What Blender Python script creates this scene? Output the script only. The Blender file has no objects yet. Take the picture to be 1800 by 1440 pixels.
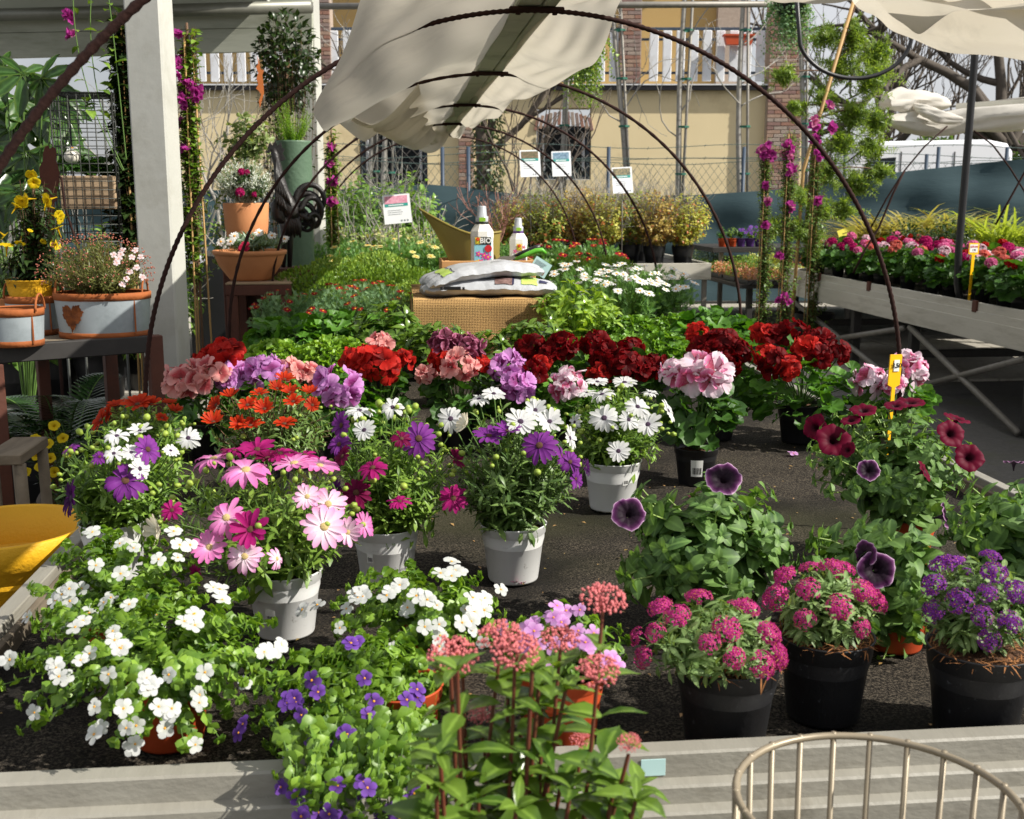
import bpy, math, random
import numpy as np
from mathutils import Vector, Matrix
R = math.radians
rng = np.random.default_rng(11)
random.seed(5)
sc = bpy.context.scene
COL = sc.collection

# ------------------------------------------------------------------ camera
TH, PT, F = R(5.6), R(10.5), 2000.0          # heading (right of the bench axis), tilt down, focal length in photo pixels
CAM = np.array([0.0, 0.0, 1.5])
cd = bpy.data.cameras.new('camera')
cam = bpy.data.objects.new('camera', cd); COL.objects.link(cam)
cam.location = CAM
cam.rotation_euler = (math.pi/2 - PT, 0, -TH)
cd.sensor_width = 36.0
cd.lens = 36.0*F/1800.0
cd.clip_start = 0.05; cd.clip_end = 600
cd.dof.use_dof = True; cd.dof.focus_distance = 2.7; cd.dof.aperture_fstop = 11.0
sc.camera = cam

# ------------------------------------------------------------------ light
SUN_AZ, SUN_EL = R(112), R(40)               # clockwise from the bench axis (+Y)
world = bpy.data.worlds.new('World'); sc.world = world; world.use_nodes = True
wn = world.node_tree.nodes; wl = world.node_tree.links
bg = wn['Background']
sky = wn.new('ShaderNodeTexSky'); sky.sky_type = 'NISHITA'; sky.sun_disc = False
sky.sun_elevation = SUN_EL; sky.sun_rotation = SUN_AZ
sky.air_density = 1.0; sky.dust_density = 2.5; sky.ozone_density = 1.0
# thin bright cloud veil over the whole sky
tc = wn.new('ShaderNodeTexCoord')
cn = wn.new('ShaderNodeTexNoise'); cn.inputs['Scale'].default_value = 2.2; cn.inputs['Detail'].default_value = 6
wl.new(tc.outputs['Generated'], cn.inputs['Vector'])
cr = wn.new('ShaderNodeMapRange'); cr.inputs['From Min'].default_value = 0.3; cr.inputs['From Max'].default_value = 0.62
cr.inputs['To Min'].default_value = 0.35; cr.inputs['To Max'].default_value = 0.9
wl.new(cn.outputs['Fac'], cr.inputs['Value'])
mx = wn.new('ShaderNodeMix'); mx.data_type = 'RGBA'
wl.new(cr.outputs['Result'], mx.inputs['Factor'])
wl.new(sky.outputs['Color'], mx.inputs['A'])
mx.inputs['B'].default_value = (15.0, 15.2, 15.8, 1)
wl.new(mx.outputs['Result'], bg.inputs['Color'])
bg.inputs['Strength'].default_value = 0.042
sd = bpy.data.lights.new('sun', 'SUN'); sd.energy = 5.0; sd.angle = R(0.55); sd.color = (1.0, 0.95, 0.86)
sun = bpy.data.objects.new('sun', sd); COL.objects.link(sun)
sun.location = (6, -2, 12)
SUND = np.array([math.sin(SUN_AZ)*math.cos(SUN_EL), math.cos(SUN_AZ)*math.cos(SUN_EL), math.sin(SUN_EL)])
sun.rotation_euler = Vector(-SUND).to_track_quat('-Z', 'Y').to_euler()
sc.view_settings.view_transform = 'Standard'; sc.view_settings.look = 'None'
sc.view_settings.exposure = 0.5; sc.view_settings.gamma = 1.0
sc.view_settings.use_curve_mapping = False
sc.cycles.max_bounces = 7; sc.cycles.transparent_max_bounces = 12
sc.cycles.diffuse_bounces = 4; sc.cycles.glossy_bounces = 3; sc.cycles.transmission_bounces = 5
sc.cycles.caustics_reflective = False; sc.cycles.caustics_refractive = False
sc.cycles.sample_clamp_indirect = 6.0
sc.cycles.use_denoising = True

# ------------------------------------------------------------------ picture geometry -> place
FH = np.array([math.sin(TH), math.cos(TH), 0]); RT = np.array([math.cos(TH), -math.sin(TH), 0])
ZZ = np.array([0, 0, 1.0])
FWD = math.cos(PT)*FH - math.sin(PT)*ZZ; UPV = math.sin(PT)*FH + math.cos(PT)*ZZ
def ray(px, py): return FWD + (px-900)/F*RT - (py-720)/F*UPV
def atz(px, py, z): d = ray(px, py); return CAM + (z-CAM[2])/d[2]*d
def aty(px, py, y): d = ray(px, py); return CAM + y/d[1]*d
def atx(px, py, x): d = ray(px, py); return CAM + x/d[0]*d
def atd(px, py, D): d = ray(px, py); return CAM + D/(d@FH)*d
def dep(p): return float((np.asarray(p)-CAM)@FWD)
def V3(*a): return np.array(a, float)
def nrm(v):
    v = np.asarray(v, float); return v/np.maximum(np.linalg.norm(v, axis=-1, keepdims=True), 1e-9)
TOCAM = nrm(V3(-.1, -1, .25))
# ------------------------------------------------------------------ mesh tools
def fg(fs):
    by = {}
    for f in fs: by.setdefault(len(f), []).append(f)
    return [np.array(v, int) for v in by.values()]
class Geo:
    """Collects shapes; build() links them as one mesh object. Attribute 'leaf' = (random, along, across)."""
    def __init__(s): s.V=[]; s.L=[]; s.S=[]; s.A=[]; s.M=[]; s.n=0
    def add(s, V, faces, A=None, m=0):
        V = np.asarray(V, float).reshape(-1, 3)
        if isinstance(faces, list) and faces and not isinstance(faces[0], np.ndarray): faces = fg(faces)
        for f in faces:
            s.L.append((f+s.n).ravel()); s.S.append(np.full(len(f), f.shape[1])); s.M.append(np.full(len(f), m))
        s.V.append(V); s.A.append(np.zeros((len(V), 3)) if A is None else A); s.n += len(V)
        return s
    def mesh(s, name, mats, smooth=True, org=None):
        me = bpy.data.meshes.new(name)
        if s.n:
            V = np.concatenate(s.V)
            if org is not None: V = V-np.asarray(org, float)
            L = np.concatenate(s.L); S = np.concatenate(s.S); M = np.concatenate(s.M); A = np.concatenate(s.A)
            me.vertices.add(len(V)); me.vertices.foreach_set('co', V.astype(np.float32).ravel())
            me.loops.add(len(L)); me.loops.foreach_set('vertex_index', L.astype(np.int32))
            me.polygons.add(len(S))
            me.polygons.foreach_set('loop_start', np.concatenate([[0], np.cumsum(S)[:-1]]).astype(np.int32))
            me.polygons.foreach_set('material_index', M.astype(np.int32))
            me.polygons.foreach_set('use_smooth', np.full(len(S), bool(smooth)))
            at = me.attributes.new('leaf', 'FLOAT_VECTOR', 'POINT'); at.data.foreach_set('vector', A.astype(np.float32).ravel())
            me.update(calc_edges=True); me.validate(verbose=False)
        for m in (mats if isinstance(mats, (list, tuple)) else [mats]): me.materials.append(m)
        return me
    def build(s, name, mats, parent=None, smooth=True, org=None, kind=None):
        if org is None and parent is not None:
            q = parent
            while q.name not in ORG and q.parent is not None: q = q.parent
            org = ORG.get(q.name, None)
        o = bpy.data.objects.new(name, s.mesh(name, mats, smooth, org)); COL.objects.link(o)
        if parent is not None: o.parent = parent
        elif org is not None: o.location = tuple(org); ORG[o.name] = np.asarray(org, float)
        if kind: o['kind'] = kind
        return o
ORG = {}                                          # where each thing's own origin lies, by object name
def thing(name, label, cat, loc=(0, 0, 0), group=None):
    o = bpy.data.objects.new(name, None); COL.objects.link(o); o.location = tuple(loc)
    o.empty_display_size = .1
    o['label'] = label; o['category'] = cat
    if group: o['group'] = group
    ORG[o.name] = np.asarray(loc, float); return o
def tag(o, label=None, cat=None, group=None, kind=None):
    if label: o['label'] = label
    if cat: o['category'] = cat
    if group: o['group'] = group
    if kind: o['kind'] = kind
    return o
def link(name, me, parent=None, loc=(0, 0, 0), mat=None):
    o = bpy.data.objects.new(name, me); COL.objects.link(o); o.parent = parent
    if mat is not None: o.matrix_local = mat
    else: o.location = tuple(loc)
    return o
def dup(root, loc, rotz=0.0, scale=1.0, label=None):
    r = root.copy(); COL.objects.link(r); r.location = tuple(loc); r.rotation_euler = (0, 0, rotz); r.scale = (scale,)*3
    ORG[r.name] = np.asarray(loc, float)
    if label: r['label'] = label
    for ch in list(root.children):
        c = ch.copy(); COL.objects.link(c); c.parent = r
        for gch in list(ch.children):
            d = gch.copy(); COL.objects.link(d); d.parent = c
    return r
CUBE_F = [np.array([(0,1,3,2),(4,6,7,5),(0,4,5,1),(2,3,7,6),(0,2,6,4),(1,5,7,3)])]
def box(g, lo, hi, m=0, rot=None, piv=None):
    V = np.array([[(lo, hi)[i][0], (lo, hi)[j][1], (lo, hi)[k][2]] for i in (0,1) for j in (0,1) for k in (0,1)], float)
    if rot is not None: V = (V-piv)@np.asarray(rot).T+piv
    return g.add(V, CUBE_F, None, m)
def bbox_bev(g, lo, hi, b=.004, m=0, M=None):
    """box with chamfered edges; M optional 3x3 + origin tuple"""
    lo = np.asarray(lo, float); hi = np.asarray(hi, float); c = (lo+hi)/2; h = (hi-lo)/2; b = min(b, h.min()*.9)
    V = []; idx = {}
    for sx in (-1, 1):
        for sy in (-1, 1):
            for sz in (-1, 1):
                for ax in range(3):
                    p = np.array([sx, sy, sz])*(h-b); p[ax] += (sx, sy, sz)[ax]*b
                    idx[(sx, sy, sz, ax)] = len(V); V.append(c+p)
    fs = []
    for ax in range(3):
        a, d = (ax+1) % 3, (ax+2) % 3
        for s_ in (-1, 1):
            q = []
            for (u, w) in ((-1,-1),(1,-1),(1,1),(-1,1)):
                k = [0, 0, 0]; k[ax] = s_; k[a] = u; k[d] = w; q.append(idx[(*k, ax)])
            fs.append(q if s_ > 0 else q[::-1])
            for w in (-1, 1):       # edges between ax and a
                k1 = [0,0,0]; k1[ax] = s_; k1[a] = w; q = []
                for (dd, which) in ((-1, ax), (1, ax), (1, a), (-1, a)):
                    k = list(k1); k[d] = dd; q.append(idx[(*k, which)])
                fs.append(q if s_*w < 0 else q[::-1])
    for sx in (-1, 1):
        for sy in (-1, 1):
            for sz in (-1, 1):
                t = [idx[(sx, sy, sz, i)] for i in range(3)]; fs.append(t if sx*sy*sz > 0 else t[::-1])
    V = np.array(V)
    if M is not None: V = V@np.asarray(M[0]).T+np.asarray(M[1])
    return g.add(V, fs, None, m)
def tube(g, pts, r, n=6, m=0, caps=True, A=None):
    pts = np.asarray(pts, float); k = len(pts); r = np.broadcast_to(np.asarray(r, float), (k,))
    t = np.gradient(pts, axis=0); t = nrm(t)
    up = np.where(np.abs(t[:, 2:3]) > .9, V3(1, 0, 0), V3(0, 0, 1)) if k else 0
    ref = V3(0, 0, 1) if abs(t[:, 2]).mean() < .85 else V3(1, 0, 0)
    x = nrm(np.cross(t, ref)); y = np.cross(t, x)
    a = np.arange(n)*2*math.pi/n
    V = pts[:, None]+r[:, None, None]*(np.cos(a)[None, :, None]*x[:, None]+np.sin(a)[None, :, None]*y[:, None])
    i = np.arange(k-1)[:, None]*n; j = np.arange(n)[None]; j2 = (j+1) % n
    q = np.stack([i+j, i+j2, i+n+j2, i+n+j], -1).reshape(-1, 4)
    fs = [q]
    if caps: fs += [np.arange(n)[None, ::-1], (np.arange(n)+(k-1)*n)[None]]
    AA = np.zeros((k*n, 3)); AA[:, 1] = np.repeat(np.linspace(0, 1, k), n); AA[:, 0] = .5 if A is None else A
    return g.add(V.reshape(-1, 3), fs, AA, m)
def lathe(g, prof, n=32, c=(0, 0, 0), m=0, sx=1, sy=1, close=False, rot=0.):
    prof = np.asarray(prof, float); k = len(prof); a = np.arange(n)*2*math.pi/n+rot
    V = np.stack([prof[:, 0:1]*np.cos(a)*sx, prof[:, 0:1]*np.sin(a)*sy, np.repeat(prof[:, 1:2], n, 1)], -1)+np.asarray(c)
    i = np.arange(k-1)[:, None]*n; j = np.arange(n)[None]; j2 = (j+1) % n
    q = np.stack([i+j, i+j2, i+n+j2, i+n+j], -1).reshape(-1, 4); fs = [q]
    if prof[0, 0] > 1e-6 and close: fs.append(np.arange(n)[None, ::-1])
    if prof[-1, 0] > 1e-6 and close: fs.append((np.arange(n)+(k-1)*n)[None])
    AA = np.zeros((k*n, 3)); AA[:, 1] = np.repeat(np.linspace(0, 1, k), n); AA[:, 2] = np.tile(np.arange(n)/n, k)
    return g.add(V.reshape(-1, 3), fs, AA, m)
def grid(g, P, m=0, A=None, closed=False):
    """P (a,b,3) grid of points"""
    a, b = P.shape[:2]; i = np.arange(a-1)[:, None]*b; j = np.arange(b-1)[None]
    q = np.stack([i+j, i+j+1, i+b+j+1, i+b+j], -1).reshape(-1, 4)
    if A is None:
        A = np.zeros((a, b, 3)); A[..., 1] = np.linspace(0, 1, a)[:, None]; A[..., 2] = np.linspace(0, 1, b)[None]
    return g.add(P.reshape(-1, 3), [q], A.reshape(-1, 3), m)
def extrude_poly(g, pts, p0, ex, ey, ez, th, m=0):
    """flat outline pts (2-D) in the frame ex,ey at p0, thickness th along ez, solid"""
    pts = np.asarray(pts, float); n = len(pts)
    a = p0+pts[:, :1]*ex+pts[:, 1:]*ey
    V = np.concatenate([a+ez*th/2, a-ez*th/2]); j = np.arange(n); j2 = (j+1) % n
    return g.add(V, [np.arange(n)[None], (np.arange(n)[::-1]+n)[None], np.stack([j, j+n, j2+n, j2], -1)], None, m)
def place(g, T, P, Y, Z, S, rnd=None, m=0):
    V, fs, A = T; P = np.asarray(P, float).reshape(-1, 3); k = len(P)
    if k == 0: return
    Y = nrm(np.broadcast_to(Y, (k, 3))); X = np.cross(Y, np.broadcast_to(Z, (k, 3)))
    bad = np.linalg.norm(X, axis=1) < 1e-4; X[bad] = np.cross(Y[bad], V3(.3, .9, .1)); X = nrm(X); Z = np.cross(X, Y)
    S = np.asarray(S, float); S = np.broadcast_to(S[:, None] if S.ndim == 1 else S, (k, 3)) if S.ndim else np.full((k, 3), float(S))
    W = P[:, None]+V[None, :, 0:1]*S[:, None, 0:1]*X[:, None]+V[None, :, 1:2]*S[:, None, 1:2]*Y[:, None]+V[None, :, 2:3]*S[:, None, 2:3]*Z[:, None]
    AA = np.broadcast_to(A, (k,)+A.shape).copy()
    AA[:, :, 0] = (rng.random(k) if rnd is None else np.broadcast_to(rnd, (k,)))[:, None]
    n = len(V); off = np.arange(k)*n
    g.add(W.reshape(-1, 3), [(f[None]+off[:, None, None]).reshape(-1, f.shape[1]) for f in fs], AA.reshape(-1, 3), m)

# ------------------------------------------------------------------ leaf and flower shapes
def leafT(ws, fold=.18, curl=.25, ts=None):
    n = len(ws); ts = np.linspace(0, 1, n) if ts is None else np.asarray(ts); P = np.zeros((n, 3, 3)); A = np.zeros((n, 3, 3))
    for j, u in enumerate((-1, 0, 1)):
        P[:, j, 0] = u*np.asarray(ws); P[:, j, 1] = ts-.04*abs(u); P[:, j, 2] = abs(u)*fold*np.asarray(ws)*2-curl*ts**2
        A[:, j, 1] = ts; A[:, j, 2] = abs(u)
    i = np.arange(n-1)[:, None]*3; j = np.arange(2)[None]
    q = np.stack([i+j, i+j+1, i+3+j+1, i+3+j], -1).reshape(-1, 4)
    return P.reshape(-1, 3), [q], A.reshape(-1, 3)
L_LANCE = leafT([.03, .075, .11, .08, .012], .12, .3)
L_SPAT = leafT([.03, .06, .12, .15, .03], .15, .35)
L_OVATE = leafT([.03, .24, .30, .2, .015], .18, .3)
L_OVAL = leafT([.04, .2, .32, .36, .3, .14, .02], .12, .35, (0, .14, .34, .56, .78, .94, 1.))
L_LONG = leafT([.02, .12, .17, .13, .01], .2, .35)
L_NEEDLE = leafT([.03, .05, .01], .1, .15); L_NEEDW = leafT([.05, .11, .03], .1, .2)
L_DIA = (np.array([[0, 0, 0], [.28, .45, .08], [0, 1, -.1], [-.28, .45, .08]]), [np.array([[0, 1, 2, 3]])], np.array([[0, 0, 0], [0, .45, 1], [0, 1, 0], [0, .45, 1.]]))
def blade(n=6, w=.02, curl=.5):
    ts = np.linspace(0, 1, n); ws = w*(1-ts**2.2)+.0005
    P = np.zeros((n, 3, 3)); A = np.zeros((n, 3, 3))
    for j, u in enumerate((-1, 0, 1)):
        P[:, j, 0] = u*ws; P[:, j, 1] = np.sin(ts*curl*1.4)/max(curl*1.4, .01); P[:, j, 2] = -(1-np.cos(ts*curl*1.4))/max(curl*1.4, .01)*1.2+abs(u)*ws*.5
        A[:, j, 1] = ts; A[:, j, 2] = abs(u)
    i = np.arange(n-1)[:, None]*3; j = np.arange(2)[None]
    return P.reshape(-1, 3), [np.stack([i+j, i+j+1, i+3+j+1, i+3+j], -1).reshape(-1, 4)], A.reshape(-1, 3)
L_BLADE = blade(7, .018, 1.1)
L_PETALSTRAP = leafT([.05, .16, .14, .02], .1, .2)
def roundT(n=21, lobes=7, scal=.07, pleat=.07, cup=.12, notch=.5, offs=.35):
    """kidney-shaped pleated leaf; origin at the petiole"""
    a = np.linspace(-math.pi+notch, math.pi-notch, n); V = [[0, 0, 0]]; A = [[0, 0, 0]]
    for r in (.55, 1.0):
        for t in a:
            rr = r*(.52+.03*math.cos(t))*(1+(scal*math.cos(t*lobes) if r == 1 else 0))
            V.append([rr*math.sin(t), rr*math.cos(t), pleat*r*math.cos(t*lobes+math.pi)*.6+cup*r*r-.02*math.cos(2*t)]); A.append([0, r, .5+.5*math.cos(t*lobes)])
    fs = [(0, 1+i+1, 1+i) for i in range(n-1)]+[(1+i, 1+i+1, 1+n+i+1, 1+n+i) for i in range(n-1)]
    return np.array(V, float), fg(fs), np.array(A, float)
L_PELA = roundT(); L_PELB = roundT(19, 9, .1, .1, .2, .7)
L_SCENT = roundT(15, 5, .22, .14, .3, .6)
L_BAC = roundT(9, 4, .12, .03, -.15, 1.3)
def featherT(n=4, w=.05):
    V = []; fs = []; A = []
    def lobe(p, d, L, w):
        d = np.array(d, float); d /= np.linalg.norm(d); x = np.array([d[1], -d[0], 0]); b = len(V)
        for q, t in ((p-x*w*.5, 0), (p+x*w*.5, 0), (p+d*L*.6+x*w, .6), (p+d*L+np.array([0, 0, .05*L]), 1), (p+d*L*.6-x*w, .6)): V.append(q); A.append([0, t, .5])
        fs.append((b, b+1, b+2, b+3, b+4))
    lobe(V3(0, 0, 0), (0, 1, 0), 1, w)
    for i in range(1, n+1):
        t = .15+.65*i/n
        for s in (-1, 1): lobe(V3(0, t*.9, 0), (s*.8, .75, .25), .38*(1.15-.4*t), w*.8)
    return np.array(V), fg(fs), np.array(A)
L_FEATH = featherT()
def palmT(n=7):
    V = []; fs = []; A = []
    for k in range(n):
        a = (k-(n-1)/2)*2*math.pi*.72/(n-1); L = 1-.12*abs(k-(n-1)/2)
        for t, w in ((0, .04), (.35, .13), (.6, .17), (.85, .1), (1, .005)):
            for u in (-1, 0, 1):
                x = u*w*L; y = t*L
                V.append([x*math.cos(a)+y*math.sin(a), -x*math.sin(a)+y*math.cos(a), .05*abs(u)-.25*t*t]); A.append([0, t, abs(u)])
        b = k*15
        for i in range(4):
            for j in range(2): q = b+i*3+j; fs.append((q, q+1, q+4, q+3))
    return np.array(V), fg(fs), np.array(A)
L_PALM = palmT()
def flower(n, ts, ws, zs, crease=.1, jit=.1, seed=0, ruff=0, cols=3, upper=0, r0=.0, lenj=.08, disc=None, disc_m=1, layers=1):
    """petal rosette, radius 1, facing +Z; petals carry material 0, the disc material 1"""
    r = np.random.default_rng(seed); g = Geo(); us = np.linspace(-1, 1, cols)
    for ly in range(layers):
        for k in range(n):
            a = 2*math.pi*(k+.5*ly)/n+r.normal(0, jit*.5); L = (1-.15*ly)*(1+r.normal(0, lenj)); tw = r.normal(0, jit); dz = r.normal(0, jit*.5)
            P = np.zeros((len(ts), cols, 3)); A = np.zeros((len(ts), cols, 3)); ph = r.random()*6
            for i, t in enumerate(ts):
                x = us*ws[i]; y = r0+(t-.02*us*us)*L*(1-r0); z = zs[i]+dz*t+.12*ly*t-crease*ws[i]*(1-us*us)+tw*x+ruff*t*t*np.sin(us*7+ph+t*3)
                P[i, :, 0] = x*math.cos(a)+y*math.sin(a); P[i, :, 1] = -x*math.sin(a)+y*math.cos(a); P[i, :, 2] = z
                A[i, :, 0] = r.random()*.0+((k*37) % 11)/11; A[i, :, 1] = t; A[i, :, 2] = 1.0 if k < upper else 0.0
            grid(g, P, 0, A)
    if disc:
        dr, dh = disc; m = 4; prof = [(dr*math.cos(q), dh*math.sin(q)) for q in np.linspace(-.3, math.pi/2, 5)]; prof[-1] = (dr*.04, dh)
        lathe(g, prof, 10, (0, 0, zs[0]), disc_m)
    return g
DT = (.1, .45, .75, .93, 1.0); DW = (.07, .135, .165, .12, .03)
def daisy_mesh(name, mats, n=15, z=(0, .06, .07, .03, 0), seed=0, jit=.1, w=1.0, disc=(.2, .09)):
    return flower(n, DT, [q*w for q in DW], z, .35, jit, seed, disc=disc).mesh(name, mats)
def trumpet(lobes=5, tube_=.9, seed=0, ruff=.06, n=30):
    r = np.random.default_rng(seed); a = np.arange(n)*2*math.pi/n; rows = [(.06, -tube_), (.1, -tube_*.6), (.2, -.22), (.45, -.05), (.7, .0), (.88, .01), (1., -.04)]
    P = np.zeros((len(rows), n+1, 3)); A = np.zeros((len(rows), n+1, 3)); a = np.linspace(0, 2*math.pi, n+1); ph = r.random(3)*6
    for i, (rr, z) in enumerate(rows):
        q = rr*(1+(.05*np.cos(a*lobes) if rr > .4 else 0)*rr+.03*rr*np.sin(a*3+ph[0])+(.025*np.sin(a*17+ph[1]) if rr > .9 else 0)); zz = z+rr*rr*ruff*(np.sin(a*lobes*2+ph[1])+.7*np.sin(a*7+ph[2]))
        P[i, :, 0] = q*np.cos(a); P[i, :, 1] = q*np.sin(a); P[i, :, 2] = zz
        A[i, :, 1] = rr; A[i, :, 2] = .5+.5*np.cos(a*lobes)
    g = Geo(); grid(g, P, 0, A); return g
def sphereT(n=6, k=4):
    g = Geo(); lathe(g, [(max(.02, math.sin(q)), math.cos(q)) for q in np.linspace(0, math.pi, k+1)][::-1], n)
    return np.concatenate(g.V), [np.concatenate([l.reshape(-1, 4) for l in g.L])], np.concatenate(g.A)
S_BALL = sphereT(); S_LOW = sphereT(5, 3)

# ------------------------------------------------------------------ materials
def lin(c):
    return tuple(((x/255)/12.92 if x/255 <= .04045 else ((x/255+.055)/1.055)**2.4) for x in c)+(1.0,)
def nt(name):
    m = bpy.data.materials.new(name); m.use_nodes = True; t = m.node_tree
    return m, t.nodes, t.links, t.nodes['Principled BSDF'], t.nodes['Material Output']
def node(N, typ, **kw):
    n = N.new(typ)
    for k, v in kw.items():
        if k in n.inputs: n.inputs[k].default_value = v
        else: setattr(n, k, v)
    return n
def mixc(N, L, fac, a, b, blend='MIX'):
    n = N.new('ShaderNodeMix'); n.data_type = 'RGBA'; n.blend_type = blend; n.clamp_factor = True
    for s, v in (('Factor', fac), ('A', a), ('B', b)):
        if isinstance(v, (int, float)): n.inputs[s].default_value = v
        elif isinstance(v, tuple): n.inputs[s].default_value = v
        else: L.new(v, n.inputs[s])
    return n.outputs['Result']
def mapr(N, L, v, a, b, c=0., d=1.):
    n = N.new('ShaderNodeMapRange'); L.new(v, n.inputs['Value'])
    for k, x in zip(('From Min', 'From Max', 'To Min', 'To Max'), (a, b, c, d)): n.inputs[k].default_value = x
    return n.outputs['Result']
def leafattr(N, L):
    a = N.new('ShaderNodeAttribute'); a.attribute_name = 'leaf'; s = N.new('ShaderNodeSeparateXYZ'); L.new(a.outputs['Vector'], s.inputs[0]); return s.outputs
def leaf_mat(name, c0, c1, rough=.42, trans=.3, rib=.25, edge=None, gl=None, band=None, tint=None):
    m, N, L, b, out = nt(name); s = leafattr(N, L)
    col = mixc(N, L, s['X'], lin(c0), lin(c1))
    tcn = N.new('ShaderNodeTexCoord'); nz = node(N, 'ShaderNodeTexNoise', Scale=38.0, Detail=3.0); L.new(tcn.outputs['Object'], nz.inputs['Vector'])
    col = mixc(N, L, mapr(N, L, nz.outputs['Fac'], .35, .7, 0, .35), col, lin(tuple(min(255, x*1.25+6) for x in c1)))
    if rib: col = mixc(N, L, mapr(N, L, s['Z'], .0, .3, rib, 0), col, lin(tuple(min(255, x*1.3+25) for x in c1)))
    if edge: col = mixc(N, L, mapr(N, L, s['Z'], .6, 1., 0, .8), col, lin(edge))
    if band: col = mixc(N, L, mapr(N, L, s['Y'], .3, .75, band[1], 0), col, lin(band[0]))
    if tint: col = mixc(N, L, mapr(N, L, s['X'], .86, .9, 0, .85), col, lin(tint))
    L.new(col, b.inputs['Base Color']); b.inputs['Roughness'].default_value = rough; b.inputs['Specular IOR Level'].default_value = .45
    tr = N.new('ShaderNodeBsdfTranslucent')
    L.new(mixc(N, L, 1.0, col, (1.5, 1.45, .55, 1), 'MULTIPLY'), tr.inputs['Color'])
    ms = N.new('ShaderNodeMixShader'); ms.inputs[0].default_value = trans; L.new(b.outputs[0], ms.inputs[1]); L.new(tr.outputs[0], ms.inputs[2]); L.new(ms.outputs[0], out.inputs[0])
    bp = node(N, 'ShaderNodeBump', Strength=.25, Distance=.002); L.new(nz.outputs['Fac'], bp.inputs['Height']); L.new(bp.outputs[0], b.inputs['Normal'])
    return m
def petal_mat(name, stops, trans=.4, upper=None, streak=.25, var=.2, rough=.55, gain=.55):
    """stops: [(radius, colour)...] from throat to rim; upper: darker blotch stops for the upper petals"""
    m, N, L, b, out = nt(name); s = leafattr(N, L)
    def ramp(st):
        r = N.new('ShaderNodeValToRGB'); L.new(s['Y'], r.inputs[0]); e = r.color_ramp.elements
        while len(e) < len(st): e.new(.5)
        for q, (p, c) in zip(e, st): q.position = p; k_ = gain+(1-gain)*max(0, min(1, ((max(c)+min(c))/2-105)/80)); q.color = tuple(x*k_ for x in lin(c)[:3])+(1,)
        return r.outputs['Color']
    col = ramp(stops)
    if upper: col = mixc(N, L, s['Z'], col, ramp(upper))
    tcn = N.new('ShaderNodeTexCoord'); nz = node(N, 'ShaderNodeTexNoise', Scale=7.0, Detail=3.0); L.new(tcn.outputs['Object'], nz.inputs['Vector'])
    col = mixc(N, L, mapr(N, L, nz.outputs['Fac'], .3, .75, 0, streak), col, lin(tuple(min(235, x*.95+12) for x in stops[-1][1])))
    oi = N.new('ShaderNodeObjectInfo')
    col = mixc(N, L, mapr(N, L, oi.outputs['Random'], 0, 1, 0, var), col, lin(tuple(x*.5 for x in stops[-1][1])))
    L.new(col, b.inputs['Base Color']); b.inputs['Roughness'].default_value = rough; b.inputs['Specular IOR Level'].default_value = .12
    tr = N.new('ShaderNodeBsdfTranslucent'); L.new(col, tr.inputs['Color'])
    ms = N.new('ShaderNodeMixShader'); ms.inputs[0].default_value = trans; L.new(b.outputs[0], ms.inputs[1]); L.new(tr.outputs[0], ms.inputs[2]); L.new(ms.outputs[0], out.inputs[0])
    return m
def solid(name, c, c2=None, rough=.6, scale=8., metal=0., bump=0., bscale=None, spec=.4, trans=0., amt=.6, detail=5., dirt=None, dscale=3., stretch=None, bdist=.01, dthr=(.52, .68)):
    m, N, L, b, out = nt(name); tcn = N.new('ShaderNodeTexCoord'); vec = tcn.outputs['Object']
    if stretch: mp = N.new('ShaderNodeMapping'); mp.inputs['Scale'].default_value = stretch; L.new(vec, mp.inputs[0]); vec = mp.outputs[0]
    nz = node(N, 'ShaderNodeTexNoise', Scale=scale, Detail=detail, Roughness=.6); L.new(vec, nz.inputs['Vector'])
    c2 = c2 or tuple(x*.8 for x in c)
    col = mixc(N, L, mapr(N, L, nz.outputs['Fac'], .3, .7, 0, amt), lin(c), lin(c2))
    if dirt:
        dz = node(N, 'ShaderNodeTexNoise', Scale=dscale, Detail=8., Roughness=.7); L.new(vec, dz.inputs['Vector'])
        col = mixc(N, L, mapr(N, L, dz.outputs['Fac'], dthr[0], dthr[1], 0, .8), col, lin(dirt))
    L.new(col, b.inputs['Base Color']); b.inputs['Roughness'].default_value = rough; b.inputs['Metallic'].default_value = metal; b.inputs['Specular IOR Level'].default_value = spec
    if bump:
        bz = node(N, 'ShaderNodeTexNoise', Scale=bscale or scale*4, Detail=6.); L.new(vec, bz.inputs['Vector'])
        bp = node(N, 'ShaderNodeBump', Strength=bump, Distance=bdist); L.new(bz.outputs['Fac'], bp.inputs['Height']); L.new(bp.outputs[0], b.inputs['Normal'])
    if trans:
        tr = N.new('ShaderNodeBsdfTranslucent'); L.new(col, tr.inputs['Color'])
        ms = N.new('ShaderNodeMixShader'); ms.inputs[0].default_value = trans; L.new(b.outputs[0], ms.inputs[1]); L.new(tr.outputs[0], ms.inputs[2]); L.new(ms.outputs[0], out.inputs[0])
    return m
def glass_mat(name, c, rough=.1):
    m, N, L, b, out = nt(name); b.inputs['Base Color'].default_value = lin(c); b.inputs['Roughness'].default_value = rough; b.inputs['Specular IOR Level'].default_value = .25; return m
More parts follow.
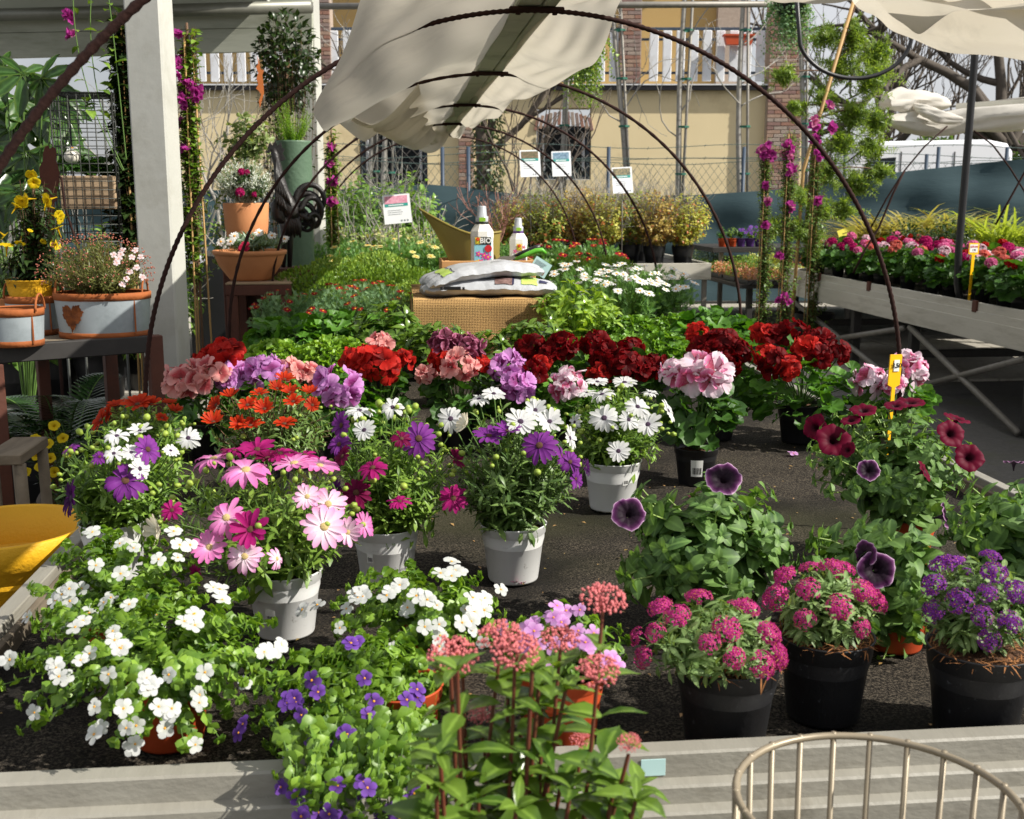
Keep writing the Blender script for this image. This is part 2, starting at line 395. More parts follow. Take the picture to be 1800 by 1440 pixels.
def text_mesh(s, size, name='lettering', mat=None, ext=.0008, bold=0.0):
    cu = bpy.data.curves.new('t', 'FONT'); cu.body = s; cu.size = size; cu.extrude = ext; cu.align_x = 'CENTER'; cu.align_y = 'CENTER'; cu.offset = bold; cu.resolution_u = 3
    o = bpy.data.objects.new('t', cu); COL.objects.link(o); dg = bpy.context.evaluated_depsgraph_get(); me = bpy.data.meshes.new_from_object(o.evaluated_get(dg)); me.name = name
    bpy.data.objects.remove(o); bpy.data.curves.remove(cu); me.materials.clear()
    if mat: me.materials.append(mat)
    return me

# ------------------------------------------------------------------ growing plants
def bez(a, b, c, n):
    t = np.linspace(0, 1, n)[:, None]; return (1-t)**2*a+2*t*(1-t)*b+t*t*c
def shoots(gs, gl, bases, tips, T, size, count, s0=.3, lift=.5, spread=.9, r=.0018, sizevar=.3, pair=False, tipscale=.6, up=.35, nseg=6, rosette=0, rosz=.6, stem_n=3, droop=0., jitter=.25, flat=0., Ts=None):
    """stems from bases to tips, leaves along the outer part; returns nothing, fills gs (stems) and gl (leaves)"""
    P=[]; Y=[]; Z=[]; S=[]
    for b, t in zip(bases, tips):
        b = np.asarray(b); t = np.asarray(t); L = np.linalg.norm(t-b)
        c = b+(t-b)*.45+V3(0, 0, lift*L)+rng.normal(0, .05*L, 3)
        pts = bez(b, c, t, nseg)
        if gs is not None: tube(gs, pts, np.linspace(r, r*.5, nseg), stem_n, caps=False, A=rng.random())
        k = max(1, int(count*(1+rng.normal(0, .15)))); s = s0+(1-s0)*(np.arange(k)+rng.random(k)*.6)/k; s = np.clip(s, 0, 1)
        q = (1-s)[:, None]**2*b+2*(s*(1-s))[:, None]*c+(s*s)[:, None]*t
        tan = nrm(2*(1-s)[:, None]*(c-b)+2*s[:, None]*(t-c))
        if pair: q = np.repeat(q, 2, 0); tan = np.repeat(tan, 2, 0); s = np.repeat(s, 2); k2 = 2*k; ang = (np.arange(k2)//2)*math.pi/2+(np.arange(k2) % 2)*math.pi+rng.random()*6
        else: k2 = k; ang = np.arange(k)*2.4+rng.random()*6
        ref = V3(.13, .2, .97); x = nrm(np.cross(tan, ref)); y = np.cross(tan, x)
        rad = np.cos(ang)[:, None]*x+np.sin(ang)[:, None]*y
        if flat: rad = nrm(rad*np.array([1, 1, 1-flat]))
        d = nrm(tan*(1-spread)+rad*spread+V3(0, 0, up-droop)+rng.normal(0, jitter, (k2, 3)))
        P.append(q); Y.append(d); Z.append(nrm(tan*.6+V3(0, 0, .8)+rng.normal(0, .25, (k2, 3)))); S.append(size*(1-(1-tipscale)*s)*(1+rng.normal(0, sizevar*.5, k2)))
        if rosette:
            tn = nrm(t-c); x = nrm(np.cross(tn, V3(.2, .1, .97))); y = np.cross(tn, x); a = np.arange(rosette)*2.4
            rd = np.cos(a)[:, None]*x+np.sin(a)[:, None]*y; el = np.linspace(.2, 1.2, rosette)[:, None]
            P.append(np.repeat(t[None], rosette, 0)); Y.append(nrm(rd+tn*el)); Z.append(nrm(tn-rd*.3)); S.append(size*rosz*np.linspace(1, .55, rosette))
    P = np.concatenate(P); Y = np.concatenate(Y); Z = np.concatenate(Z); S = np.clip(np.concatenate(S), size*.15, None)
    if Ts is None: place(gl, T, P, Y, Z, S)
    else:
        w = rng.integers(0, len(Ts), len(P))
        for i, t in enumerate(Ts): place(gl, t, P[w == i], Y[w == i], Z[w == i], S[w == i])
def ell(c, rad, n, lo=-.35, shell=.25, front=0):
    """points near the shell of an ellipsoid, kept above lo (in units of the vertical radius)"""
    d = nrm(rng.normal(0, 1, (n*4, 3))); d = d[d[:, 2] > lo][:n]
    return np.asarray(c)+d*np.asarray(rad)*(1-shell*rng.random((len(d), 1))**1.5), d
def hit(px, py, c, rad):
    """where the line of sight through a pixel meets a plant's outer shape"""
    d = ray(px, py); o = (CAM-c)/rad; e = d/rad; A = e@e; B = o@e; Cc = o@o-1; D = B*B-A*Cc
    s = (-B-math.sqrt(D))/A if D > 0 else -B/A
    p = CAM+s*d; return p, nrm((p-c)/np.asarray(rad))
def frame(pos, n, size, spin=None):
    n = nrm(n); x = nrm(np.cross(n, V3(.3, .1, .9) if abs(n[2]) < .9 else V3(0, 1, 0))); a = random.random()*6.28 if spin is None else spin
    y = np.cross(n, x); x, y = x*math.cos(a)+y*math.sin(a), -x*math.sin(a)+y*math.cos(a)
    s = size if isinstance(size, (tuple, list)) else (size,)*3
    return Matrix([[x[0]*s[0], y[0]*s[1], n[0]*s[2], pos[0]], [x[1]*s[0], y[1]*s[1], n[1]*s[2], pos[1]], [x[2]*s[0], y[2]*s[1], n[2]*s[2], pos[2]], [0, 0, 0, 1]])
# ------------------------------------------------------------------ materials of the place
M = {}
M['ground'] = solid('asphalt', (96, 94, 90), (70, 68, 66), .9, 30., bump=.5, bscale=140., dirt=(84, 86, 62), dscale=1.2)
M['slab'] = solid('concrete_slab', (176, 170, 158), (140, 136, 126), .9, 22., bump=.6, bscale=160., dirt=(120, 116, 104), dscale=2.)
M['alu'] = solid('bench_rim', (148, 145, 135), (120, 116, 106), .5, 7., bump=.15, bscale=60., spec=.4, dirt=(92, 86, 72), dscale=6., dthr=(.54, .74), stretch=(1, .25, 2))
M['paint'] = solid('white_paint', (190, 190, 182), (170, 170, 162), .55, 3., bump=.08, bscale=30., dirt=(160, 158, 146), dscale=2.3)
M['paint_dim'] = solid('cream_board', (188, 190, 176), (164, 168, 152), .6, 3., bump=.1, bscale=40., dirt=(138, 140, 122), dscale=2., stretch=(.3, 1, 2))
M['rust'] = solid('rebar', (52, 31, 26), (34, 22, 20), .85, 60., bump=.6, bscale=120., spec=.2, bdist=.003)
M['dark_steel'] = solid('dark_steel', (52, 50, 48), (36, 34, 33), .6, 20.)
M['galv_bar'] = solid('galvanised_bar', (132, 128, 120), (104, 100, 94), .5, 14., metal=.3)
M['brown_steel'] = solid('brown_steel', (94, 54, 40), (66, 40, 32), .7, 10., bump=.15, bscale=60., dirt=(60, 48, 42), dscale=3.)
M['black_pl'] = solid('black_plastic', (30, 30, 32), (20, 20, 22), .42, 12., spec=.5, bump=.05)
M['black_pot'] = solid('black_pot', (34, 34, 36), (24, 24, 26), .5, 40., spec=.45, bump=.08, bscale=90., dirt=(104, 108, 112), dscale=95., dthr=(.62, .7))
M['white_pot'] = solid('white_pot', (234, 234, 232), (224, 224, 222), .4, 6., spec=.4, trans=.15, dirt=(120, 112, 100), dscale=24., dthr=(.62, .72))
M['orange_pot'] = solid('terracotta_plastic', (198, 84, 44), (178, 68, 36), .5, 8., spec=.35, trans=.1)
M['terracotta'] = solid('terracotta', (206, 140, 92), (186, 120, 76), .75, 7., bump=.1, bscale=60.)
M['peat'] = solid('peat', (92, 62, 40), (48, 32, 22), .95, 60., bump=1., bscale=120.)
M['stem'] = solid('stem_green', (96, 128, 58), (76, 104, 48), .6, 20.)
M['stem_brown'] = solid('stem_brown', (110, 84, 62), (84, 62, 46), .8, 20.)
M['stem_red'] = solid('stem_red', (102, 46, 34), (84, 60, 34), .55, 12.)
M['stem_yel'] = solid('stem_light', (138, 160, 84), (110, 140, 66), .5, 20.)
def fabric(name, c, c2, tr):
    m = solid(name, c, c2, .9, 2.2, spec=.1, trans=tr, amt=.5, detail=4., dirt=tuple(x*.86 for x in c), dscale=1.6, bump=.12, bscale=9., bdist=.02)
    return m
M['cloth'] = fabric('shade_cloth', (214, 207, 192), (196, 188, 170), .4)
M['cloth2'] = fabric('shade_cloth_far', (226, 222, 214), (206, 202, 194), .35)

# ------------------------------------------------------------------ ground
g = Geo(); grid(g, np.array([[(x, y, -.012) for x in np.linspace(-160, 160, 9)] for y in np.linspace(-40, 300, 9)], float))
ground = g.build('ground', M['ground'], smooth=False, kind='structure')
g = Geo(); bbox_bev(g, (-.495, -.495, -.03), (.495, .495, 0), .006); slab_me = g.mesh('slab', M['slab'], False)
pav = bpy.data.objects.new('paving', None); COL.objects.link(pav); pav['kind'] = 'structure'
g = Geo(); grid(g, np.array([[(x, y, -.008) for x in (-4, 9)] for y in (8.4, 16.4)], float)); g.build('joint_bed', M['ground'], pav, False)
for i in range(-4, 9):
    for j in range(9, 16):
        o = link('slab', slab_me, pav, (i+.5, j+.5, .012+random.uniform(-.003, .003))); o.rotation_euler = (random.uniform(-.004, .004), random.uniform(-.004, .004), random.choice((0, math.pi/2)))

# ------------------------------------------------------------------ the flower bench
X0, X1, Y0, Y1, ZS = -.70, 1.49, 1.33, 9.9, .75
bench = thing('flower_bench', 'long display bench with pale ridged rim and dark potting bed full of flowers', 'bench', ((X0+X1)/2, Y0, 0))
def rim(g, a, b, out):
    """stepped rim running from a to b (x,y), out = outward direction"""
    prof = [(-.03, .765), (-.03, .80), (-.028, .802), (0, .802), (.003, .799), (.004, .768), (.020, .766), (.023, .763), (.024, .742), (.040, .740), (.043, .737), (.044, .60), (.02, .60)]
    a, b, out = V3(*a, 0), V3(*b, 0), V3(*out, 0); n = 24; P = np.array([[a+(b-a)*t+out*q[0]+ZZ*q[1] for q in prof] for t in np.linspace(0, 1, n)])
    grid(g, P)
for a, b, o_ in (((X0-.1, Y0), (X1+.1, Y0), (0, -1)), ((X0, Y1), (X0, Y0+.031), (-1, 0)), ((X1, Y0+.031), (X1, Y1), (1, 0)), ((X1-.03, Y1), (X0+.03, Y1), (0, 1))):
    g = Geo(); rim(g, a, b, o_); g.build('rim', M['alu'], bench, False)
m, N, L, b, out = nt('potting_bed'); tcn = N.new('ShaderNodeTexCoord')
n1 = node(N, 'ShaderNodeTexNoise', Scale=210., Detail=4., Roughness=.8); n2 = node(N, 'ShaderNodeTexNoise', Scale=3.5, Detail=6.); n3 = node(N, 'ShaderNodeTexNoise', Scale=1.3, Detail=3.)
for q in (n1, n2, n3): L.new(tcn.outputs['Object'], q.inputs['Vector'])
col = mixc(N, L, mapr(N, L, n1.outputs['Fac'], .46, .64), lin((24, 21, 18)), lin((106, 97, 84)))
col = mixc(N, L, mapr(N, L, n2.outputs['Fac'], .42, .62, 0, .85), col, lin((20, 18, 16)))
col = mixc(N, L, mapr(N, L, n3.outputs['Fac'], .56, .7, 0, .5), col, lin((62, 62, 38)))
L.new(col, b.inputs['Base Color']); b.inputs['Roughness'].default_value = .95; b.inputs['Specular IOR Level'].default_value = .2
bp = node(N, 'ShaderNodeBump', Strength=1., Distance=.006); L.new(n1.outputs['Fac'], bp.inputs['Height']); L.new(bp.outputs[0], b.inputs['Normal']); M['bed'] = m
g = Geo(); xs = np.linspace(X0+.028, X1-.028, 90); ys = np.linspace(Y0+.028, Y1-.028, 300); XX, YY = np.meshgrid(xs, ys)
hz = .004*np.sin(XX*9+YY*4)*np.sin(YY*7-XX*3)+.003*np.sin(XX*31)*np.sin(YY*27+2)+rng.normal(0, .0012, XX.shape)
grid(g, np.stack([XX, YY, ZS+hz], -1)); g.build('potting_bed', M['bed'], bench)
for y in (1.5, 4.2, 6.9, 9.6):
    for x in (X0+.02, X1-.02):
        g = Geo(); bbox_bev(g, (x-.03, y-.03, 0), (x+.03, y+.03, .6)); g.build('leg', M['dark_steel'], bench, False)
for y in (2.8, 5.5, 8.2):
    g = Geo(); bbox_bev(g, (X0+.05, y-.025, .55), (X1-.05, y+.025, .6)); g.build('crossbar', M['dark_steel'], bench, False)
# dirty board lining inside the left rim
M['old_board'] = solid('old_board', (128, 116, 98), (78, 68, 56), .9, 9., bump=.5, bscale=40., stretch=(1, .2, 1), dirt=(40, 36, 30), dscale=4.)
for x0, x1 in ((X0+.032, X0+.045), (X1-.045, X1-.032)):
    g = Geo(); bbox_bev(g, (x0, Y0+.04, .74), (x1, Y1-.04, .785), .002); g.build('lining_board', M['old_board'], bench, False)

# ------------------------------------------------------------------ rebar hoops and ridge board over the bench
RX, RZ0, RR = .38, .91, 1.09
def hoop_pts(y, a0=-8, a1=188, n=60, cx=RX, cz=RZ0, r=RR, zs=1.0):
    a = np.radians(np.linspace(a0, a1, n)); return np.stack([cx+r*np.cos(a), np.full(n, y), cz+zs*r*np.sin(a)], -1)
HY = (1.55, 3.2, 4.8, 6.4, 8.0, 9.4)
hlab = ('nearest rusty rebar hoop arching past the white post', 'rusty rebar hoop at the front edge of the cream shade cloth', 'third rusty rebar hoop over the flower bench', 'fourth rusty rebar hoop over the flower bench', 'fifth rusty rebar hoop over the flower bench', 'farthest rusty rebar hoop over the flower bench')
for y, lb in zip(HY, hlab):
    g = Geo(); P = hoop_pts(y, n=150); P[:, 1] += .015*np.sin(np.linspace(0, 9, 150)); rr = np.where(np.arange(150) % 2 == 0, .0085, .0066)
    Pd = hoop_pts(y, n=400 if y < 4 else 120); k = len(Pd); rr = np.where(np.arange(k) % 2 == 0, .0076, .0058)
    tube(g, Pd, rr, 7); h = g.build('rebar_hoop', M['rust'], None, True, org=(RX, y, .75)); tag(h, lb, 'hoop', 'hoops over the flower bench')
M['ridge'] = solid('ridge_board', (176, 180, 162), (150, 156, 138), .6, 4., bump=.1, bscale=30., dirt=(120, 124, 104), dscale=3.)
rb = thing('ridge_board', 'pale painted ridge board joining the tops of the rebar hoops', 'beam', (RX, 1.2, RZ0+RR+.05))
g = Geo(); bbox_bev(g, (RX-.055, 1.2, RZ0+RR+.012), (RX+.012, 9.6, RZ0+RR+.034)); g.build('board', M['ridge'], rb, False)
g = Geo(); bbox_bev(g, (RX+.016, 1.2, RZ0+RR+.010), (RX+.055, 9.6, RZ0+RR+.032)); g.build('board', M['ridge'], rb, False)
for y in HY:
    g = Geo(); bbox_bev(g, (RX-.075, y-.016, RZ0+RR-.003), (RX+.075, y+.016, RZ0+RR+.009), .003)
    for x in (-.05, .05): lathe(g, [(.007, -.008), (.007, 0), (.001, 0)][::-1], 6, (RX+x, y, RZ0+RR-.003))
    g.build('bracket', M['rust'], rb, False)

# cream shade cloth gathered over the top of the hoops
def edge_on_hoop(px, py, y):
    """angle on the hoop (from the ridge) seen at this pixel"""
    p = aty(px, py, y); return math.atan2(p[0]-RX, p[2]-RZ0), math.hypot(p[0]-RX, p[2]-RZ0)
def cloth(name, edge, y_of, side, nu=90, nv=46, seed=1, ruff=.035, sag=.05):
    """edge: [(y, px, py)] of the free edge; the sheet runs from the ridge over the hoops to it"""
    g = Geo(); r = np.random.default_rng(seed); ys = np.array([e[0] for e in edge]); an = []; rd = []
    for y, px, py in edge:
        a, q = edge_on_hoop(px, py, y); an.append(a); rd.append(q)
    Y = np.linspace(ys[0], ys[-1], nu); AN = np.interp(Y, ys, an); RD = np.interp(Y, ys, rd)
    k = np.ones(5)/5; AN = np.convolve(np.pad(AN, 2, 'edge'), k, 'valid'); RD = np.convolve(np.pad(RD, 2, 'edge'), k, 'valid')
    P = np.zeros((nu, nv, 3)); ph = r.random(8)*6
    for j in range(nv):
        v = j/(nv-1); a = AN*v; s = np.abs(np.sin((Y-HY[1])/1.6*math.pi)) if True else 0
        w = v*v
        rad = (RR+.015)*(1-w)+RD*w - sag*s*np.sin(v*math.pi)*1.0
        rad = rad+ruff*v*(np.sin(Y*2.6+ph[0]+v*2)+.6*np.sin(Y*4.7+ph[1]-v*3)+.18*np.sin(Y*9+ph[2]+v*5))+.006*np.sin(v*21+ph[3]+Y*3)*np.sin(Y*4+ph[4])
        P[:, j, 0] = RX+rad*np.sin(a); P[:, j, 2] = RZ0+rad*np.cos(a)+.012*(1-v); P[:, j, 1] = Y+.05*v*np.sin(Y*3+ph[5])
    grid(g, P); return g
cl = thing('shade_cloth', 'cream shade cloth gathered along the ridge over the flower bench', 'shade cloth', (RX, 3.2, 2.0))
cloth('L', [(2.0, 700, -60), (2.5, 650, -40), (2.9, 585, 80), (3.2, 545, 190), (3.7, 556, 215), (4.2, 580, 238), (4.8, 600, 228), (5.4, 630, 236), (6.4, 655, 222), (7.2, 690, 240), (8.0, 715, 232), (8.8, 752, 262), (9.4, 770, 250)], None, -1, 110, 50, 3).build('cloth_panel', M['cloth'], cl)
cloth('R', [(1.9, 1260, -160), (2.6, 1130, -60), (3.2, 1085, 26), (3.7, 1068, 85), (4.2, 1030, 120), (4.8, 965, 150), (5.6, 925, 170), (6.4, 885, 195), (8.0, 835, 212), (9.4, 808, 236)], None, 1, 90, 30, 6, .025, .06).build('cloth_panel', M['cloth'], cl)
# bunched second layer hanging under the left side
g = Geo(); nu, nv = 70, 24; P = np.zeros((nu, nv, 3)); yy = np.linspace(4.6, 9.3, nu)
for j in range(nv):
    v = j/(nv-1); px = np.interp(yy, [4.6, 6.4, 8, 9.3], [735, 752, 765, 790])-np.interp(yy, [4.6, 6.4, 8, 9.3], [120, 90, 62, 34])*v
    py = np.interp(yy, [4.6, 6.4, 8, 9.3], [150, 190, 214, 234])+np.interp(yy, [4.6, 6.4, 8, 9.3], [70, 48, 44, 34])*math.sin(v*2.2)+4*np.sin(yy*9+v*4)
    P[:, j] = [aty(a, b_, c_) for a, b_, c_ in zip(px, py, yy)]
grid(g, P); g.build('bunched_fold', M['cloth'], cl)

# ------------------------------------------------------------------ white timber posts and boards of the shelter on the left
post = thing('timber_post', 'square white painted timber post beside the galvanised tubs', 'post', tuple(aty(299, 700, 4.5)*V3(1, 1, 0)))
c0 = ORG[post.name]; a = R(-10); Rz = np.array([[math.cos(a), -math.sin(a), 0], [math.sin(a), math.cos(a), 0], [0, 0, 1]])
g = Geo(); bbox_bev(g, (-.068, -.068, 0), (.068, .068, 3.3), .007, 0, (Rz, c0)); g.build('shaft', M['paint'], post, False)
g = Geo(); bbox_bev(g, (-.1, -.1, .004), (.1, .1, .035), .004, 0, (Rz, c0)); g.build('base_plate', M['dark_steel'], post, False)
c1 = aty(546, 300, 8.9)*V3(1, 1, 0)
post2 = thing('timber_post', 'white timber post behind the black metal rooster', 'post', tuple(c1))
g = Geo(); bbox_bev(g, (-.085, -.085, 0), (.085, .085, 3.4), .006, 0, (Rz, c1)); g.build('shaft', M['paint'], post2, False)
g = Geo(); A_, B_ = c1+V3(-.1, -.05, 2.75), c1+V3(-.55, -.05, 3.2); tube(g, [A_, B_], .05, 4); g.build('knee_brace', M['paint'], post2, False)
# eave: boards and gutter running left from the far post
eave = thing('eave_boards', 'cream painted eave boards with a round gutter at upper left', 'eave', tuple(aty(300, 60, 9)))
def strip(g, pxa, pya0, pya1, ya, pxb, pyb0, pyb1, yb, th):
    a0, a1, b0, b1 = aty(pxa, pya0, ya), aty(pxa, pya1, ya), aty(pxb, pyb0, yb), aty(pxb, pyb1, yb)
    n = nrm(np.cross(b0-a0, ZZ)); n = n if n[1] > 0 else -n
    V = np.array([a0, a1, b0, b1]+[q+n*th for q in (a0, a1, b0, b1)]); g.add(V, fg([(0, 1, 3, 2), (4, 6, 7, 5), (0, 2, 6, 4), (1, 5, 7, 3), (0, 4, 5, 1), (2, 3, 7, 6)]))
for q in ((-140, -60, 19, 548, -80, 3), (-140, 38, 60.5, 548, 21, 47), (-140, 61.5, 106, 548, 48, 88)):
    g = Geo(); strip(g, q[0], q[1], q[2], 9.35, q[3], q[4], q[5], 8.75, .05); g.build('board', M['paint_dim'], eave, False)
g = Geo(); tube(g, [aty(-140, 30, 9.2), aty(548, 12, 8.62)], .045, 14); g.build('gutter', solid('zinc_gutter', (140, 140, 130), (108, 108, 98), .45, 9., metal=.4), eave)
g = Geo(); V = [aty(-140, -60, 9.35), aty(548, -80, 8.75)]; V = np.array(V+[V[1]+V3(-.3, -4.6, .35), V[0]+V3(-.3, -4.6, .35)]); V = np.concatenate([V, V+ZZ*.05]); g.add(V, fg([(0, 1, 2, 3), (7, 6, 5, 4), (0, 4, 5, 1), (1, 5, 6, 2), (2, 6, 7, 3), (3, 7, 4, 0)])); g.build('roof_panel', M['paint_dim'], eave, False)
# ------------------------------------------------------------------ house behind the fence (faces the camera)
def fbox(g, x0, x1, y0, y1, D, th, m=0, bev=None):
    """box whose front face covers these photo pixels at distance D and reaches th metres further back"""
    ym = (y0+y1)/2; xm = (x0+x1)/2
    u0 = (atd(x0, ym, D)-CAM)@RT; u1 = (atd(x1, ym, D)-CAM)@RT; z0 = atd(xm, y1, D)[2]; z1 = atd(xm, y0, D)[2]
    if bev: return bbox_bev(g, (u0, D, z0), (u1, D+th, z1), bev, m, (np.array([RT, FH, ZZ]).T, CAM*V3(1, 1, 0)))
    V = np.array([CAM*V3(1, 1, 0)+RT*u+FH*d+ZZ*z for u in (u0, u1) for d in (D, D+th) for z in (z0, z1)]); return g.add(V, CUBE_F, None, m)
M['wall'] = solid('yellow_render', (230, 212, 170), (220, 202, 160), .9, 1.2, bump=.1, bscale=60., dirt=(196, 174, 132), dscale=.6)
M['ochre'] = solid('ochre_render', (188, 158, 104), (178, 148, 94), .9, 1.5, bump=.1, bscale=60.)
M['mortar'] = solid('mortar', (176, 160, 146), (150, 134, 122), .95, 20.)
bm = [solid('brick_%d' % i, c, tuple(x*.8 for x in c), .9, 26., bump=.4, bscale=80.) for i, c in enumerate(((158, 118, 102), (170, 142, 124), (146, 116, 108), (168, 152, 140), (150, 130, 122)))]
M['blue_frame'] = solid('blue_grey_frame', (66, 78, 92), (52, 62, 76), .5, 6.)
M['picket'] = solid('picket_paint', (226, 228, 232), (208, 210, 214), .6, 6., dirt=(196, 194, 190), dscale=5.)
M['pane'] = glass_mat('dark_pane', (22, 27, 32), .35)
DB = 21.0
house = thing('house', 'pale yellow house with white picket balcony and brick piers behind the fence', 'house', tuple(atd(900, 400, DB)*V3(1, 1, 0)))
g = Geo(); 
zb = -.2; ybot = 720+F*math.tan(math.atan2(1.5, DB)-PT)+8
for x0, x1, y0, y1 in ((235, 632, 158, ybot), (752, 943, 158, ybot), (1038, 1408, 158, ybot), (632, 752, 158, 212), (632, 752, 332, ybot), (943, 1038, 158, 190), (943, 1038, 316, ybot)):
    fbox(g, x0, x1, y0, y1, DB, .4)
g.build('wall', M['wall'], house, False)
g = Geo()
for x0, x1 in ((235, 560), (580, 1092), (1126, 1272)): fbox(g, x0, x1, -260, 152, DB+1.6, .3)
g.build('upper_wall', M['ochre'], house, False)
g = Geo(); fbox(g, 1265, 1322, -260, 152, DB+1.4, .3); g.build('upper_wall', M['mortar'], house, False)
g = Geo(); fbox(g, 225, 1352, 147.5, 149.8, DB-.16, 1.9); g.build('balcony_edging', M['picket'], house, False)
g = Geo(); fbox(g, 225, 1350, 150, 158, DB-.13, .125); g.build('balcony_slab', solid('slab_edge', (70, 68, 72), (52, 50, 54), .8, 10.), house, False)
g = Geo(); fbox(g, 200, 1430, -300, -262, DB-.3, 5); g.build('roof', solid('roof_tiles', (150, 96, 72), (120, 74, 56), .9, 9.), house, False)
brick_me = []
for i in range(5):
    g = Geo(); bbox_bev(g, (-.118, -.02, -.029), (.118, .03, .029), .004); brick_me.append(g.mesh('brick', bm[i], False))
half_me = []
for i in range(5):
    g = Geo(); bbox_bev(g, (-.056, -.02, -.029), (.056, .03, .029), .004); half_me.append(g.mesh('brick', bm[i], False))
RM = Matrix(((RT[0], FH[0], 0, 0), (RT[1], FH[1], 0, 0), (0, 0, 1, 0), (0, 0, 0, 1)))
def pier(x0, x1, y0, y1, D, th=.35):
    g = Geo(); fbox(g, x0, x1, y0, y1, D+.012, th); p = g.build('brick_pier', M['mortar'], house, False)
    u0 = (atd(x0, (y0+y1)/2, D)-CAM)@RT; u1 = (atd(x1, (y0+y1)/2, D)-CAM)@RT; z0 = atd(x0, y1, D)[2]; z1 = atd(x0, y0, D)[2]
    hp = ORG[house.name]; row = 0; z = z0+.036
    while z < z1:
        u = u0; first = row % 2
        while u < u1-.05:
            half = (first and u == u0) or (u1-u < .2); w = .124 if half else .248
            q = CAM*V3(1, 1, 0)+RT*(u+w/2)+FH*(D-random.uniform(0, .006))+ZZ*z-hp
            o = link('brick', random.choice(half_me if half else brick_me), p, mat=Matrix.Translation(q)@RM); u += w
        z += .068; row += 1
pier(1350, 1409, -40, 345, DB-.17); pier(1090, 1128, -40, 147, DB-.14); pier(556, 581, -10, 147, DB-.14); pier(806, 833, 195, 345, DB-.08, .1)
def window(x0, x1, y0, y1):
    g = Geo()
    for q in ((x0, x0+7, y0, y1), (x1-7, x1, y0, y1), (x0+7, x1-7, y0, y0+6), (x0+7, x1-7, y1-6, y1), ((x0+x1)/2-3, (x0+x1)/2+3, y0+6, y1-6)): fbox(g, *q, DB+.1, .08)
    w = g.build('window', M['blue_frame'], house, False)
    for a, b_ in ((x0+7, (x0+x1)/2-3), ((x0+x1)/2+3, x1-7)):
        g = Geo(); fbox(g, a, b_, y0+6, y1-6, DB+.14, .02); g.build('pane', M['pane'], w, False)
    for a in (x0+9, x1-14):
        g = Geo(); fbox(g, a, a+5, y0+14, y1-14, DB+.08, .03, 0, .01); g.build('shutter', M['picket'], w, False)
    g = Geo(); p0 = atd(x0+2, y1, DB-.03); p1 = atd(x1-2, y0, DB-.03); Wd = (p1-p0)@RT; Ht = p1[2]-p0[2]; st = .2
    for s in (-1, 1):
        k = -Ht
        while k < Wd:
            # diagonal bar clipped to the opening
            a0, a1 = max(0, k), min(Wd, k+Ht)
            if a1-a0 > .02:
                h0, h1 = a0-k, a1-k
                if s < 0: h0, h1 = Ht-h0, Ht-h1
                tube(g, [p0+RT*a0+ZZ*h0, p0+RT*a1+ZZ*h1], .011, 4)
            k += st
    g.build('grille', M['dark_steel'], w)
window(634, 751, 213, 331); window(944, 1037, 222, 315)
for xc, w, yt in ((991, 94, 208),):
    for i in range(13):
        t = (i-6)/6; o = link('arch_brick', brick_me[i % 5], house, mat=Matrix.Translation(atd(xc+t*w*.5, yt+10*t*t, DB-.02)-ORG[house.name])@RM@Matrix.Rotation(math.pi/2+t*-.25, 4, 'Y'))
# balcony railing
D_ = DB-.1
for y0, y1, nm in ((48, 53.5, 'handrail'), (67, 71.5, 'rail'), (126, 130.5, 'rail')):
    g = Geo(); fbox(g, 235, 1346, y0, y1, D_+.03, .03, 0, .006); g.build(nm, M['blue_frame'], house, False)
k = 0
pk = Geo(); bbox_bev(pk, (-.079, -.012, -.435), (.079, .012, .435), .012); pkm = pk.mesh('picket', M['picket'], False)
x = 260
while x < 1342:
    if not (552 < x < 584 or 1082 < x < 1134):
        o = link('picket', pkm, house, mat=Matrix.Translation(atd(x, 99+random.uniform(-.6, .6), D_)-ORG[house.name])@RM@Matrix.Rotation(random.uniform(-.008, .008), 4, 'Y'))
    x += 23.4
g = Geo(); p = atd(1298, 70, DB-.25); bx = [(-.24, -.08, -.09), (.24, .08, .08)]
for s in (0,):
    V = np.array([p+RT*a*(.9 if z < 0 else 1.06)+FH*b_+ZZ*z for a in (-.24, .24) for b_ in (-.09, .07) for z in (-.09, .07)]); g.add(V, CUBE_F)
    lip = [p+RT*a*1.14+FH*b_+ZZ*z for a in (-.24, .24) for b_ in (-.105, .08) for z in (.055, .085)]; g2 = Geo(); g2.add(np.array(lip), CUBE_F)
fbx = thing('flower_box', 'terracotta flower box hooked on the balcony rail', 'flower box', tuple(p)); g.build('trough', M['orange_pot'], fbx, False); g2.build('lip', M['orange_pot'], fbx, False)

# ------------------------------------------------------------------ fence: posts, chain link, green screen, barbed wire
DF = 16.5
M['screen'] = solid('green_screen', (58, 80, 86), (46, 66, 72), .85, 2.5, bump=.3, bscale=30., trans=.12, stretch=(.3, .3, 3))
M['wire'] = solid('fence_wire', (86, 104, 100), (66, 82, 80), .5, 5.)
M['post_green'] = solid('fence_post', (58, 74, 92), (44, 56, 72), .5, 5.)
fence = thing('fence', 'chain link fence with dark green screen cloth and barbed wire', 'fence', tuple(atd(1100, 400, DF)*V3(1, 1, 0)))
def fz(px, py): return atd(px, py, DF)
us = np.linspace(-6.5, 9.5, 130); tops = np.interp(us, [-6.5, -2.6, -1.2, -.7, -.3, .6, 2.6, 3.7, 5.0, 7.2, 9.5], [1.62, 1.62, 1.70, 1.66, 1.6, 1.52, 1.55, 1.62, 1.82, 2.05, 2.12])
P = np.zeros((130, 16, 3))
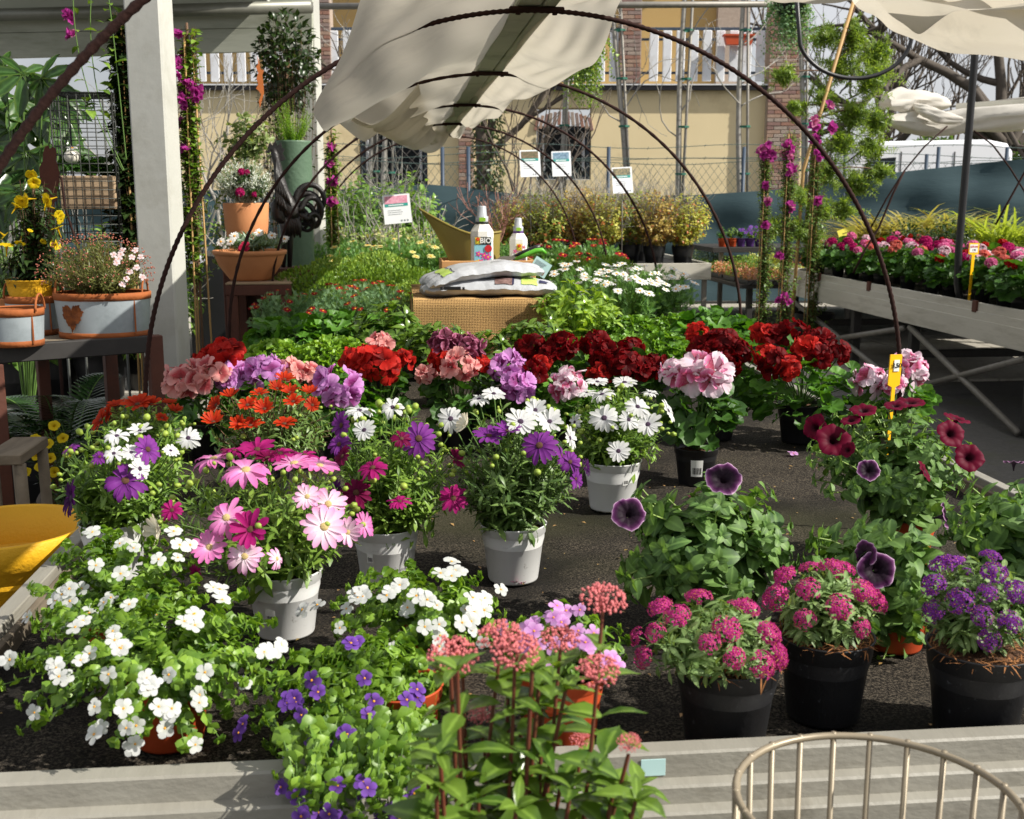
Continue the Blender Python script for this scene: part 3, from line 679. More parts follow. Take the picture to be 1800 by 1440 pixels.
for j in range(16):
    v = j/15; z = .05+(tops-.05)*v; P[:, j] = CAM*V3(1, 1, 0)+RT*us[:, None]+FH*(DF-.06+.03*np.sin(z*9+us*1.5)+.02*np.sin(us*7))[:, None]+ZZ*z[:, None]
g = Geo(); grid(g, P); g.build('screen_cloth', M['screen'], fence)
for px in (560, 779, 824, 1068, 1303, 1480, 1621, 1641, 1760):
    b0 = fz(px, 400); g = Geo(); tube(g, [b0*V3(1, 1, 0), b0*V3(1, 1, 0)+ZZ*(2.22 if px != 1621 else 2.12)], .028, 8); g.build('post', M['post_green'], fence)
g = Geo(); zt, zb_ = 2.0, 1.45; st = .115; h = zt-zb_
for s in (-1, 1):
    u = -3.2
    while u < 8.5:
        a, b_ = (u, u+h*.75); z0, z1 = (zb_, zt) if s > 0 else (zt, zb_)
        tube(g, [CAM*V3(1, 1, 0)+RT*a+FH*DF+ZZ*z0, CAM*V3(1, 1, 0)+RT*b_+FH*(DF+.004*s)+ZZ*z1], .0028, 3, caps=False); u += st
g.build('chain_link', M['wire'], fence, kind='stuff')
for k, (za, zb2) in enumerate(((2.0, 2.0), (2.24, 2.21), (2.06, 2.2), (2.2, 2.04))):
    g = Geo(); t = np.linspace(0, 1, 90); u = -3.2+t*12; z = za+(zb2-za)*t+.03*np.sin(u*2.1+k) - (.0 if k < 2 else .1*np.abs(np.sin(u*.9+k)))
    tube(g, CAM*V3(1, 1, 0)+RT*u[:, None]+FH*DF+ZZ*z[:, None], .0045, 4)
    for q in u[::2]:
        if k: c = CAM*V3(1, 1, 0)+RT*q+FH*DF+ZZ*np.interp(q, u, z); tube(g, [c-V3(.01, 0, .02), c+V3(.01, 0, .02)], .004, 3)
    g.build('wire_strand', M['wire'], fence)

# ------------------------------------------------------------------ van beyond the fence
DV = 24.0
vp = lambda u, z, d=0: CAM*V3(1, 1, 0)+RT*u+FH*(DV+d)+ZZ*z
ur = (atd(1786, 300, DV)-CAM)@RT; ul = ur-5.0
van = thing('delivery_van', 'white high-roofed delivery van parked beyond the green fence screen', 'van', tuple(vp((ur+ul)/2, 0, .9)))
M['van'] = solid('van_paint', (236, 238, 242), (228, 230, 236), .25, 1., spec=.6)
prof = [(ul+.05, .45), (ul, .75), (ul+.05, 1.12), (ul+1.1, 1.5), (ul+1.62, 2.25), (ul+1.82, 2.54), (ul+2.1, 2.66), (ur-.6, 2.70), (ur-.18, 2.62), (ur-.06, 2.45), (ur, 1.4), (ur-.02, .45)]
g = Geo(); n = len(prof); V = []
for d, ins in ((0.0, .10), (.12, .0), (1.78, .0), (1.9, .10)):
    for (u, z) in prof:
        cu, cz = (ul+ur)/2, 1.4; V.append(vp(cu+(u-cu)*(1-ins*.4), cz+(z-cz)*(1-ins*.6) if z > 1.4 else z, d))
fs = [[k*n+j, k*n+(j+1) % n, (k+1)*n+(j+1) % n, (k+1)*n+j] for k in range(3) for j in range(n)]+[list(range(n)), list(range(3*n, 4*n))[::-1]]
g.add(np.array(V), fs); g.build('body', M['van'], van, False)
g = Geo(); pts = [(1.62, 1.6), (1.92, 2.22), (2.02, 2.3), (2.5, 2.34), (2.5, 1.6)]; extrude_poly(g, [(q[0], q[1]) for q in pts], vp(ul, 0, .0), RT, ZZ, FH, .03); g.build('side_window', M['pane'], van, False)
for a, b_ in ((2.6, 2.62), (ur-ul-1.3, ur-ul-1.28)):
    g = Geo(); V = np.array([vp(ul+u, z, d) for u in (a, b_) for d in (-.012, .05) for z in (.6, 2.45)]); g.add(V, CUBE_F); g.build('door_seam', M['dark_steel'], van, False)
for u in (ul+.95, ur-1.0):
    for d in (.0, 1.7):
        g = Geo(); w = Geo(); lathe(w, [(.02, 0), (.2, 0), (.33, .02), (.33, .2), (.2, .22), (.02, .22)], 20); V = np.concatenate(w.V); V = vp(u, .33, d)+V[:, :1]*RT+V[:, 1:2]*ZZ+V[:, 2:]*FH; g.add(V, [l.reshape(-1, 4) for l in w.L]); g.build('wheel', M['black_pl'], van)
g = Geo(); V = np.array([vp(ul+1.1+a, 1.55+z, -.12+d) for a in (0, .12) for d in (0, .14) for z in (0, .24)]); g.add(V, CUBE_F); g.build('wing_mirror', M['black_pl'], van, False)

# ------------------------------------------------------------------ bare trees and staked saplings
def branches(g, p, d, L, r, lev, bend=.25, kids=3, spread=.7, up=.1, minr=.003, shrink=.68):
    n = 5; pts = [p]; q = np.array(p, float); dd = np.array(d, float)
    for i in range(n-1):
        dd = nrm(dd+rng.normal(0, bend*.5, 3)+V3(0, 0, up*.3)); q = q+dd*L/(n-1); pts.append(q)
    tube(g, pts, np.linspace(r, max(minr, r*.62), n), 7 if r > .03 else (5 if r > .01 else 3), caps=False, A=rng.random())
    if lev <= 0: return
    for k in range(kids+(rng.random() < .4)):
        i = rng.integers(2, n) if k else n-1; nd = nrm(dd+rng.normal(0, spread, 3)+V3(0, 0, up)); branches(g, pts[i], nd, L*shrink*rng.uniform(.7, 1.15), max(minr, r*.58), lev-1, bend, kids, spread, up, minr, shrink)
M['tie'] = solid('green_tie', (40, 110, 90), None, .6)
M['bark'] = solid('bark', (104, 94, 84), (74, 66, 58), .9, 14., bump=.6, bscale=40.)
M['bark_light'] = solid('pale_bark', (166, 162, 154), (128, 124, 116), .8, 10., bump=.2, bscale=40., dirt=(96, 92, 84), dscale=9.)
M['bark_dark'] = solid('dark_bark', (86, 78, 70), (62, 56, 50), .9, 10., bump=.6, bscale=30.)
def tree(label, px, D, r, L, lev, mat, base=None, group=None, cat='tree', d=(0, 0, 1), name='bare_tree', **kw):
    b0 = (atd(px, 400, D) if base is None else base)*V3(1, 1, 0); t = thing(name, label, cat, tuple(b0), group)
    g = Geo(); branches(g, b0, nrm(V3(*d)), L, r, lev, **kw); g.build('trunk', mat, t); return t
oak = tree('stout bare oak with thick dark trunk at far right', 1765, 30, .42, 2.9, 0, M['bark_dark'], bend=.05)
g = Geo(); b0 = ORG[oak.name]
for d, L in ((V3(-.9, 0, .55), 3.6), (V3(-.5, -.2, .9), 3.4), (V3(.3, .1, 1), 3.6), (V3(.9, 0, .6), 3.2), (V3(-1, .1, .25), 3.0), (V3(-.2, .3, 1), 3.2)): branches(g, b0+V3(0, 0, 2.75)+d*.12, nrm(d), L, .17, 3, .3, 3, .6, .05, .008, .66)
g.build('crown_branches', M['bark_dark'], oak)
for i, (px, D, r, L) in enumerate(((1490, 33, .07, 3.2), (1515, 34, .09, 3.4), (1548, 31, .06, 3.0), (1585, 35, .1, 3.2), (1650, 34, .07, 2.8), (1722, 36, .14, 3.2), (1425, 32, .08, 3.4))):
    tree(('slender bare tree just right of the house', 'bare tree rising behind the feathery evergreen', 'thin bare tree left of the white cloth roll', 'bare tree directly behind the white cloth roll', 'thin bare tree above the white van roof', 'bare tree just left of the stout oak', 'bare tree beside the right brick pier')[i], px, D, r, L, 4, M['bark'], group='bare trees beyond the fence', kids=3, spread=.5, up=.35, minr=.006, shrink=.74)
for i, (px, pxt, D) in enumerate(((1108, 1078, 17.6), (1182, 1212, 17.4), (1306, 1306, 17.5), (672, 690, 17.8), (650, 655, 18.2), (978, 996, 17.9), (1412, 1410, 18.5))):
    b0 = atd(px, 400, D)*V3(1, 1, 0); t = thing('staked_sapling', ('pale bare sapling tied to a stake, left of the picket balcony', 'pale bare sapling in front of the middle balcony pickets', 'pale bare sapling in front of the orange flower box', 'bare sapling in front of the left barred window', 'second bare sapling by the left barred window', 'bare sapling beside the right barred window', 'bare sapling against the right brick pier')[i], 'sapling', tuple(b0), 'staked saplings along the house')
    top = atd(pxt, -70, D); g = Geo(); pts = [b0+(top-b0)*s+RT*.05*math.sin(s*5+i) for s in np.linspace(0, 1, 9)]; tube(g, pts, np.linspace(.055, .03, 9), 7)
    for k in range(5):
        s = rng.uniform(.45, .95); p = b0+(top-b0)*s; branches(g, p, nrm(RT*rng.choice((-1, 1))*rng.uniform(.5, 1)+ZZ*.5+FH*rng.normal(0, .3)), .8, .012, 2, .4, 2, .6, .1, .004)
    g.build('trunk', M['bark_light'], t)
    g = Geo(); q = RT*.09-FH*.04; tube(g, [b0+q, b0+(top-b0)*.97+q*.8], .022, 6); g.build('stake', M['galv_bar'], t)
    for s in (.38, .52, .66, .8): p = b0+(top-b0)*s+q*.5; g = Geo(); lathe(g, [(.085, -.014), (.085, .014)], 8, p); g.build('tie', M['tie'], t, False)
M['ivy'] = leaf_mat('ivy_leaf', (46, 66, 34), (78, 96, 50)); M['ivy_var'] = leaf_mat('ivy_leaf_light', (70, 96, 44), (130, 146, 84), edge=(176, 180, 130))
t = tree('old bare tree with ivy covered trunk in front of the house', 858, 18.3, .16, 2.6, 0, M['bark'], bend=.06, cat='tree'); b0 = ORG[t.name]
g = Geo()
for d in ((-.3, 0, 1), (.35, 0, 1), (.7, .1, .9), (.1, -.2, 1), (-.6, 0, .7)): branches(g, b0+V3(0, 0, 2.0+rng.random()*.5), nrm(V3(*d)), 1.5, .06, 3, .3, 3, .5, .25, .005)
g.build('crown_branches', M['bark'], t)
g = Geo(); k = 1500; a = rng.random(k)*6.28; z = rng.random(k)*2.5+.4; rr = .17+.1*rng.random(k); P = b0+np.stack([rr*np.cos(a), rr*np.sin(a), z], -1); place(g, L_DIA, P, nrm(np.stack([np.cos(a)*.5, np.sin(a)*.5, -.6+0*a], -1)+rng.normal(0, .4, (k, 3))), np.stack([np.cos(a), np.sin(a), .3+0*a], -1), .075); g.build('ivy', M['ivy'], t, kind='stuff')
for i, (px, D) in enumerate(((375, 17), (415, 15.5), (905, 17.2), (940, 17.5))):
    t = thing('bare_shrub', ('bare grey shrub just right of the near white post', 'twisted bare shrub behind the silver foliage pot', 'tangle of bare twigs behind the two picture signs', 'bare twiggy shrub by the right barred window')[i], 'shrub', tuple(atd(px, 400, D)*V3(1, 1, 0)), 'bare shrubs against the house'); b0 = ORG[t.name]
    g = Geo()
    for k in range(4 if i < 2 else 2): branches(g, b0+rng.normal(0, .1, 3)*V3(1, 1, 0), nrm(V3(rng.normal(0, .25), rng.normal(0, .2), 1)), 1.5, .035, 4 if i < 2 else 3, .35, 2, .45, .25, .004, .75)
    g.build('branches', M['bark_light'] if i < 2 else M['bark'], t)
M['hedge'] = leaf_mat('hedge_leaf', (58, 84, 44), (96, 122, 64))
g = Geo(); k = 9000; u = rng.random(k)*11+8.3; z = rng.random(k)**.7*3.0; d = 28+rng.random(k)*1.2; z = np.minimum(z, 2.6+.35*np.sin(u*2)+.2*np.sin(u*5)); P = CAM*V3(1, 1, 0)+RT*u[:, None]+FH*d[:, None]+ZZ*z[:, None]
place(g, L_DIA, P, rng.normal(0, 1, (k, 3)), rng.normal(0, 1, (k, 3)), .2); tag(g.build('hedge', M['hedge'], None, org=CAM*V3(1, 1, 0)+RT*13+FH*28), 'clipped green hedge running behind the white van', 'hedge')
# pipe across the top, in front of the house
g = Geo(); tube(g, [atd(380, 12, 12), atd(1090, 9, 12), atd(1420, 7, 12)], .032, 10); o = tag(g.build('overhead_pipe', M['galv_bar'], None, org=atd(1250, 8, 12)), 'grey pipe running across the top in front of the house', 'pipe')
# ------------------------------------------------------------------ plant materials, flower meshes, pots
M['l_osteo'] = leaf_mat('osteospermum_leaf', (60, 94, 32), (124, 154, 60), rib=.15)
M['l_osteo2'] = leaf_mat('osteospermum_leaf_grey', (58, 88, 42), (112, 138, 72), rib=.15)
M['l_pel'] = leaf_mat('pelargonium_leaf', (42, 84, 24), (88, 134, 42), rib=0, rough=.5)
M['l_pel2'] = leaf_mat('pelargonium_leaf_dark', (30, 64, 22), (68, 106, 38), rib=0, rough=.5)
M['l_bac'] = leaf_mat('bacopa_leaf', (60, 98, 32), (126, 158, 56), rib=0)
M['l_pet'] = leaf_mat('petunia_leaf', (50, 84, 38), (104, 136, 66), rough=.55, rib=.35)
M['l_ib'] = leaf_mat('candytuft_leaf', (74, 106, 52), (130, 154, 94), rib=.3, rough=.5)
M['l_vib'] = leaf_mat('viburnum_leaf', (44, 76, 28), (100, 126, 46), rough=.25, rib=.5)
M['l_marg'] = leaf_mat('marguerite_leaf', (70, 112, 74), (130, 160, 116), rib=0)
M['l_marg2'] = leaf_mat('marguerite_leaf_green', (60, 108, 50), (118, 156, 82), rib=0)
M['l_mound'] = leaf_mat('mound_leaf', (62, 98, 28), (124, 152, 52), rib=0)
M['l_mound2'] = leaf_mat('mound_leaf_olive', (80, 114, 40), (146, 170, 72), rib=0)
M['l_scent'] = leaf_mat('scented_leaf', (84, 126, 34), (136, 170, 60), rib=0)
M['l_laur'] = leaf_mat('laurel_leaf', (46, 76, 30), (100, 128, 50), rough=.22, rib=.4)
M['l_laurL'] = leaf_mat('laurel_leaf_light', (78, 116, 40), (150, 176, 74), rough=.25, rib=.4)
M['l_dark'] = leaf_mat('dark_leaf', (26, 44, 22), (52, 72, 34), rough=.3, rib=.3)
M['bud'] = solid('flower_bud', (150, 168, 66), (112, 140, 52), .5, 30.)
M['d_eye'] = solid('daisy_eye', (92, 60, 30), (50, 26, 34), .8, 200., bump=.4, bscale=400.)
M['d_eye_blue'] = solid('daisy_eye_navy', (46, 34, 70), (80, 48, 40), .8, 200., bump=.4, bscale=400.)
M['d_eye_pale'] = solid('daisy_eye_pale', (206, 176, 110), (150, 150, 120), .8, 160., bump=.4, bscale=400.)
M['y_eye'] = solid('yellow_eye', (226, 160, 30), (200, 120, 20), .7, 100.)
FM = {}
def dset(key, stops, eye, n=15, zz=((0, .06, .07, .03, 0), (0, .10, .14, .12, .1), (0, .02, -.05, -.14, -.2), (0, .14, .25, .28, .26), (0, .04, .0, -.1, -.24)), w=1., jit=.1, disc=(.2, .09), var=.2):
    pm = petal_mat('petal_'+key, stops, streak=.2, var=var); FM[key] = [daisy_mesh('flower', [pm, M[eye]], n+i % 3-1, z, i*7+len(FM), jit*(1+.35*i), w*(1-.05*(i % 3)), disc) for i, z in enumerate(zz)]
CUP = ((0, .2, .42, .52, .55), (0, .16, .3, .36, .38), (0, .12, .2, .2, .18))
dset('pink', [(.1, (250, 226, 240)), (.4, (244, 160, 214)), (1, (236, 120, 196))], 'd_eye_pale')
dset('pale', [(.1, (255, 250, 252)), (.5, (252, 222, 238)), (1, (240, 162, 214))], 'd_eye_pale', var=.1)
dset('magenta', [(.1, (170, 20, 100)), (.5, (214, 40, 142)), (1, (206, 44, 140))], 'd_eye')
dset('crimson', [(.1, (110, 8, 60)), (.5, (150, 14, 84)), (1, (158, 20, 92))], 'd_eye')
dset('purple', [(.1, (116, 40, 140)), (.5, (164, 74, 184)), (1, (158, 66, 178))], 'd_eye')
dset('dkpurple', [(.1, (60, 14, 70)), (.5, (92, 24, 108)), (1, (88, 22, 104))], 'd_eye_blue')
dset('white', [(.1, (200, 196, 206)), (.25, (224, 224, 226)), (1, (226, 226, 224))], 'd_eye_blue', w=1.08, var=.06)
dset('cream', [(.1, (220, 214, 190)), (.5, (244, 238, 222)), (1, (246, 230, 206))], 'd_eye', zz=CUP, w=1.1, var=.06)
dset('red', [(.1, (130, 8, 8)), (.45, (226, 50, 20)), (1, (246, 84, 40))], 'd_eye', n=17, zz=CUP[1:]+((0, .2, .42, .52, .55),), var=.35)
SM = (0, .05, .05, 0, -.03)
dset('s_white', [(.1, (246, 246, 240)), (1, (250, 250, 248))], 'y_eye', 13, (SM, SM), 1.15, .12, (.28, .14), .05)
dset('s_yellow', [(.1, (240, 226, 130)), (1, (246, 236, 166))], 'y_eye', 13, (SM, SM), 1.2, .12, (.3, .14), .1)
dset('s_red', [(.1, (250, 190, 60)), (.3, (190, 20, 40)), (1, (206, 30, 66))], 'y_eye', 13, (SM, SM), 1.2, .12, (.26, .14), .3)
dset('s_pink', [(.1, (250, 230, 236)), (1, (246, 196, 212))], 'y_eye', 13, (SM, SM), 1.2, .12, (.26, .14), .1)
PT_ = (0.06, .35, .65, .88, 1.0); PW_ = (.08, .3, .5, .46, .22)
def pset(key, stops, upper):
    pm = petal_mat('petal_'+key, stops, upper=upper, streak=.18, var=.25, trans=.42)
    FM[key] = [flower(5, PT_, PW_, z, .15, .22, 40+i+len(FM)*3, ruff=.085, cols=7, upper=2, lenj=.1).mesh('bloom', pm) for i, z in enumerate(((0, .2, .3, .3, .22), (0, .28, .46, .52, .5), (0, .16, .2, .1, -.02)))]
pset('lilac', [(0, (190, 90, 190)), (.3, (222, 150, 222)), (1, (228, 168, 230))], [(0, (120, 8, 80)), (.5, (186, 40, 150)), (1, (226, 150, 226))])
pset('salmon', [(0, (226, 90, 96)), (.4, (246, 166, 160)), (1, (250, 190, 184))], [(0, (170, 20, 40)), (.55, (214, 60, 76)), (1, (250, 196, 192))])
pset('redp', [(0, (170, 14, 16)), (.4, (226, 40, 34)), (1, (234, 58, 48))], [(0, (60, 4, 8)), (.5, (150, 14, 18)), (1, (232, 44, 38))])
pset('dkred', [(0, (70, 2, 6)), (.4, (132, 6, 14)), (1, (158, 10, 20))], [(0, (30, 2, 4)), (.5, (80, 3, 9)), (1, (146, 9, 18))])
pset('pinkwhite', [(0, (214, 40, 120)), (.28, (250, 214, 232)), (1, (252, 236, 244))], [(0, (176, 8, 40)), (.6, (220, 36, 110)), (.85, (240, 130, 186)), (1, (252, 222, 238))])
pset('burg', [(0, (96, 6, 40)), (.7, (140, 16, 66)), (1, (222, 140, 176))], [(0, (60, 4, 26)), (.75, (120, 10, 52)), (1, (220, 130, 170))])
def tset(key, stops, seeds=(1, 2, 3), **kw):
    pm = petal_mat('petal_'+key, stops, streak=.02, var=.15, trans=.3); FM[key] = [trumpet(seed=s, **kw).mesh('flower', pm) for s in seeds]
tset('pet_purple', [(0, (14, 2, 14)), (.6, (34, 4, 34)), (.82, (84, 20, 82)), (.93, (150, 80, 146)), (1, (226, 190, 220))], ruff=.08)
tset('pet_red', [(0, (24, 2, 12)), (.25, (60, 2, 26)), (.5, (124, 2, 46)), (1, (138, 4, 58))], ruff=.06)
tset('yellow_trumpet', [(0, (236, 190, 20)), (1, (248, 220, 36))], tube_=1.7, ruff=.05)
def bset(key, stops, eye='y_eye'):
    pm = petal_mat('petal_'+key, stops, streak=.1, var=.08); FM[key] = [flower(5, (.1, .4, .75, 1.), (.1, .3, .42, .18), (0, .05, .06, .0), .08, .16, 90+i+len(FM), disc=(.13, .1), cols=3).mesh('flower', [pm, M[eye]]) for i in range(3)]
bset('bac_white', [(.1, (206, 208, 190)), (.4, (220, 222, 218)), (1, (226, 227, 226))]); bset('bac_purple', [(.1, (110, 60, 160)), (1, (146, 96, 206))]); bset('bac_pink', [(.1, (206, 130, 206)), (1, (232, 184, 234))])
bset('tiny_white', [(.1, (226, 190, 196)), (1, (250, 240, 240))]); bset('rose', [(.1, (150, 10, 40)), (1, (226, 50, 96))])
def bract_set(key, c0, c1):
    pm = petal_mat('bract_'+key, [(0, c0), (1, c1)], trans=.5, var=.25); FM[key] = [flower(3, (.0, .35, .7, 1.), (.1, .4, .34, .03), (0, .3, .5, .6), .3, .25, 130+i, cols=3, layers=2).mesh('bract', pm) for i in range(3)]
bract_set('bougain', (196, 40, 150), (222, 84, 186)); bract_set('bougain_p', (216, 110, 160), (236, 150, 190))
def cluster_mesh(stops, n=46, seed=0, eye='y_eye', name='flower_head', flat=.55, s=.2):
    pm = petal_mat('cl%d' % seed, stops, streak=.15, var=.2); r = np.random.default_rng(seed); g = Geo()
    d = nrm(r.normal(0, 1, (n*3, 3))*V3(1, 1, 1.25)); d = d[d[:, 2] > -.05][:n]
    T = flower(4, (.1, .6, 1.), (.14, .34, .2), (0, .1, .05), .1, .2, seed, disc=None, cols=3); TT = (np.concatenate(T.V), [np.concatenate([l.reshape(-1, 4) for l in T.L])], np.concatenate(T.A))
    nn = nrm(d+r.normal(0, .2, d.shape)); place(g, TT, d*V3(1, 1, flat)*.86, np.cross(nn, r.normal(0, 1, d.shape)), nn, s*(1+r.normal(0, .15, len(d))))
    place(g, S_LOW, d*V3(1, 1, flat)*.88, nn, np.cross(nn, V3(.2, .3, .9)), .03, m=1)
    return g.mesh(name, [pm, M[eye]])
FM['ib_pink'] = [cluster_mesh([(0, (200, 40, 124)), (1, (228, 76, 164))], 62, 301+i) for i in range(3)]
FM['ib_purple'] = [cluster_mesh([(0, (120, 40, 150)), (1, (168, 76, 196))], 62, 311+i) for i in range(3)]
# zonal pelargonium ball heads for the far bench
def ball_set(key, stops):
    pm = petal_mat('ball_'+key, stops, streak=.2, var=.25); out = []
    for i in range(2):
        r = np.random.default_rng(400+i+len(FM)); g = Geo(); n = 26; d = nrm(r.normal(0, 1, (n*3, 3))); d = d[d[:, 2] > -.25][:n]
        T = flower(5, (.05, .5, 1.), (.1, .42, .3), (0, .22, .3), .1, .25, i, ruff=.06, cols=3); TT = (np.concatenate(T.V), [np.concatenate([l.reshape(-1, 4) for l in T.L])], np.concatenate(T.A))
        place(g, TT, d*V3(.75, .75, .55), np.cross(d, r.normal(0, 1, d.shape)), d, .42); out.append(g.mesh('flower_head', pm))
    FM[key] = out
for k_, a_, b_ in (('z_red', (180, 10, 14), (222, 30, 28)), ('z_pink', (214, 60, 130), (236, 130, 180)), ('z_hot', (196, 16, 100), (222, 40, 130)), ('z_salmon', (226, 80, 76), (244, 140, 126)), ('z_white', (224, 90, 140), (252, 232, 240))): ball_set(k_, [(0, a_), (1, b_)])

POT_STY = {'white': 'white_pot', 'black': 'black_pot', 'orange': 'orange_pot', 'terra': 'terracotta', 'yellow': 'yellow_pot', 'purple': 'purple_pot', 'blk': 'black_pl'}
M['yellow_pot'] = solid('yellow_glaze', (226, 172, 30), (206, 150, 24), .6, 6., bump=.25, bscale=120.); M['purple_pot'] = solid('purple_plastic', (84, 50, 120), None, .5)
POTS = {}
def pot(th, base, style, d, h, fill=.88, lip=.12, taper=.74, name='pot'):
    key = (style, round(d, 3), round(h, 3), fill)
    if key not in POTS:
        r = d/2; rb = r*taper; hl = h*(1-lip*1.2); rl = rb+(r*.94-rb)*(1-lip*1.2)
        g = Geo(); lathe(g, [(rb*.3, .003), (rb*.96, .0), (rb, .004), (rl, hl-.002), (rl+.003, hl), (r*.97, h-.002), (r, h), (r-.0015, h+.0015), (r-.004, h), (r-.0055, h*.75), (rb*.9, .02)], 40)
        me = g.mesh('pot', M[POT_STY[style]]); g = Geo(); n = 26; a = np.linspace(0, 2*math.pi, n+1); zf = h*fill; rs = (rb+(r-rb)*fill)-.003
        P = np.array([[((rs*q)*math.cos(t), (rs*q)*math.sin(t), zf+.006*(1-q*q)+(rng.normal(0, .002) if q < 1 else 0)) for t in a] for q in (.02, .3, .55, .8, 1.)]); P[:, -1] = P[:, 0]; grid(g, P)
        POTS[key] = (me, g.mesh('soil', M['peat']))
    me, so = POTS[key]; q = np.asarray(base)-ORG[th.name]; p = link(name, me, th, q); link('soil', so, th, q); return p
class Pl:
    """a plant being built: its thing, base, outer shape and stems"""
    def __init__(s, name, label, cat, base, bb=None, group=None, c=None, rad=None, deep=1.0):
        s.th = thing(name, label, cat, tuple(base), group); s.b = np.asarray(base, float); s.gs = Geo(); s.gl = Geo(); s.top = s.b
        if bb is not None:
            x0, x1, y0, y1 = bb; s.c = aty((x0+x1)/2, (y0+y1)/2, s.b[1]); k = dep(s.c)/F; s.rad = V3((x1-x0)/2*k, (x1-x0)/2*k*deep, (y1-y0)/2*k*1.02)
        else: s.c = np.asarray(c, float)+s.b; s.rad = np.asarray(rad, float)
    def pot(s, style, d, h, **kw): s.p = pot(s.th, s.b, style, d, h, **kw); s.top = s.b+ZZ*h*kw.get('fill', .88); s.pd = d; return s
    def fl(s, key, px, py, size, face='o', nm='flower', stem=True, out=1.03):
        p, n = hit(px, py, s.c, s.rad*out)
        nn = {'o': n*.7+ZZ*.5+TOCAM*.35, 'u': ZZ*1.0+TOCAM*.32+n*.2, 'c': TOCAM*1.0+ZZ*.42+n*.2, 's': n*1.0+ZZ*.25, 'l': V3(-.8, -.5, .3), 'r': V3(.8, -.5, .3)}[face]+rng.normal(0, .12, 3)
        s.at(key, p, nn, size/2*dep(p)/F, nm, stem); return p
    def at(s, key, p, n, size, nm='flower', stem=True):
        link(nm, random.choice(FM[key]), s.th, mat=frame(np.asarray(p)-s.b, n, size))
        if stem: tube(s.gs, bez(s.top, s.top*.4+p*.6-nrm(n)*.03+V3(0, 0, -.01), p, 6), .0014, 3, caps=False)
    def head(s, key, px, py, r, nm='bloom', dens=1.0):
        """a truss of blooms"""
        p, n = hit(px, py, s.c, s.rad*1.0); rr = r*dep(p)/F; k = int((8+r/4)*dens); fr = rr*.5+.004
        ax = nrm(ZZ*.75+TOCAM*.75+n*.25); d = nrm(rng.normal(0, 1, (k*6, 3))); d = d[d@ax > -.1]
        keep = []
        for q in d:
            if all(q@z < .78 for z in keep): keep.append(q)
            if len(keep) >= k: break
        for q in keep:
            bp = p+q*rr*.7*V3(1, 1, .85); link(nm, random.choice(FM[key]), s.th, mat=frame(bp-s.b, nrm(q+TOCAM*.25+rng.normal(0, .15, 3)), fr*rng.uniform(.85, 1.12)))
            tube(s.gs, [p-ax*rr*.9, p-ax*rr*.3, bp-q*fr*.3], .0012, 3, caps=False)
        tube(s.gs, bez(s.top, s.top*.4+p*.6, p-ax*rr*.9, 6), .0022, 4, caps=False)
    def done(s, leaf, stem='stem', fol='foliage'):
        if s.gs.n: s.gs.build('stems', M[stem], s.th, kind='stuff')
        if s.gl.n: s.gl.build(fol, M[leaf] if isinstance(leaf, str) else leaf, s.th, kind='stuff')
        return s.th
    # --- habits
    def bushy(s, T, size, n, count, s0=.35, buds=0, lo=-.45, Ts=None, **kw):
        tips, d = ell(s.c, s.rad*.97, n, lo); bs = s.top+rng.normal(0, .012, tips.shape)*V3(1, 1, .2)
        shoots(s.gs, s.gl, bs, tips, T, size, count, s0, kw.pop('lift', .12), Ts=Ts, **kw)
        if buds:
            g = Geo(); tp, d = ell(s.c, s.rad*1.04, buds, -.1, .12); place(g, S_BALL, tp, d, np.cross(d, V3(.2, .4, .8)), np.stack([np.full(buds, .0052)]*3, -1)*V3(1, 1.25, 1)*(1+rng.normal(0, .2, (buds, 1)))); g.build('buds', M['bud'], s.th, kind='stuff')
            for q in tp[::2]: tube(s.gs, [s.top*.25+q*.75, q], .001, 3, caps=False)
    def discs(s, T, size, n, lo=-.5, shell=.45, tilt=.7, stems=True, Ts=None):
        pts, d = ell(s.c, s.rad*.95, n, lo, shell); nn = nrm(d*.55+V3(0, 0, tilt)+rng.normal(0, .3, pts.shape)); y = nrm(d*V3(1, 1, .2)+rng.normal(0, .35, pts.shape)-V3(0, 0, .25))
        sz = size*(1+rng.normal(0, .22, len(pts))); Ts = Ts or [T]; w = rng.integers(0, len(Ts), len(pts))
        for i, t in enumerate(Ts): place(s.gl, t, pts[w == i], y[w == i], nn[w == i], sz[w == i])
        if stems:
            for q in pts[::2]: tube(s.gs, bez(s.top, s.top*.5+q*.5+V3(0, 0, .015), q, 4), .0016, 3, caps=False)
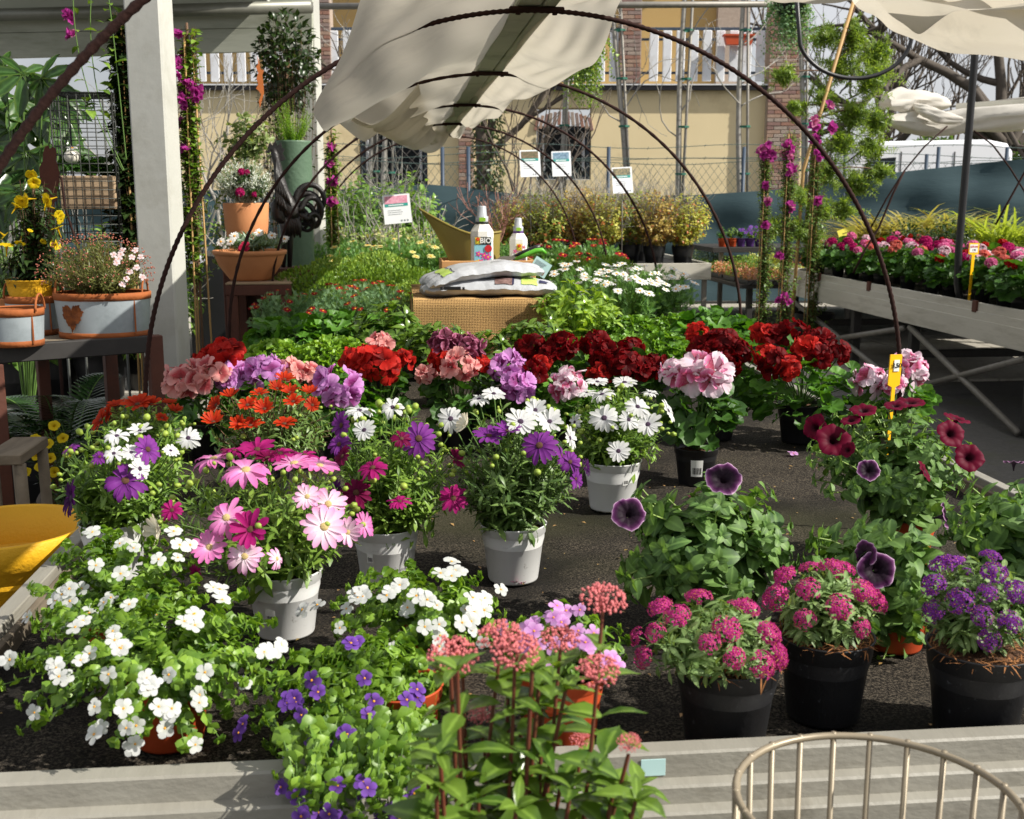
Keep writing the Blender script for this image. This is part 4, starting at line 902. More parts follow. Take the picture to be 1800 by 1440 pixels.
# ------------------------------------------------------------------ osteospermums in white pots
def osteo(label, px, py, bb, flowers, pstyle='white', d=.135, h=.115, n=120, buds=46, leaf='l_osteo', Lz=.041, count=15, stem='stem'):
    s = Pl('osteospermum', label, 'potted plant', atz(px, py, ZS+.002), bb, 'daisy bushes in pots on the bench').pot(pstyle, d, h)
    s.bushy(L_SPAT, Lz, n, count, .3, buds, -.55, Ts=[L_SPAT, L_LANCE], spread=.75, up=.45, r=.0016, tipscale=.55)
    # lower skirt of leaves over the pot rim
    tips, dd = ell(s.c-V3(0, 0, s.rad[2]*.45), s.rad*V3(.8, .8, .5), 22, -.9); shoots(s.gs, s.gl, [s.top]*len(tips), tips, L_SPAT, Lz*1.25, 9, .3, .1, up=.1)
    for f in flowers: s.fl(*f)
    s.done(leaf, stem); return s
osteo('daisy bush with purple and white flowers in a grey pot at left bench edge', 205, 1012, (105, 345, 735, 960), [('white', 205, 766, 46, 'u'), ('white', 246, 757, 40, 'u'), ('white', 331, 770, 42, 'c'), ('white', 200, 797, 38, 'o'), ('white', 231, 795, 36, 'o'), ('white', 246, 824, 44, 'r'), ('purple', 220, 845, 74, 'c'), ('purple', 260, 790, 54, 'r'), ('purple', 175, 803, 32, 's'), ('purple', 124, 787, 34, 'u'), ('dkpurple', 126, 876, 70, 'l'), ('white', 300, 792, 30, 'o')])
osteo('pink and magenta daisy bush in a white pot with roots over its rim', 503, 1110, (292, 632, 800, 1035), [('pink', 375, 806, 74, 'u'), ('pink', 432, 826, 92, 'u'), ('pink', 517, 814, 80, 'u'), ('pink', 562, 818, 70, 'u'), ('magenta', 452, 790, 62, 'u'), ('magenta', 492, 797, 62, 'u'), ('magenta', 535, 800, 54, 'u'), ('pale', 540, 873, 50, 'c'), ('pale', 577, 886, 66, 'c'), ('pale', 570, 926, 80, 'c'), ('pale', 611, 936, 52, 'c'), ('pink', 640, 922, 50, 'r'), ('pink', 398, 910, 72, 'c'), ('magenta', 440, 931, 72, 'c'), ('pink', 368, 962, 66, 'c'), ('pale', 430, 978, 66, 'c'), ('pale', 487, 982, 42, 'r'), ('cream', 280, 936, 62, 'l'), ('magenta', 302, 897, 40, 'c'), ('magenta', 345, 1008, 38, 's'), ('crimson', 470, 805, 50, 'u'), ('magenta', 412, 792, 50, 'u')], n=150)
osteo('magenta and white daisy bush in a white pot left of the centre pot', 680, 1022, (572, 815, 712, 962), [('white', 632, 721, 52, 'u'), ('white', 690, 716, 42, 'c'), ('purple', 600, 748, 54, 'l'), ('purple', 596, 781, 46, 'c'), ('white', 640, 756, 42, 'c'), ('purple', 736, 771, 66, 'c'), ('crimson', 706, 771, 38, 's'), ('crimson', 602, 802, 44, 's'), ('magenta', 655, 822, 56, 'u'), ('crimson', 626, 866, 58, 'c'), ('magenta', 702, 881, 44, 'u'), ('magenta', 797, 876, 54, 'c'), ('crimson', 800, 808, 44, 's'), ('dkpurple', 592, 862, 42, 'l')], n=125, buds=60)
osteo('white and purple daisy bush in the centre white pot', 902, 1016, (785, 1030, 705, 945), [('white', 792, 736, 48, 'c'), ('white', 842, 701, 42, 'u'), ('white', 868, 692, 42, 'u'), ('white', 915, 741, 58, 'c'), ('white', 941, 721, 44, 'c'), ('white', 966, 741, 52, 'c'), ('cream', 820, 746, 40, 'l'), ('purple', 860, 766, 58, 'u'), ('purple', 892, 757, 48, 'u'), ('purple', 948, 783, 66, 'c'), ('white', 1002, 770, 42, 'r'), ('purple', 987, 801, 38, 'r'), ('purple', 1002, 812, 42, 'c'), ('purple', 1012, 842, 36, 's'), ('dkpurple', 1030, 822, 34, 'r')], n=125, buds=44, leaf='l_osteo2')
osteo('all white daisy bush in a white pot right of centre', 1075, 892, (990, 1180, 672, 835), [('white', 1062, 735, 54, 'c'), ('white', 1105, 738, 38, 'c'), ('white', 1139, 746, 48, 'c'), ('white', 1121, 715, 44, 'c'), ('white', 1058, 693, 46, 'u'), ('white', 1175, 722, 44, 'r'), ('white', 1087, 793, 42, 'c'), ('white', 1050, 671, 42, 'u'), ('white', 1098, 672, 46, 'u'), ('white', 1032, 690, 34, 'u'), ('white', 1142, 690, 28, 'u'), ('white', 1010, 742, 30, 'l')], n=105, buds=44, d=.145, h=.12)
osteo('red daisy bush below the lilac pelargoniums', 470, 880, (362, 592, 668, 835), [('red', 375, 742, 40, 'u'), ('red', 440, 748, 46, 'u'), ('red', 500, 745, 44, 'u'), ('red', 435, 712, 40, 'u'), ('red', 465, 719, 36, 'o'), ('red', 455, 692, 34, 'u'), ('red', 515, 706, 38, 'u'), ('red', 500, 667, 40, 'o'), ('red', 510, 690, 32, 'u'), ('red', 545, 690, 32, 'u'), ('red', 549, 712, 30, 'c'), ('red', 380, 712, 34, 'o'), ('red', 420, 745, 30, 'o'), ('red', 405, 697, 32, 'u'), ('red', 487, 683, 30, 'o')], n=110, buds=14, pstyle='black', leaf='l_osteo2', Lz=.04, stem='stem_brown')
osteo('red daisy bush at the left edge behind the purple one', 245, 888, (165, 345, 706, 850), [('red', 178, 738, 48, 'l'), ('red', 242, 711, 58, 'u'), ('red', 206, 713, 36, 'u'), ('red', 266, 711, 40, 'u'), ('red', 297, 709, 28, 'u'), ('red', 306, 722, 28, 'o'), ('red', 192, 728, 34, 'l'), ('red', 285, 735, 24, 'o')], n=95, buds=36, pstyle='black')

# ------------------------------------------------------------------ regal pelargoniums
def pelarg(label, px, py, bb, heads, leaf='l_pel', n=85, size=.05, pstyle='blk', d=.12, h=.1):
    s = Pl('pelargonium', label, 'potted plant', atz(px, py, ZS+.002), bb, 'pelargoniums in pots on the bench').pot(pstyle, d, h)
    s.discs(None, size, n, -.75, .5, .55, Ts=[L_PELA, L_PELB, L_PELA])
    for q in heads: s.head(*q)
    s.done(leaf); return s
pelarg('salmon and red pelargonium at the left end of the pelargonium row', 365, 800, (292, 452, 640, 790), [('redp', 398, 630, 36), ('salmon', 326, 667, 36), ('salmon', 372, 660, 34), ('redp', 360, 634, 20)], 'l_pel2')
pelarg('lilac pelargonium behind the red daisies', 470, 800, (400, 560, 652, 780), [('lilac', 412, 664, 36), ('lilac', 468, 655, 34), ('salmon', 505, 654, 28), ('salmon', 540, 662, 24)])
pelarg('lilac and magenta pelargonium with one big truss', 600, 820, (540, 668, 660, 790), [('lilac', 594, 680, 42)])
pelarg('bright red pelargonium with a pale pink truss on top', 672, 800, (605, 735, 620, 790), [('salmon', 669, 606, 24), ('redp', 630, 636, 30), ('redp', 668, 645, 38), ('redp', 707, 632, 20)], 'l_pel2')
pelarg('salmon and burgundy pelargonium in front of the burlap box', 805, 790, (735, 872, 622, 775), [('burg', 782, 607, 26), ('burg', 822, 612, 28), ('redp', 774, 632, 22), ('salmon', 810, 645, 32), ('salmon', 752, 660, 18), ('redp', 846, 643, 17)], 'l_pel2')
pelarg('pale lilac pelargonium with a dark red neighbour', 905, 790, (850, 965, 640, 770), [('lilac', 893, 648, 34), ('lilac', 908, 678, 30), ('dkred', 938, 655, 24)])
pelarg('dark red pelargonium right of the burlap box', 985, 770, (915, 1052, 605, 750), [('dkred', 935, 613, 28), ('dkred', 990, 608, 28), ('redp', 955, 638, 16), ('dkred', 965, 622, 18)], 'l_pel2')
pelarg('dark red pelargonium in the middle of the row', 1085, 770, (1020, 1175, 610, 750), [('dkred', 1046, 604, 26), ('dkred', 1066, 625, 30), ('dkred', 1095, 638, 32), ('dkred', 1150, 646, 26), ('redp', 1056, 657, 22), ('dkred', 1125, 652, 22), ('dkred', 1108, 612, 22)], 'l_pel2')
pelarg('pink and white pelargonium peeping behind the white daisies', 1005, 800, (955, 1050, 662, 760), [('pinkwhite', 1002, 678, 34)])
pelarg('pelargonium with a crimson and white truss over a black pot', 1222, 850, (1162, 1302, 655, 800), [('pinkwhite', 1186, 655, 27), ('pinkwhite', 1242, 662, 46)], 'l_pel2', n=95)
pelarg('dark red pelargonium above the crimson and white one', 1262, 770, (1195, 1335, 590, 740), [('redp', 1224, 590, 22), ('dkred', 1240, 622, 34), ('dkred', 1266, 608, 32), ('dkred', 1296, 618, 27), ('dkred', 1277, 640, 24)])
pelarg('big dark red pelargonium with bright green leaves at right', 1405, 775, (1288, 1512, 598, 765), [('redp', 1340, 588, 23), ('dkred', 1366, 592, 26), ('dkred', 1392, 586, 28), ('redp', 1414, 614, 24), ('dkred', 1440, 602, 26), ('dkred', 1364, 640, 30), ('redp', 1347, 628, 22), ('redp', 1388, 648, 22), ('dkred', 1442, 630, 24), ('dkred', 1474, 622, 22)], n=130, size=.055, d=.15, h=.12)
pelarg('pink and white pelargonium behind the yellow price stake', 1565, 785, (1495, 1640, 655, 760), [('pinkwhite', 1530, 671, 32), ('pinkwhite', 1598, 655, 35), ('pinkwhite', 1570, 678, 22)])

# ------------------------------------------------------------------ bacopas in orange pots
def bacopa(label, px, py, bb, kind, nfl, n=75, d=.115, h=.1, fl=(), trail=0, lo=-.6, size=.021):
    s = Pl('bacopa', label, 'potted plant', atz(px, py, ZS+.002), bb, 'trailing bacopas in terracotta pots').pot('orange', d, h)
    tips, dd = ell(s.c, s.rad, n, lo, .3)
    if trail:
        k = trail; t2 = s.c+np.stack([rng.normal(0, .06, k), -s.rad[1]*rng.uniform(.85, 1.1, k), -s.rad[2]*rng.uniform(.2, 1.15, k)], -1); tips = np.concatenate([tips, t2])
    shoots(s.gs, s.gl, s.top+rng.normal(0, .02, tips.shape)*V3(1, 1, .1), tips, L_BAC, size, 11, .22, .22, pair=True, spread=.8, up=.3, r=.0013, tipscale=.7, rosette=5, rosz=.8)
    if trail:
        for k in range(46):
            px, py = rng.uniform(520, 745), rng.uniform(1370, 1450); e = aty(px, py, rng.uniform(1.2, 1.27)); a_ = V3(e[0]+rng.normal(0, .03), 1.37, .84+rng.random()*.03); shoots(s.gs, s.gl, [a_], [e], L_BAC, size, 9, .15, .12, pair=True, spread=.8, up=.1, rosette=4, rosz=.8)
            if k % 3 == 0: s.at(kind, e+V3(0, -.012, .01), TOCAM+ZZ*.3+rng.normal(0, .3, 3), .0115, stem=False)
    w = np.argsort(-(tips@TOCAM)-.5*tips[:, 2]+rng.random(len(tips))*.12)[:nfl]
    for i in w:
        for q in range(1):
            n_ = nrm(dd[i] if i < len(dd) else V3(0, -1, .3))*.5+TOCAM*.6+ZZ*.5+rng.normal(0, .25, 3); s.at(kind, tips[i]+nrm(n_)*.012+rng.normal(0, .008, 3), n_, .0118*rng.uniform(.85, 1.15), stem=False)
    for f in fl:
        for q in range(f[2]): s.fl(kind, f[0]+random.uniform(-16, 16), f[1]+random.uniform(-13, 13), 34, 'o', stem=False, out=1.06)
    s.done('l_bac', 'stem'); return s
bacopa('white bacopa in an orange pot at the front left corner', 300, 1300, (20, 520, 1030, 1305), 'bac_white', 26, 105, fl=((205, 1135, 4), (255, 1200, 5), (290, 1250, 4), (330, 1090, 4), (100, 1180, 3), (130, 1100, 2), (480, 1140, 4), (380, 1042, 4)), d=.125, h=.115)
bacopa('white bacopa against the left bench rim', 210, 1185, (60, 370, 925, 1150), 'bac_white', 16, 70, fl=((110, 1045, 4), (205, 1000, 1), (320, 945, 3), (170, 945, 2)))
bacopa('white bacopa in the middle before the white pots', 765, 1190, (565, 895, 1000, 1160), 'bac_white', 22, 85, fl=((640, 1040, 5), (690, 1035, 4), (785, 1000, 4), (845, 1060, 5), (820, 1085, 3), (740, 1060, 3), (545, 1070, 3)))
bacopa('purple bacopa trailing over the front rim', 705, 1322, (430, 800, 1120, 1360), 'bac_purple', 20, 110, trail=32, fl=((520, 1240, 4), (620, 1300, 5), (560, 1305, 3), (640, 1350, 4), (680, 1350, 3), (725, 1220, 3), (430, 1285, 2), (625, 1125, 3), (610, 1420, 3)), d=.12)
bacopa('pale pink bacopa behind the viburnum', 985, 1318, (880, 1110, 1065, 1215), 'bac_pink', 16, 60, fl=((980, 1085, 5), (930, 1130, 4), (1020, 1130, 3), (1070, 1160, 4)), d=.125, h=.12)

L_OVAL2 = leafT([.05, .2, .3, .32, .24, .1, .02], .1, .55, (0, .14, .34, .56, .78, .94, 1.))
# ------------------------------------------------------------------ petunias
def petunia(label, px, py, bb, flowers, n=48, leaf='l_pet', size=.042, d=.12, h=.1, lo=-.55):
    s = Pl('petunia', label, 'potted plant', atz(px, py, ZS+.002), bb, 'petunias in terracotta pots').pot('orange', d, h)
    tips, dd = ell(s.c, s.rad*.98, int(n*1.75), lo, .45)
    shoots(s.gs, s.gl, s.top+rng.normal(0, .02, tips.shape)*V3(1, 1, .1), tips, L_OVAL, size*1.4, 11, .1, .2, spread=.85, up=.25, r=.0028, tipscale=.5, rosette=6, rosz=.42, Ts=[L_OVAL, L_OVAL2], stem_n=5, jitter=.15)
    for f in flowers: s.fl(*f, stem=False, out=1.03)
    s.done(leaf, 'stem_yel'); return s
petunia('petunia with two dark purple white-edged flowers left of the black pots', 1240, 1105, (1062, 1400, 820, 1095), [('pet_purple', 1272, 841, 64, 'c'), ('pet_purple', 1105, 903, 60, 'c')], 50, lo=-.8)
petunia('petunia with dark purple flowers behind the second black pot', 1572, 1135, (1395, 1650, 885, 1165), [('pet_purple', 1541, 1002, 66, 'c'), ('pet_purple', 1521, 973, 46, 'l'), ('pet_purple', 1662, 908, 48, 'r'), ('pet_purple', 1527, 826, 40, 'c')], 52, lo=-.9)
petunia('petunia cut by the right edge of the picture', 1800, 1110, (1640, 1900, 845, 1060), [('pet_purple', 1782, 812, 36, 's')], 40)
petunia('crimson petunia around the yellow price stake', 1590, 990, (1415, 1715, 705, 925), [('pet_red', 1465, 773, 60, 'c'), ('pet_red', 1432, 750, 46, 'l'), ('pet_red', 1518, 720, 46, 'u'), ('pet_red', 1496, 738, 36, 's'), ('pet_red', 1600, 706, 52, 'u'), ('pet_red', 1574, 712, 40, 'u'), ('pet_red', 1672, 762, 50, 'c'), ('pet_red', 1682, 735, 46, 'u'), ('pet_red', 1704, 804, 52, 'c'), ('pet_red', 1626, 828, 40, 'r'), ('pet_red', 1490, 790, 30, 's')], 62, size=.033)

# ------------------------------------------------------------------ candytuft in black pots
def candy(label, px, py, bb, kind, pd, ph, nh=26):
    s = Pl('candytuft', label, 'potted plant', atz(px, py, ZS+.002), bb, 'candytufts in black pots').pot('black', pd, ph, fill=.96, lip=.16)
    s.bushy(L_LONG, .03, 125, 13, .25, 0, -.5, spread=.8, up=.3, tipscale=.7, Ts=[L_LONG, L_SPAT])
    tips, dd = ell(s.c, s.rad, nh*2, -.25, .05); o = np.argsort(-(dd@nrm(TOCAM+ZZ*.8)))
    keep = []
    for i in o:
        if all(np.linalg.norm(tips[i]-tips[j]) > .03 for j in keep): keep.append(i)
        if len(keep) >= nh: break
    for i in keep: s.at(kind, tips[i]+dd[i]*.004, dd[i]+ZZ*.5+TOCAM*.3, .0205*rng.uniform(.75, 1.15), 'flower_head')
    # coir crumbs on the rim
    g = Geo(); k = 160; a = rng.random(k)*6.28; r_ = pd/2*(.7+.32*rng.random(k)); P = s.b+np.stack([r_*np.cos(a), r_*np.sin(a), ph*.97+rng.random(k)*.01], -1); place(g, L_NEEDLE, P, nrm(rng.normal(0, 1, (k, 3))*V3(1, 1, .5)), ZZ, .022); g.build('coir', M['coir'], s.th, kind='stuff')
    s.done('l_ib'); return s
M['coir'] = solid('coir', (164, 112, 66), (112, 70, 40), .9, 40.)
candy('pink candytuft in the nearest black pot', 1273, 1306, (1120, 1365, 1062, 1195), 'ib_pink', .147, .125, 19)
candy('pink candytuft in the middle black pot', 1445, 1256, (1355, 1535, 1000, 1130), 'ib_pink', .14, .125, 18)
candy('purple candytuft in the black pot at the right edge', 1712, 1286, (1625, 1825, 985, 1150), 'ib_purple', .15, .13, 26)

# ------------------------------------------------------------------ viburnum in front of the bench
vb = V3(.05, 1.02, 0); s = Pl('viburnum', 'tall viburnum with red stems and pink bud clusters in front of the bench', 'potted plant', vb, c=(0, 0, .8), rad=(.2, .2, .3)).pot('blk', .24, .22)
def knob(seed):
    r = np.random.default_rng(seed); g = Geo(); k = 190; a = r.random(k)*6.28; q = np.sqrt(r.random(k)); P = np.stack([q*np.cos(a), q*np.sin(a), .3*(1-q*q)+r.normal(0, .05, k)], -1); place(g, S_LOW, P, V3(0, 0, 1), V3(1, 0, 0), .064*(1+r.normal(0, .2, k)))
    for i in range(0, k, 7): tube(g, [V3(0, 0, -.9), P[i]*V3(.45, .45, .2)+V3(0, 0, -.25), P[i]], .02, 3, caps=False)
    return g.mesh('bud_cluster', solid('viburnum_bud%d' % seed, (206, 116, 116), (170, 78, 84), .6, 90.))
FM['vib'] = [knob(i) for i in range(3)]
vib = [(1060, 1052, 42, 1.06), (880, 1118, 42, 1.02), (905, 1145, 46, .98), (795, 1152, 46, 1.0), (985, 1122, 36, 1.05), (1050, 1180, 40, .98), (1105, 1305, 22, .95), (845, 1255, 24, 1.1), (1020, 1300, 20, 1.1)]
for i, (px, py, r_, y) in enumerate(vib):
    p = aty(px, py, y); b = s.top+V3((p[0]-vb[0])*.25+rng.normal(0, .02), rng.normal(0, .03), 0)
    mid = b*.35+p*.65+V3(rng.normal(0, .02), rng.normal(0, .02), 0); s.at('vib', p, ZZ*1.0+TOCAM*.35+rng.normal(0, .1, 3), r_*dep(p)/F, 'bud_cluster', False)
    pts = bez(b, mid, p-ZZ*.012, 10); tube(s.gs, pts, np.linspace(.0032, .0018, 10), 6, caps=False)
    shoots(None, s.gl, [pts[3]], [p-ZZ*.008], L_OVATE, .07, 11, .0, .02, pair=True, spread=.8, up=.12, tipscale=.62, jitter=.16, Ts=[L_OVATE, L_LONG, L_OVATE])
for k in range(34):
    px = rng.uniform(745, 1125); py = rng.uniform(1170, 1430); p = aty(px, py, rng.uniform(.92, 1.1)); b = s.top+rng.normal(0, .03, 3)*V3(1, 1, 0); pts = bez(b, b*.4+p*.6, p, 7); tube(s.gs, pts, np.linspace(.004, .002, 7), 5, caps=False)
    shoots(None, s.gl, [pts[2]], [p], L_OVATE, .056, 8, .0, .02, pair=True, spread=.8, up=.15, tipscale=.7, rosette=5, rosz=.7, jitter=.18, Ts=[L_OVATE, L_LONG])
s.done('l_vib', 'stem_red')
# ------------------------------------------------------------------ rear rows on the bench: prototypes, then one copy per pot
def proto(name, kind, seed):
    """build one plant of a kind at the bench, origin at its pot base; returned thing is moved or copied"""
    s = Pl(name, 'x', 'potted plant', (0, 0, 0), c=(0, 0, .2), rad=(.15, .15, .1)).pot('blk', .13, .11)
    if kind == 'mound':
        s.rad = V3(.17, .17, .115); s.c = V3(0, 0, .19); s.bushy(L_SPAT, .022, 150, 9, .55, 0, -.5, spread=.6, up=.6, tipscale=.7); place(s.gl, L_DIA, *(lambda t: (t[0], nrm(t[1]+ZZ*.9+rng.normal(0, .4, t[0].shape)), t[1]))(ell(s.c, s.rad, 1200, -.45, .12)), .02); s.done('l_mound')
    elif kind == 'olive':
        s.rad = V3(.17, .17, .12); s.c = V3(0, 0, .19); s.bushy(L_SPAT, .022, 140, 9, .55, 60, -.5, spread=.6, up=.6); place(s.gl, L_DIA, *(lambda t: (t[0], nrm(t[1]+ZZ*.9+rng.normal(0, .4, t[0].shape)), t[1]))(ell(s.c, s.rad, 900, -.45, .12)), .02); s.done('l_mound2')
    elif kind in ('blue', 'yellow', 'whited', 'redd', 'pinkd'):
        s.rad = V3(.18, .18, .13); s.c = V3(0, 0, .2); s.bushy(L_FEATH, .042, 95, 12, .35, 0, -.5, spread=.7, up=.5, tipscale=.8, r=.0014)
        fk = {'blue': 's_red', 'yellow': 's_yellow', 'whited': 's_white', 'redd': 's_red', 'pinkd': 's_pink'}[kind]; nf, fr_ = {'blue': (16, .017), 'yellow': (10, .021), 'whited': (34, .019), 'redd': (20, .022), 'pinkd': (10, .02)}[kind]
        tp, d = ell(s.c, s.rad*1.05, nf, .2, .08)
        for p, q in zip(tp, d): s.at(fk, p, q*.4+ZZ+TOCAM*.35, fr_*rng.uniform(.8, 1.2))
        s.done('l_marg' if kind in ('blue', 'pinkd') else 'l_marg2')
    elif kind == 'scent':
        s.rad = V3(.15, .15, .1); s.c = V3(0, 0, .17); s.discs(None, .03, 420, -.5, .25, .6, Ts=[L_SCENT, L_SCENT]); s.done('l_scent')
    elif kind == 'scal':
        s.rad = V3(.18, .18, .11); s.c = V3(0, 0, .17); s.discs(None, .068, 120, -.5, .4, .9, Ts=[L_PELB, L_PELA]); s.done('l_pel')
    elif kind == 'small':
        s.rad = V3(.15, .15, .1); s.c = V3(0, 0, .17); s.discs(None, .036, 300, -.5, .3, .7, Ts=[L_PELB, L_SCENT]); s.done('l_pelL')
    elif kind == 'laurel':
        s.rad = V3(.2, .17, .17); s.c = V3(0, 0, .24); s.bushy(L_OVATE, .085, 26, 10, .35, 0, -.3, spread=.75, up=.25, tipscale=.8, rosette=5, rosz=.9, r=.003, Ts=[L_OVATE, L_LONG]); s.done('l_laur')
    elif kind == 'laurelL':
        s.rad = V3(.17, .16, .19); s.c = V3(0, 0, .28); s.bushy(L_OVATE, .08, 24, 10, .35, 0, -.2, spread=.65, up=.45, tipscale=.8, rosette=5, rosz=.9, r=.003, Ts=[L_OVATE, L_LONG]); s.done('l_laurL')
    s.th['category'] = 'potted plant'; return s.th
M['l_pelL'] = leaf_mat('small_pelargonium_leaf', (62, 106, 30), (112, 150, 52), rib=0)
SPOTS = {   # kind: name, group phrase, [(px of plant, metres along the bench, scale, label)]
 'scent': ('scented_pelargonium', 'pale green scented pelargoniums', [(480, 4.15, .9, 'yellow-green ruffled scented pelargonium, left of two behind the lilac pelargoniums'), (585, 4.1, .95, 'yellow-green ruffled scented pelargonium, right of two behind the lilac pelargoniums')]),
 'scal': ('ivy_pelargonium', 'flowerless pelargoniums with scalloped leaves', [(500, 4.65, 1.0, 'flowerless pelargonium with broad scalloped leaves beside the brown plant stand'), (590, 4.75, 1.0, 'flowerless pelargonium with broad fan leaves, middle of three'), (680, 4.6, 1.0, 'flowerless broad-leaved pelargonium just left of the burlap box'), (1250, 4.6, 1.05, 'broad-leaved pelargonium behind the dark red blooms at right')]),
 'small': ('small_leaf_pelargonium', 'small leaved green pelargoniums', [(1010, 4.25, .85, 'small-leaved green plant just right of the burlap box'), (1090, 4.3, .85, 'small-leaved green plant second to the right of the burlap box'), (1165, 4.4, .85, 'small-leaved green plant left of the topmost red blooms'), (1110, 4.85, .9, 'small-leaved green plant under the white daisies'), (1190, 4.95, .9, 'small-leaved green plant under the right end of the white daisies')]),
 'blue': ('marguerite', 'blue-green marguerites', [(500, 5.35, 1., 'blue-green marguerite with a few red daisies beside the brown plant stand'), (585, 5.5, 1.05, 'blue-green marguerite with red daisies, middle of the three'), (670, 5.4, 1.05, 'blue-green marguerite with red daisies near the burlap box'), (640, 6.0, 1., 'blue-green marguerite in the second row behind red daisies')]),
 'mound': ('green_mound', 'bright green leafy mounds', [(540, 6.5, 1.2, 'bright green leafy mound beside the terracotta bowl'), (620, 6.8, 1.2, 'bright green leafy mound, second from the terracotta bowl'), (700, 6.6, 1.2, 'bright green leafy mound left of the grey bags'), (1000, 7.0, 1.25, 'bright green leafy mound right of the grey bags'), (1070, 7.1, 1.25, 'bright green leafy mound below the red daisies'), (730, 7.4, 1., 'bright green leafy mound left of the wooden crate'), (945, 7.5, 1., 'bright green leafy mound behind the white info card')]),
 'olive': ('olive_mound', 'olive green budding mounds', [(590, 7.2, 1.25, 'olive green budding mound in the second row left'), (665, 7.5, 1.3, 'olive green budding mound left of the watering can'), (655, 6.9, 1., 'olive green budding mound between the bright green ones'), (735, 6.2, 1., 'olive green budding mound behind the left end of the bags')]),
 'yellow': ('yellow_marguerite', 'yellow flowered marguerites', [(560, 8.3, 1.3, 'yellow marguerite at the left rear corner of the bench'), (620, 8.6, 1.35, 'yellow marguerite second from the left rear corner'), (690, 8.5, 1.35, 'yellow marguerite below the pink picture sign'), (755, 8.6, 1.35, 'yellow marguerite left of the watering can'), (600, 9.2, 1.35, 'yellow marguerite in the last row at left'), (720, 9.3, 1.35, 'yellow marguerite in the last row under the sign'), (900, 9.0, 1.3, 'yellow marguerite between the two fertiliser bottles')]),
 'whited': ('white_marguerite', 'white flowered marguerites', [(1030, 5.9, 1.3, 'white marguerite nearest the grey bags'), (1095, 5.6, 1.3, 'white marguerite in the middle of three'), (1150, 5.75, 1.25, 'white marguerite at the right bench edge')]),
 'redd': ('red_marguerite', 'red flowered marguerites', [(985, 8.4, 1.35, 'red marguerite left of two in front of the yellowish shrubs'), (1045, 8.5, 1.35, 'red marguerite right of two in front of the yellowish shrubs')]),
 'pinkd': ('pink_marguerite', 'pale pink marguerites', [(985, 7.8, .9, 'pale pink marguerite below the red ones')]),
 'laurel': ('laurel', 'glossy laurels around the box', [(680, 4.45, .85, 'dark glossy laurel at the left corner of the burlap box'), (765, 4.15, .74, 'dark glossy laurel before the left half of the burlap box'), (850, 4.1, .66, 'dark glossy laurel before the middle of the burlap box'), (935, 4.15, .76, 'dark glossy laurel before the right end of the burlap box')]),
 'laurelL': ('light_laurel', 'light green laurels right of the box', [(985, 4.7, .88, 'light green laurel at the right corner of the burlap box'), (1045, 4.85, .78, 'light green laurel under the white daisies')]),
}
def bench_pos(px, y): d = ray(px, 500); return V3((d[0]/d[1])*y, y, ZS+.003)
for kind, (nm, grp, spots) in SPOTS.items():
    ps = [proto(nm, kind, 1)]
    if len(spots) > 2: ps.append(proto(nm, kind, 2))
    used = [False]*len(ps)
    for i, (px, y, k_, lb) in enumerate(spots):
        j = i % len(ps); loc = bench_pos(px, y); rz = rng.uniform(0, 6.28) if kind not in ('laurel', 'laurelL') else rng.uniform(-.6, .6)
        if kind in ('blue', 'whited', 'yellow', 'redd', 'pinkd'): rz = rng.uniform(-.7, .7)
        if used[j]: o = dup(ps[j], loc, rz, k_)
        else: o = ps[j]; used[j] = True; o.location = tuple(loc); o.rotation_euler = (0, 0, rz); o.scale = (k_,)*3
        o['label'] = lb; o['group'] = grp

# ------------------------------------------------------------------ burlap box with bags and crate
m, N, L, b, out = nt('burlap'); tcn = N.new('ShaderNodeTexCoord')
w1 = node(N, 'ShaderNodeTexWave', Scale=48., Distortion=1.2); w1.inputs['Detail Scale'].default_value = 3.; w1.bands_direction = 'X'
w2 = node(N, 'ShaderNodeTexWave', Scale=48., Distortion=1.2); w2.bands_direction = 'Z'
w3 = node(N, 'ShaderNodeTexNoise', Scale=9., Detail=5.)
for q in (w1, w2, w3): L.new(tcn.outputs['Object'], q.inputs['Vector'])
mxn = N.new('ShaderNodeMath'); mxn.operation = 'MAXIMUM'; L.new(w1.outputs['Fac'], mxn.inputs[0]); L.new(w2.outputs['Fac'], mxn.inputs[1])
col = mixc(N, L, mapr(N, L, mxn.outputs[0], .35, .95), lin((88, 62, 34)), lin((190, 152, 96))); col = mixc(N, L, mapr(N, L, w3.outputs['Fac'], .4, .7, 0, .4), col, lin((150, 112, 66)))
L.new(col, b.inputs['Base Color']); b.inputs['Roughness'].default_value = .95; bp = node(N, 'ShaderNodeBump', Strength=.9, Distance=.004); L.new(mxn.outputs[0], bp.inputs['Height']); L.new(bp.outputs[0], b.inputs['Normal']); M['burlap'] = m
yb0, yb1 = 4.66, 5.55; xa = aty(727, 560, yb0)[0]; xb = aty(960, 560, yb0)[0]; zt = aty(840, 527, yb0)[2]
bxth = thing('burlap_box', 'low display box draped in brown burlap among the plants', 'display box', ((xa+xb)/2, yb0, ZS))
g = Geo(); bbox_bev(g, (xa+.012, yb0+.012, ZS+.004), (xb-.012, yb1-.012, zt-.012), .01); g.build('box', solid('box_wood', (120, 84, 54), (90, 62, 40), .8, 8., stretch=(.3, 1, 2)), bxth, False)
g = Geo(); nx, nz = 90, 26; hem = zt-.165
P = np.zeros((nx, nz, 3)); xs = np.linspace(xa, xb, nx)
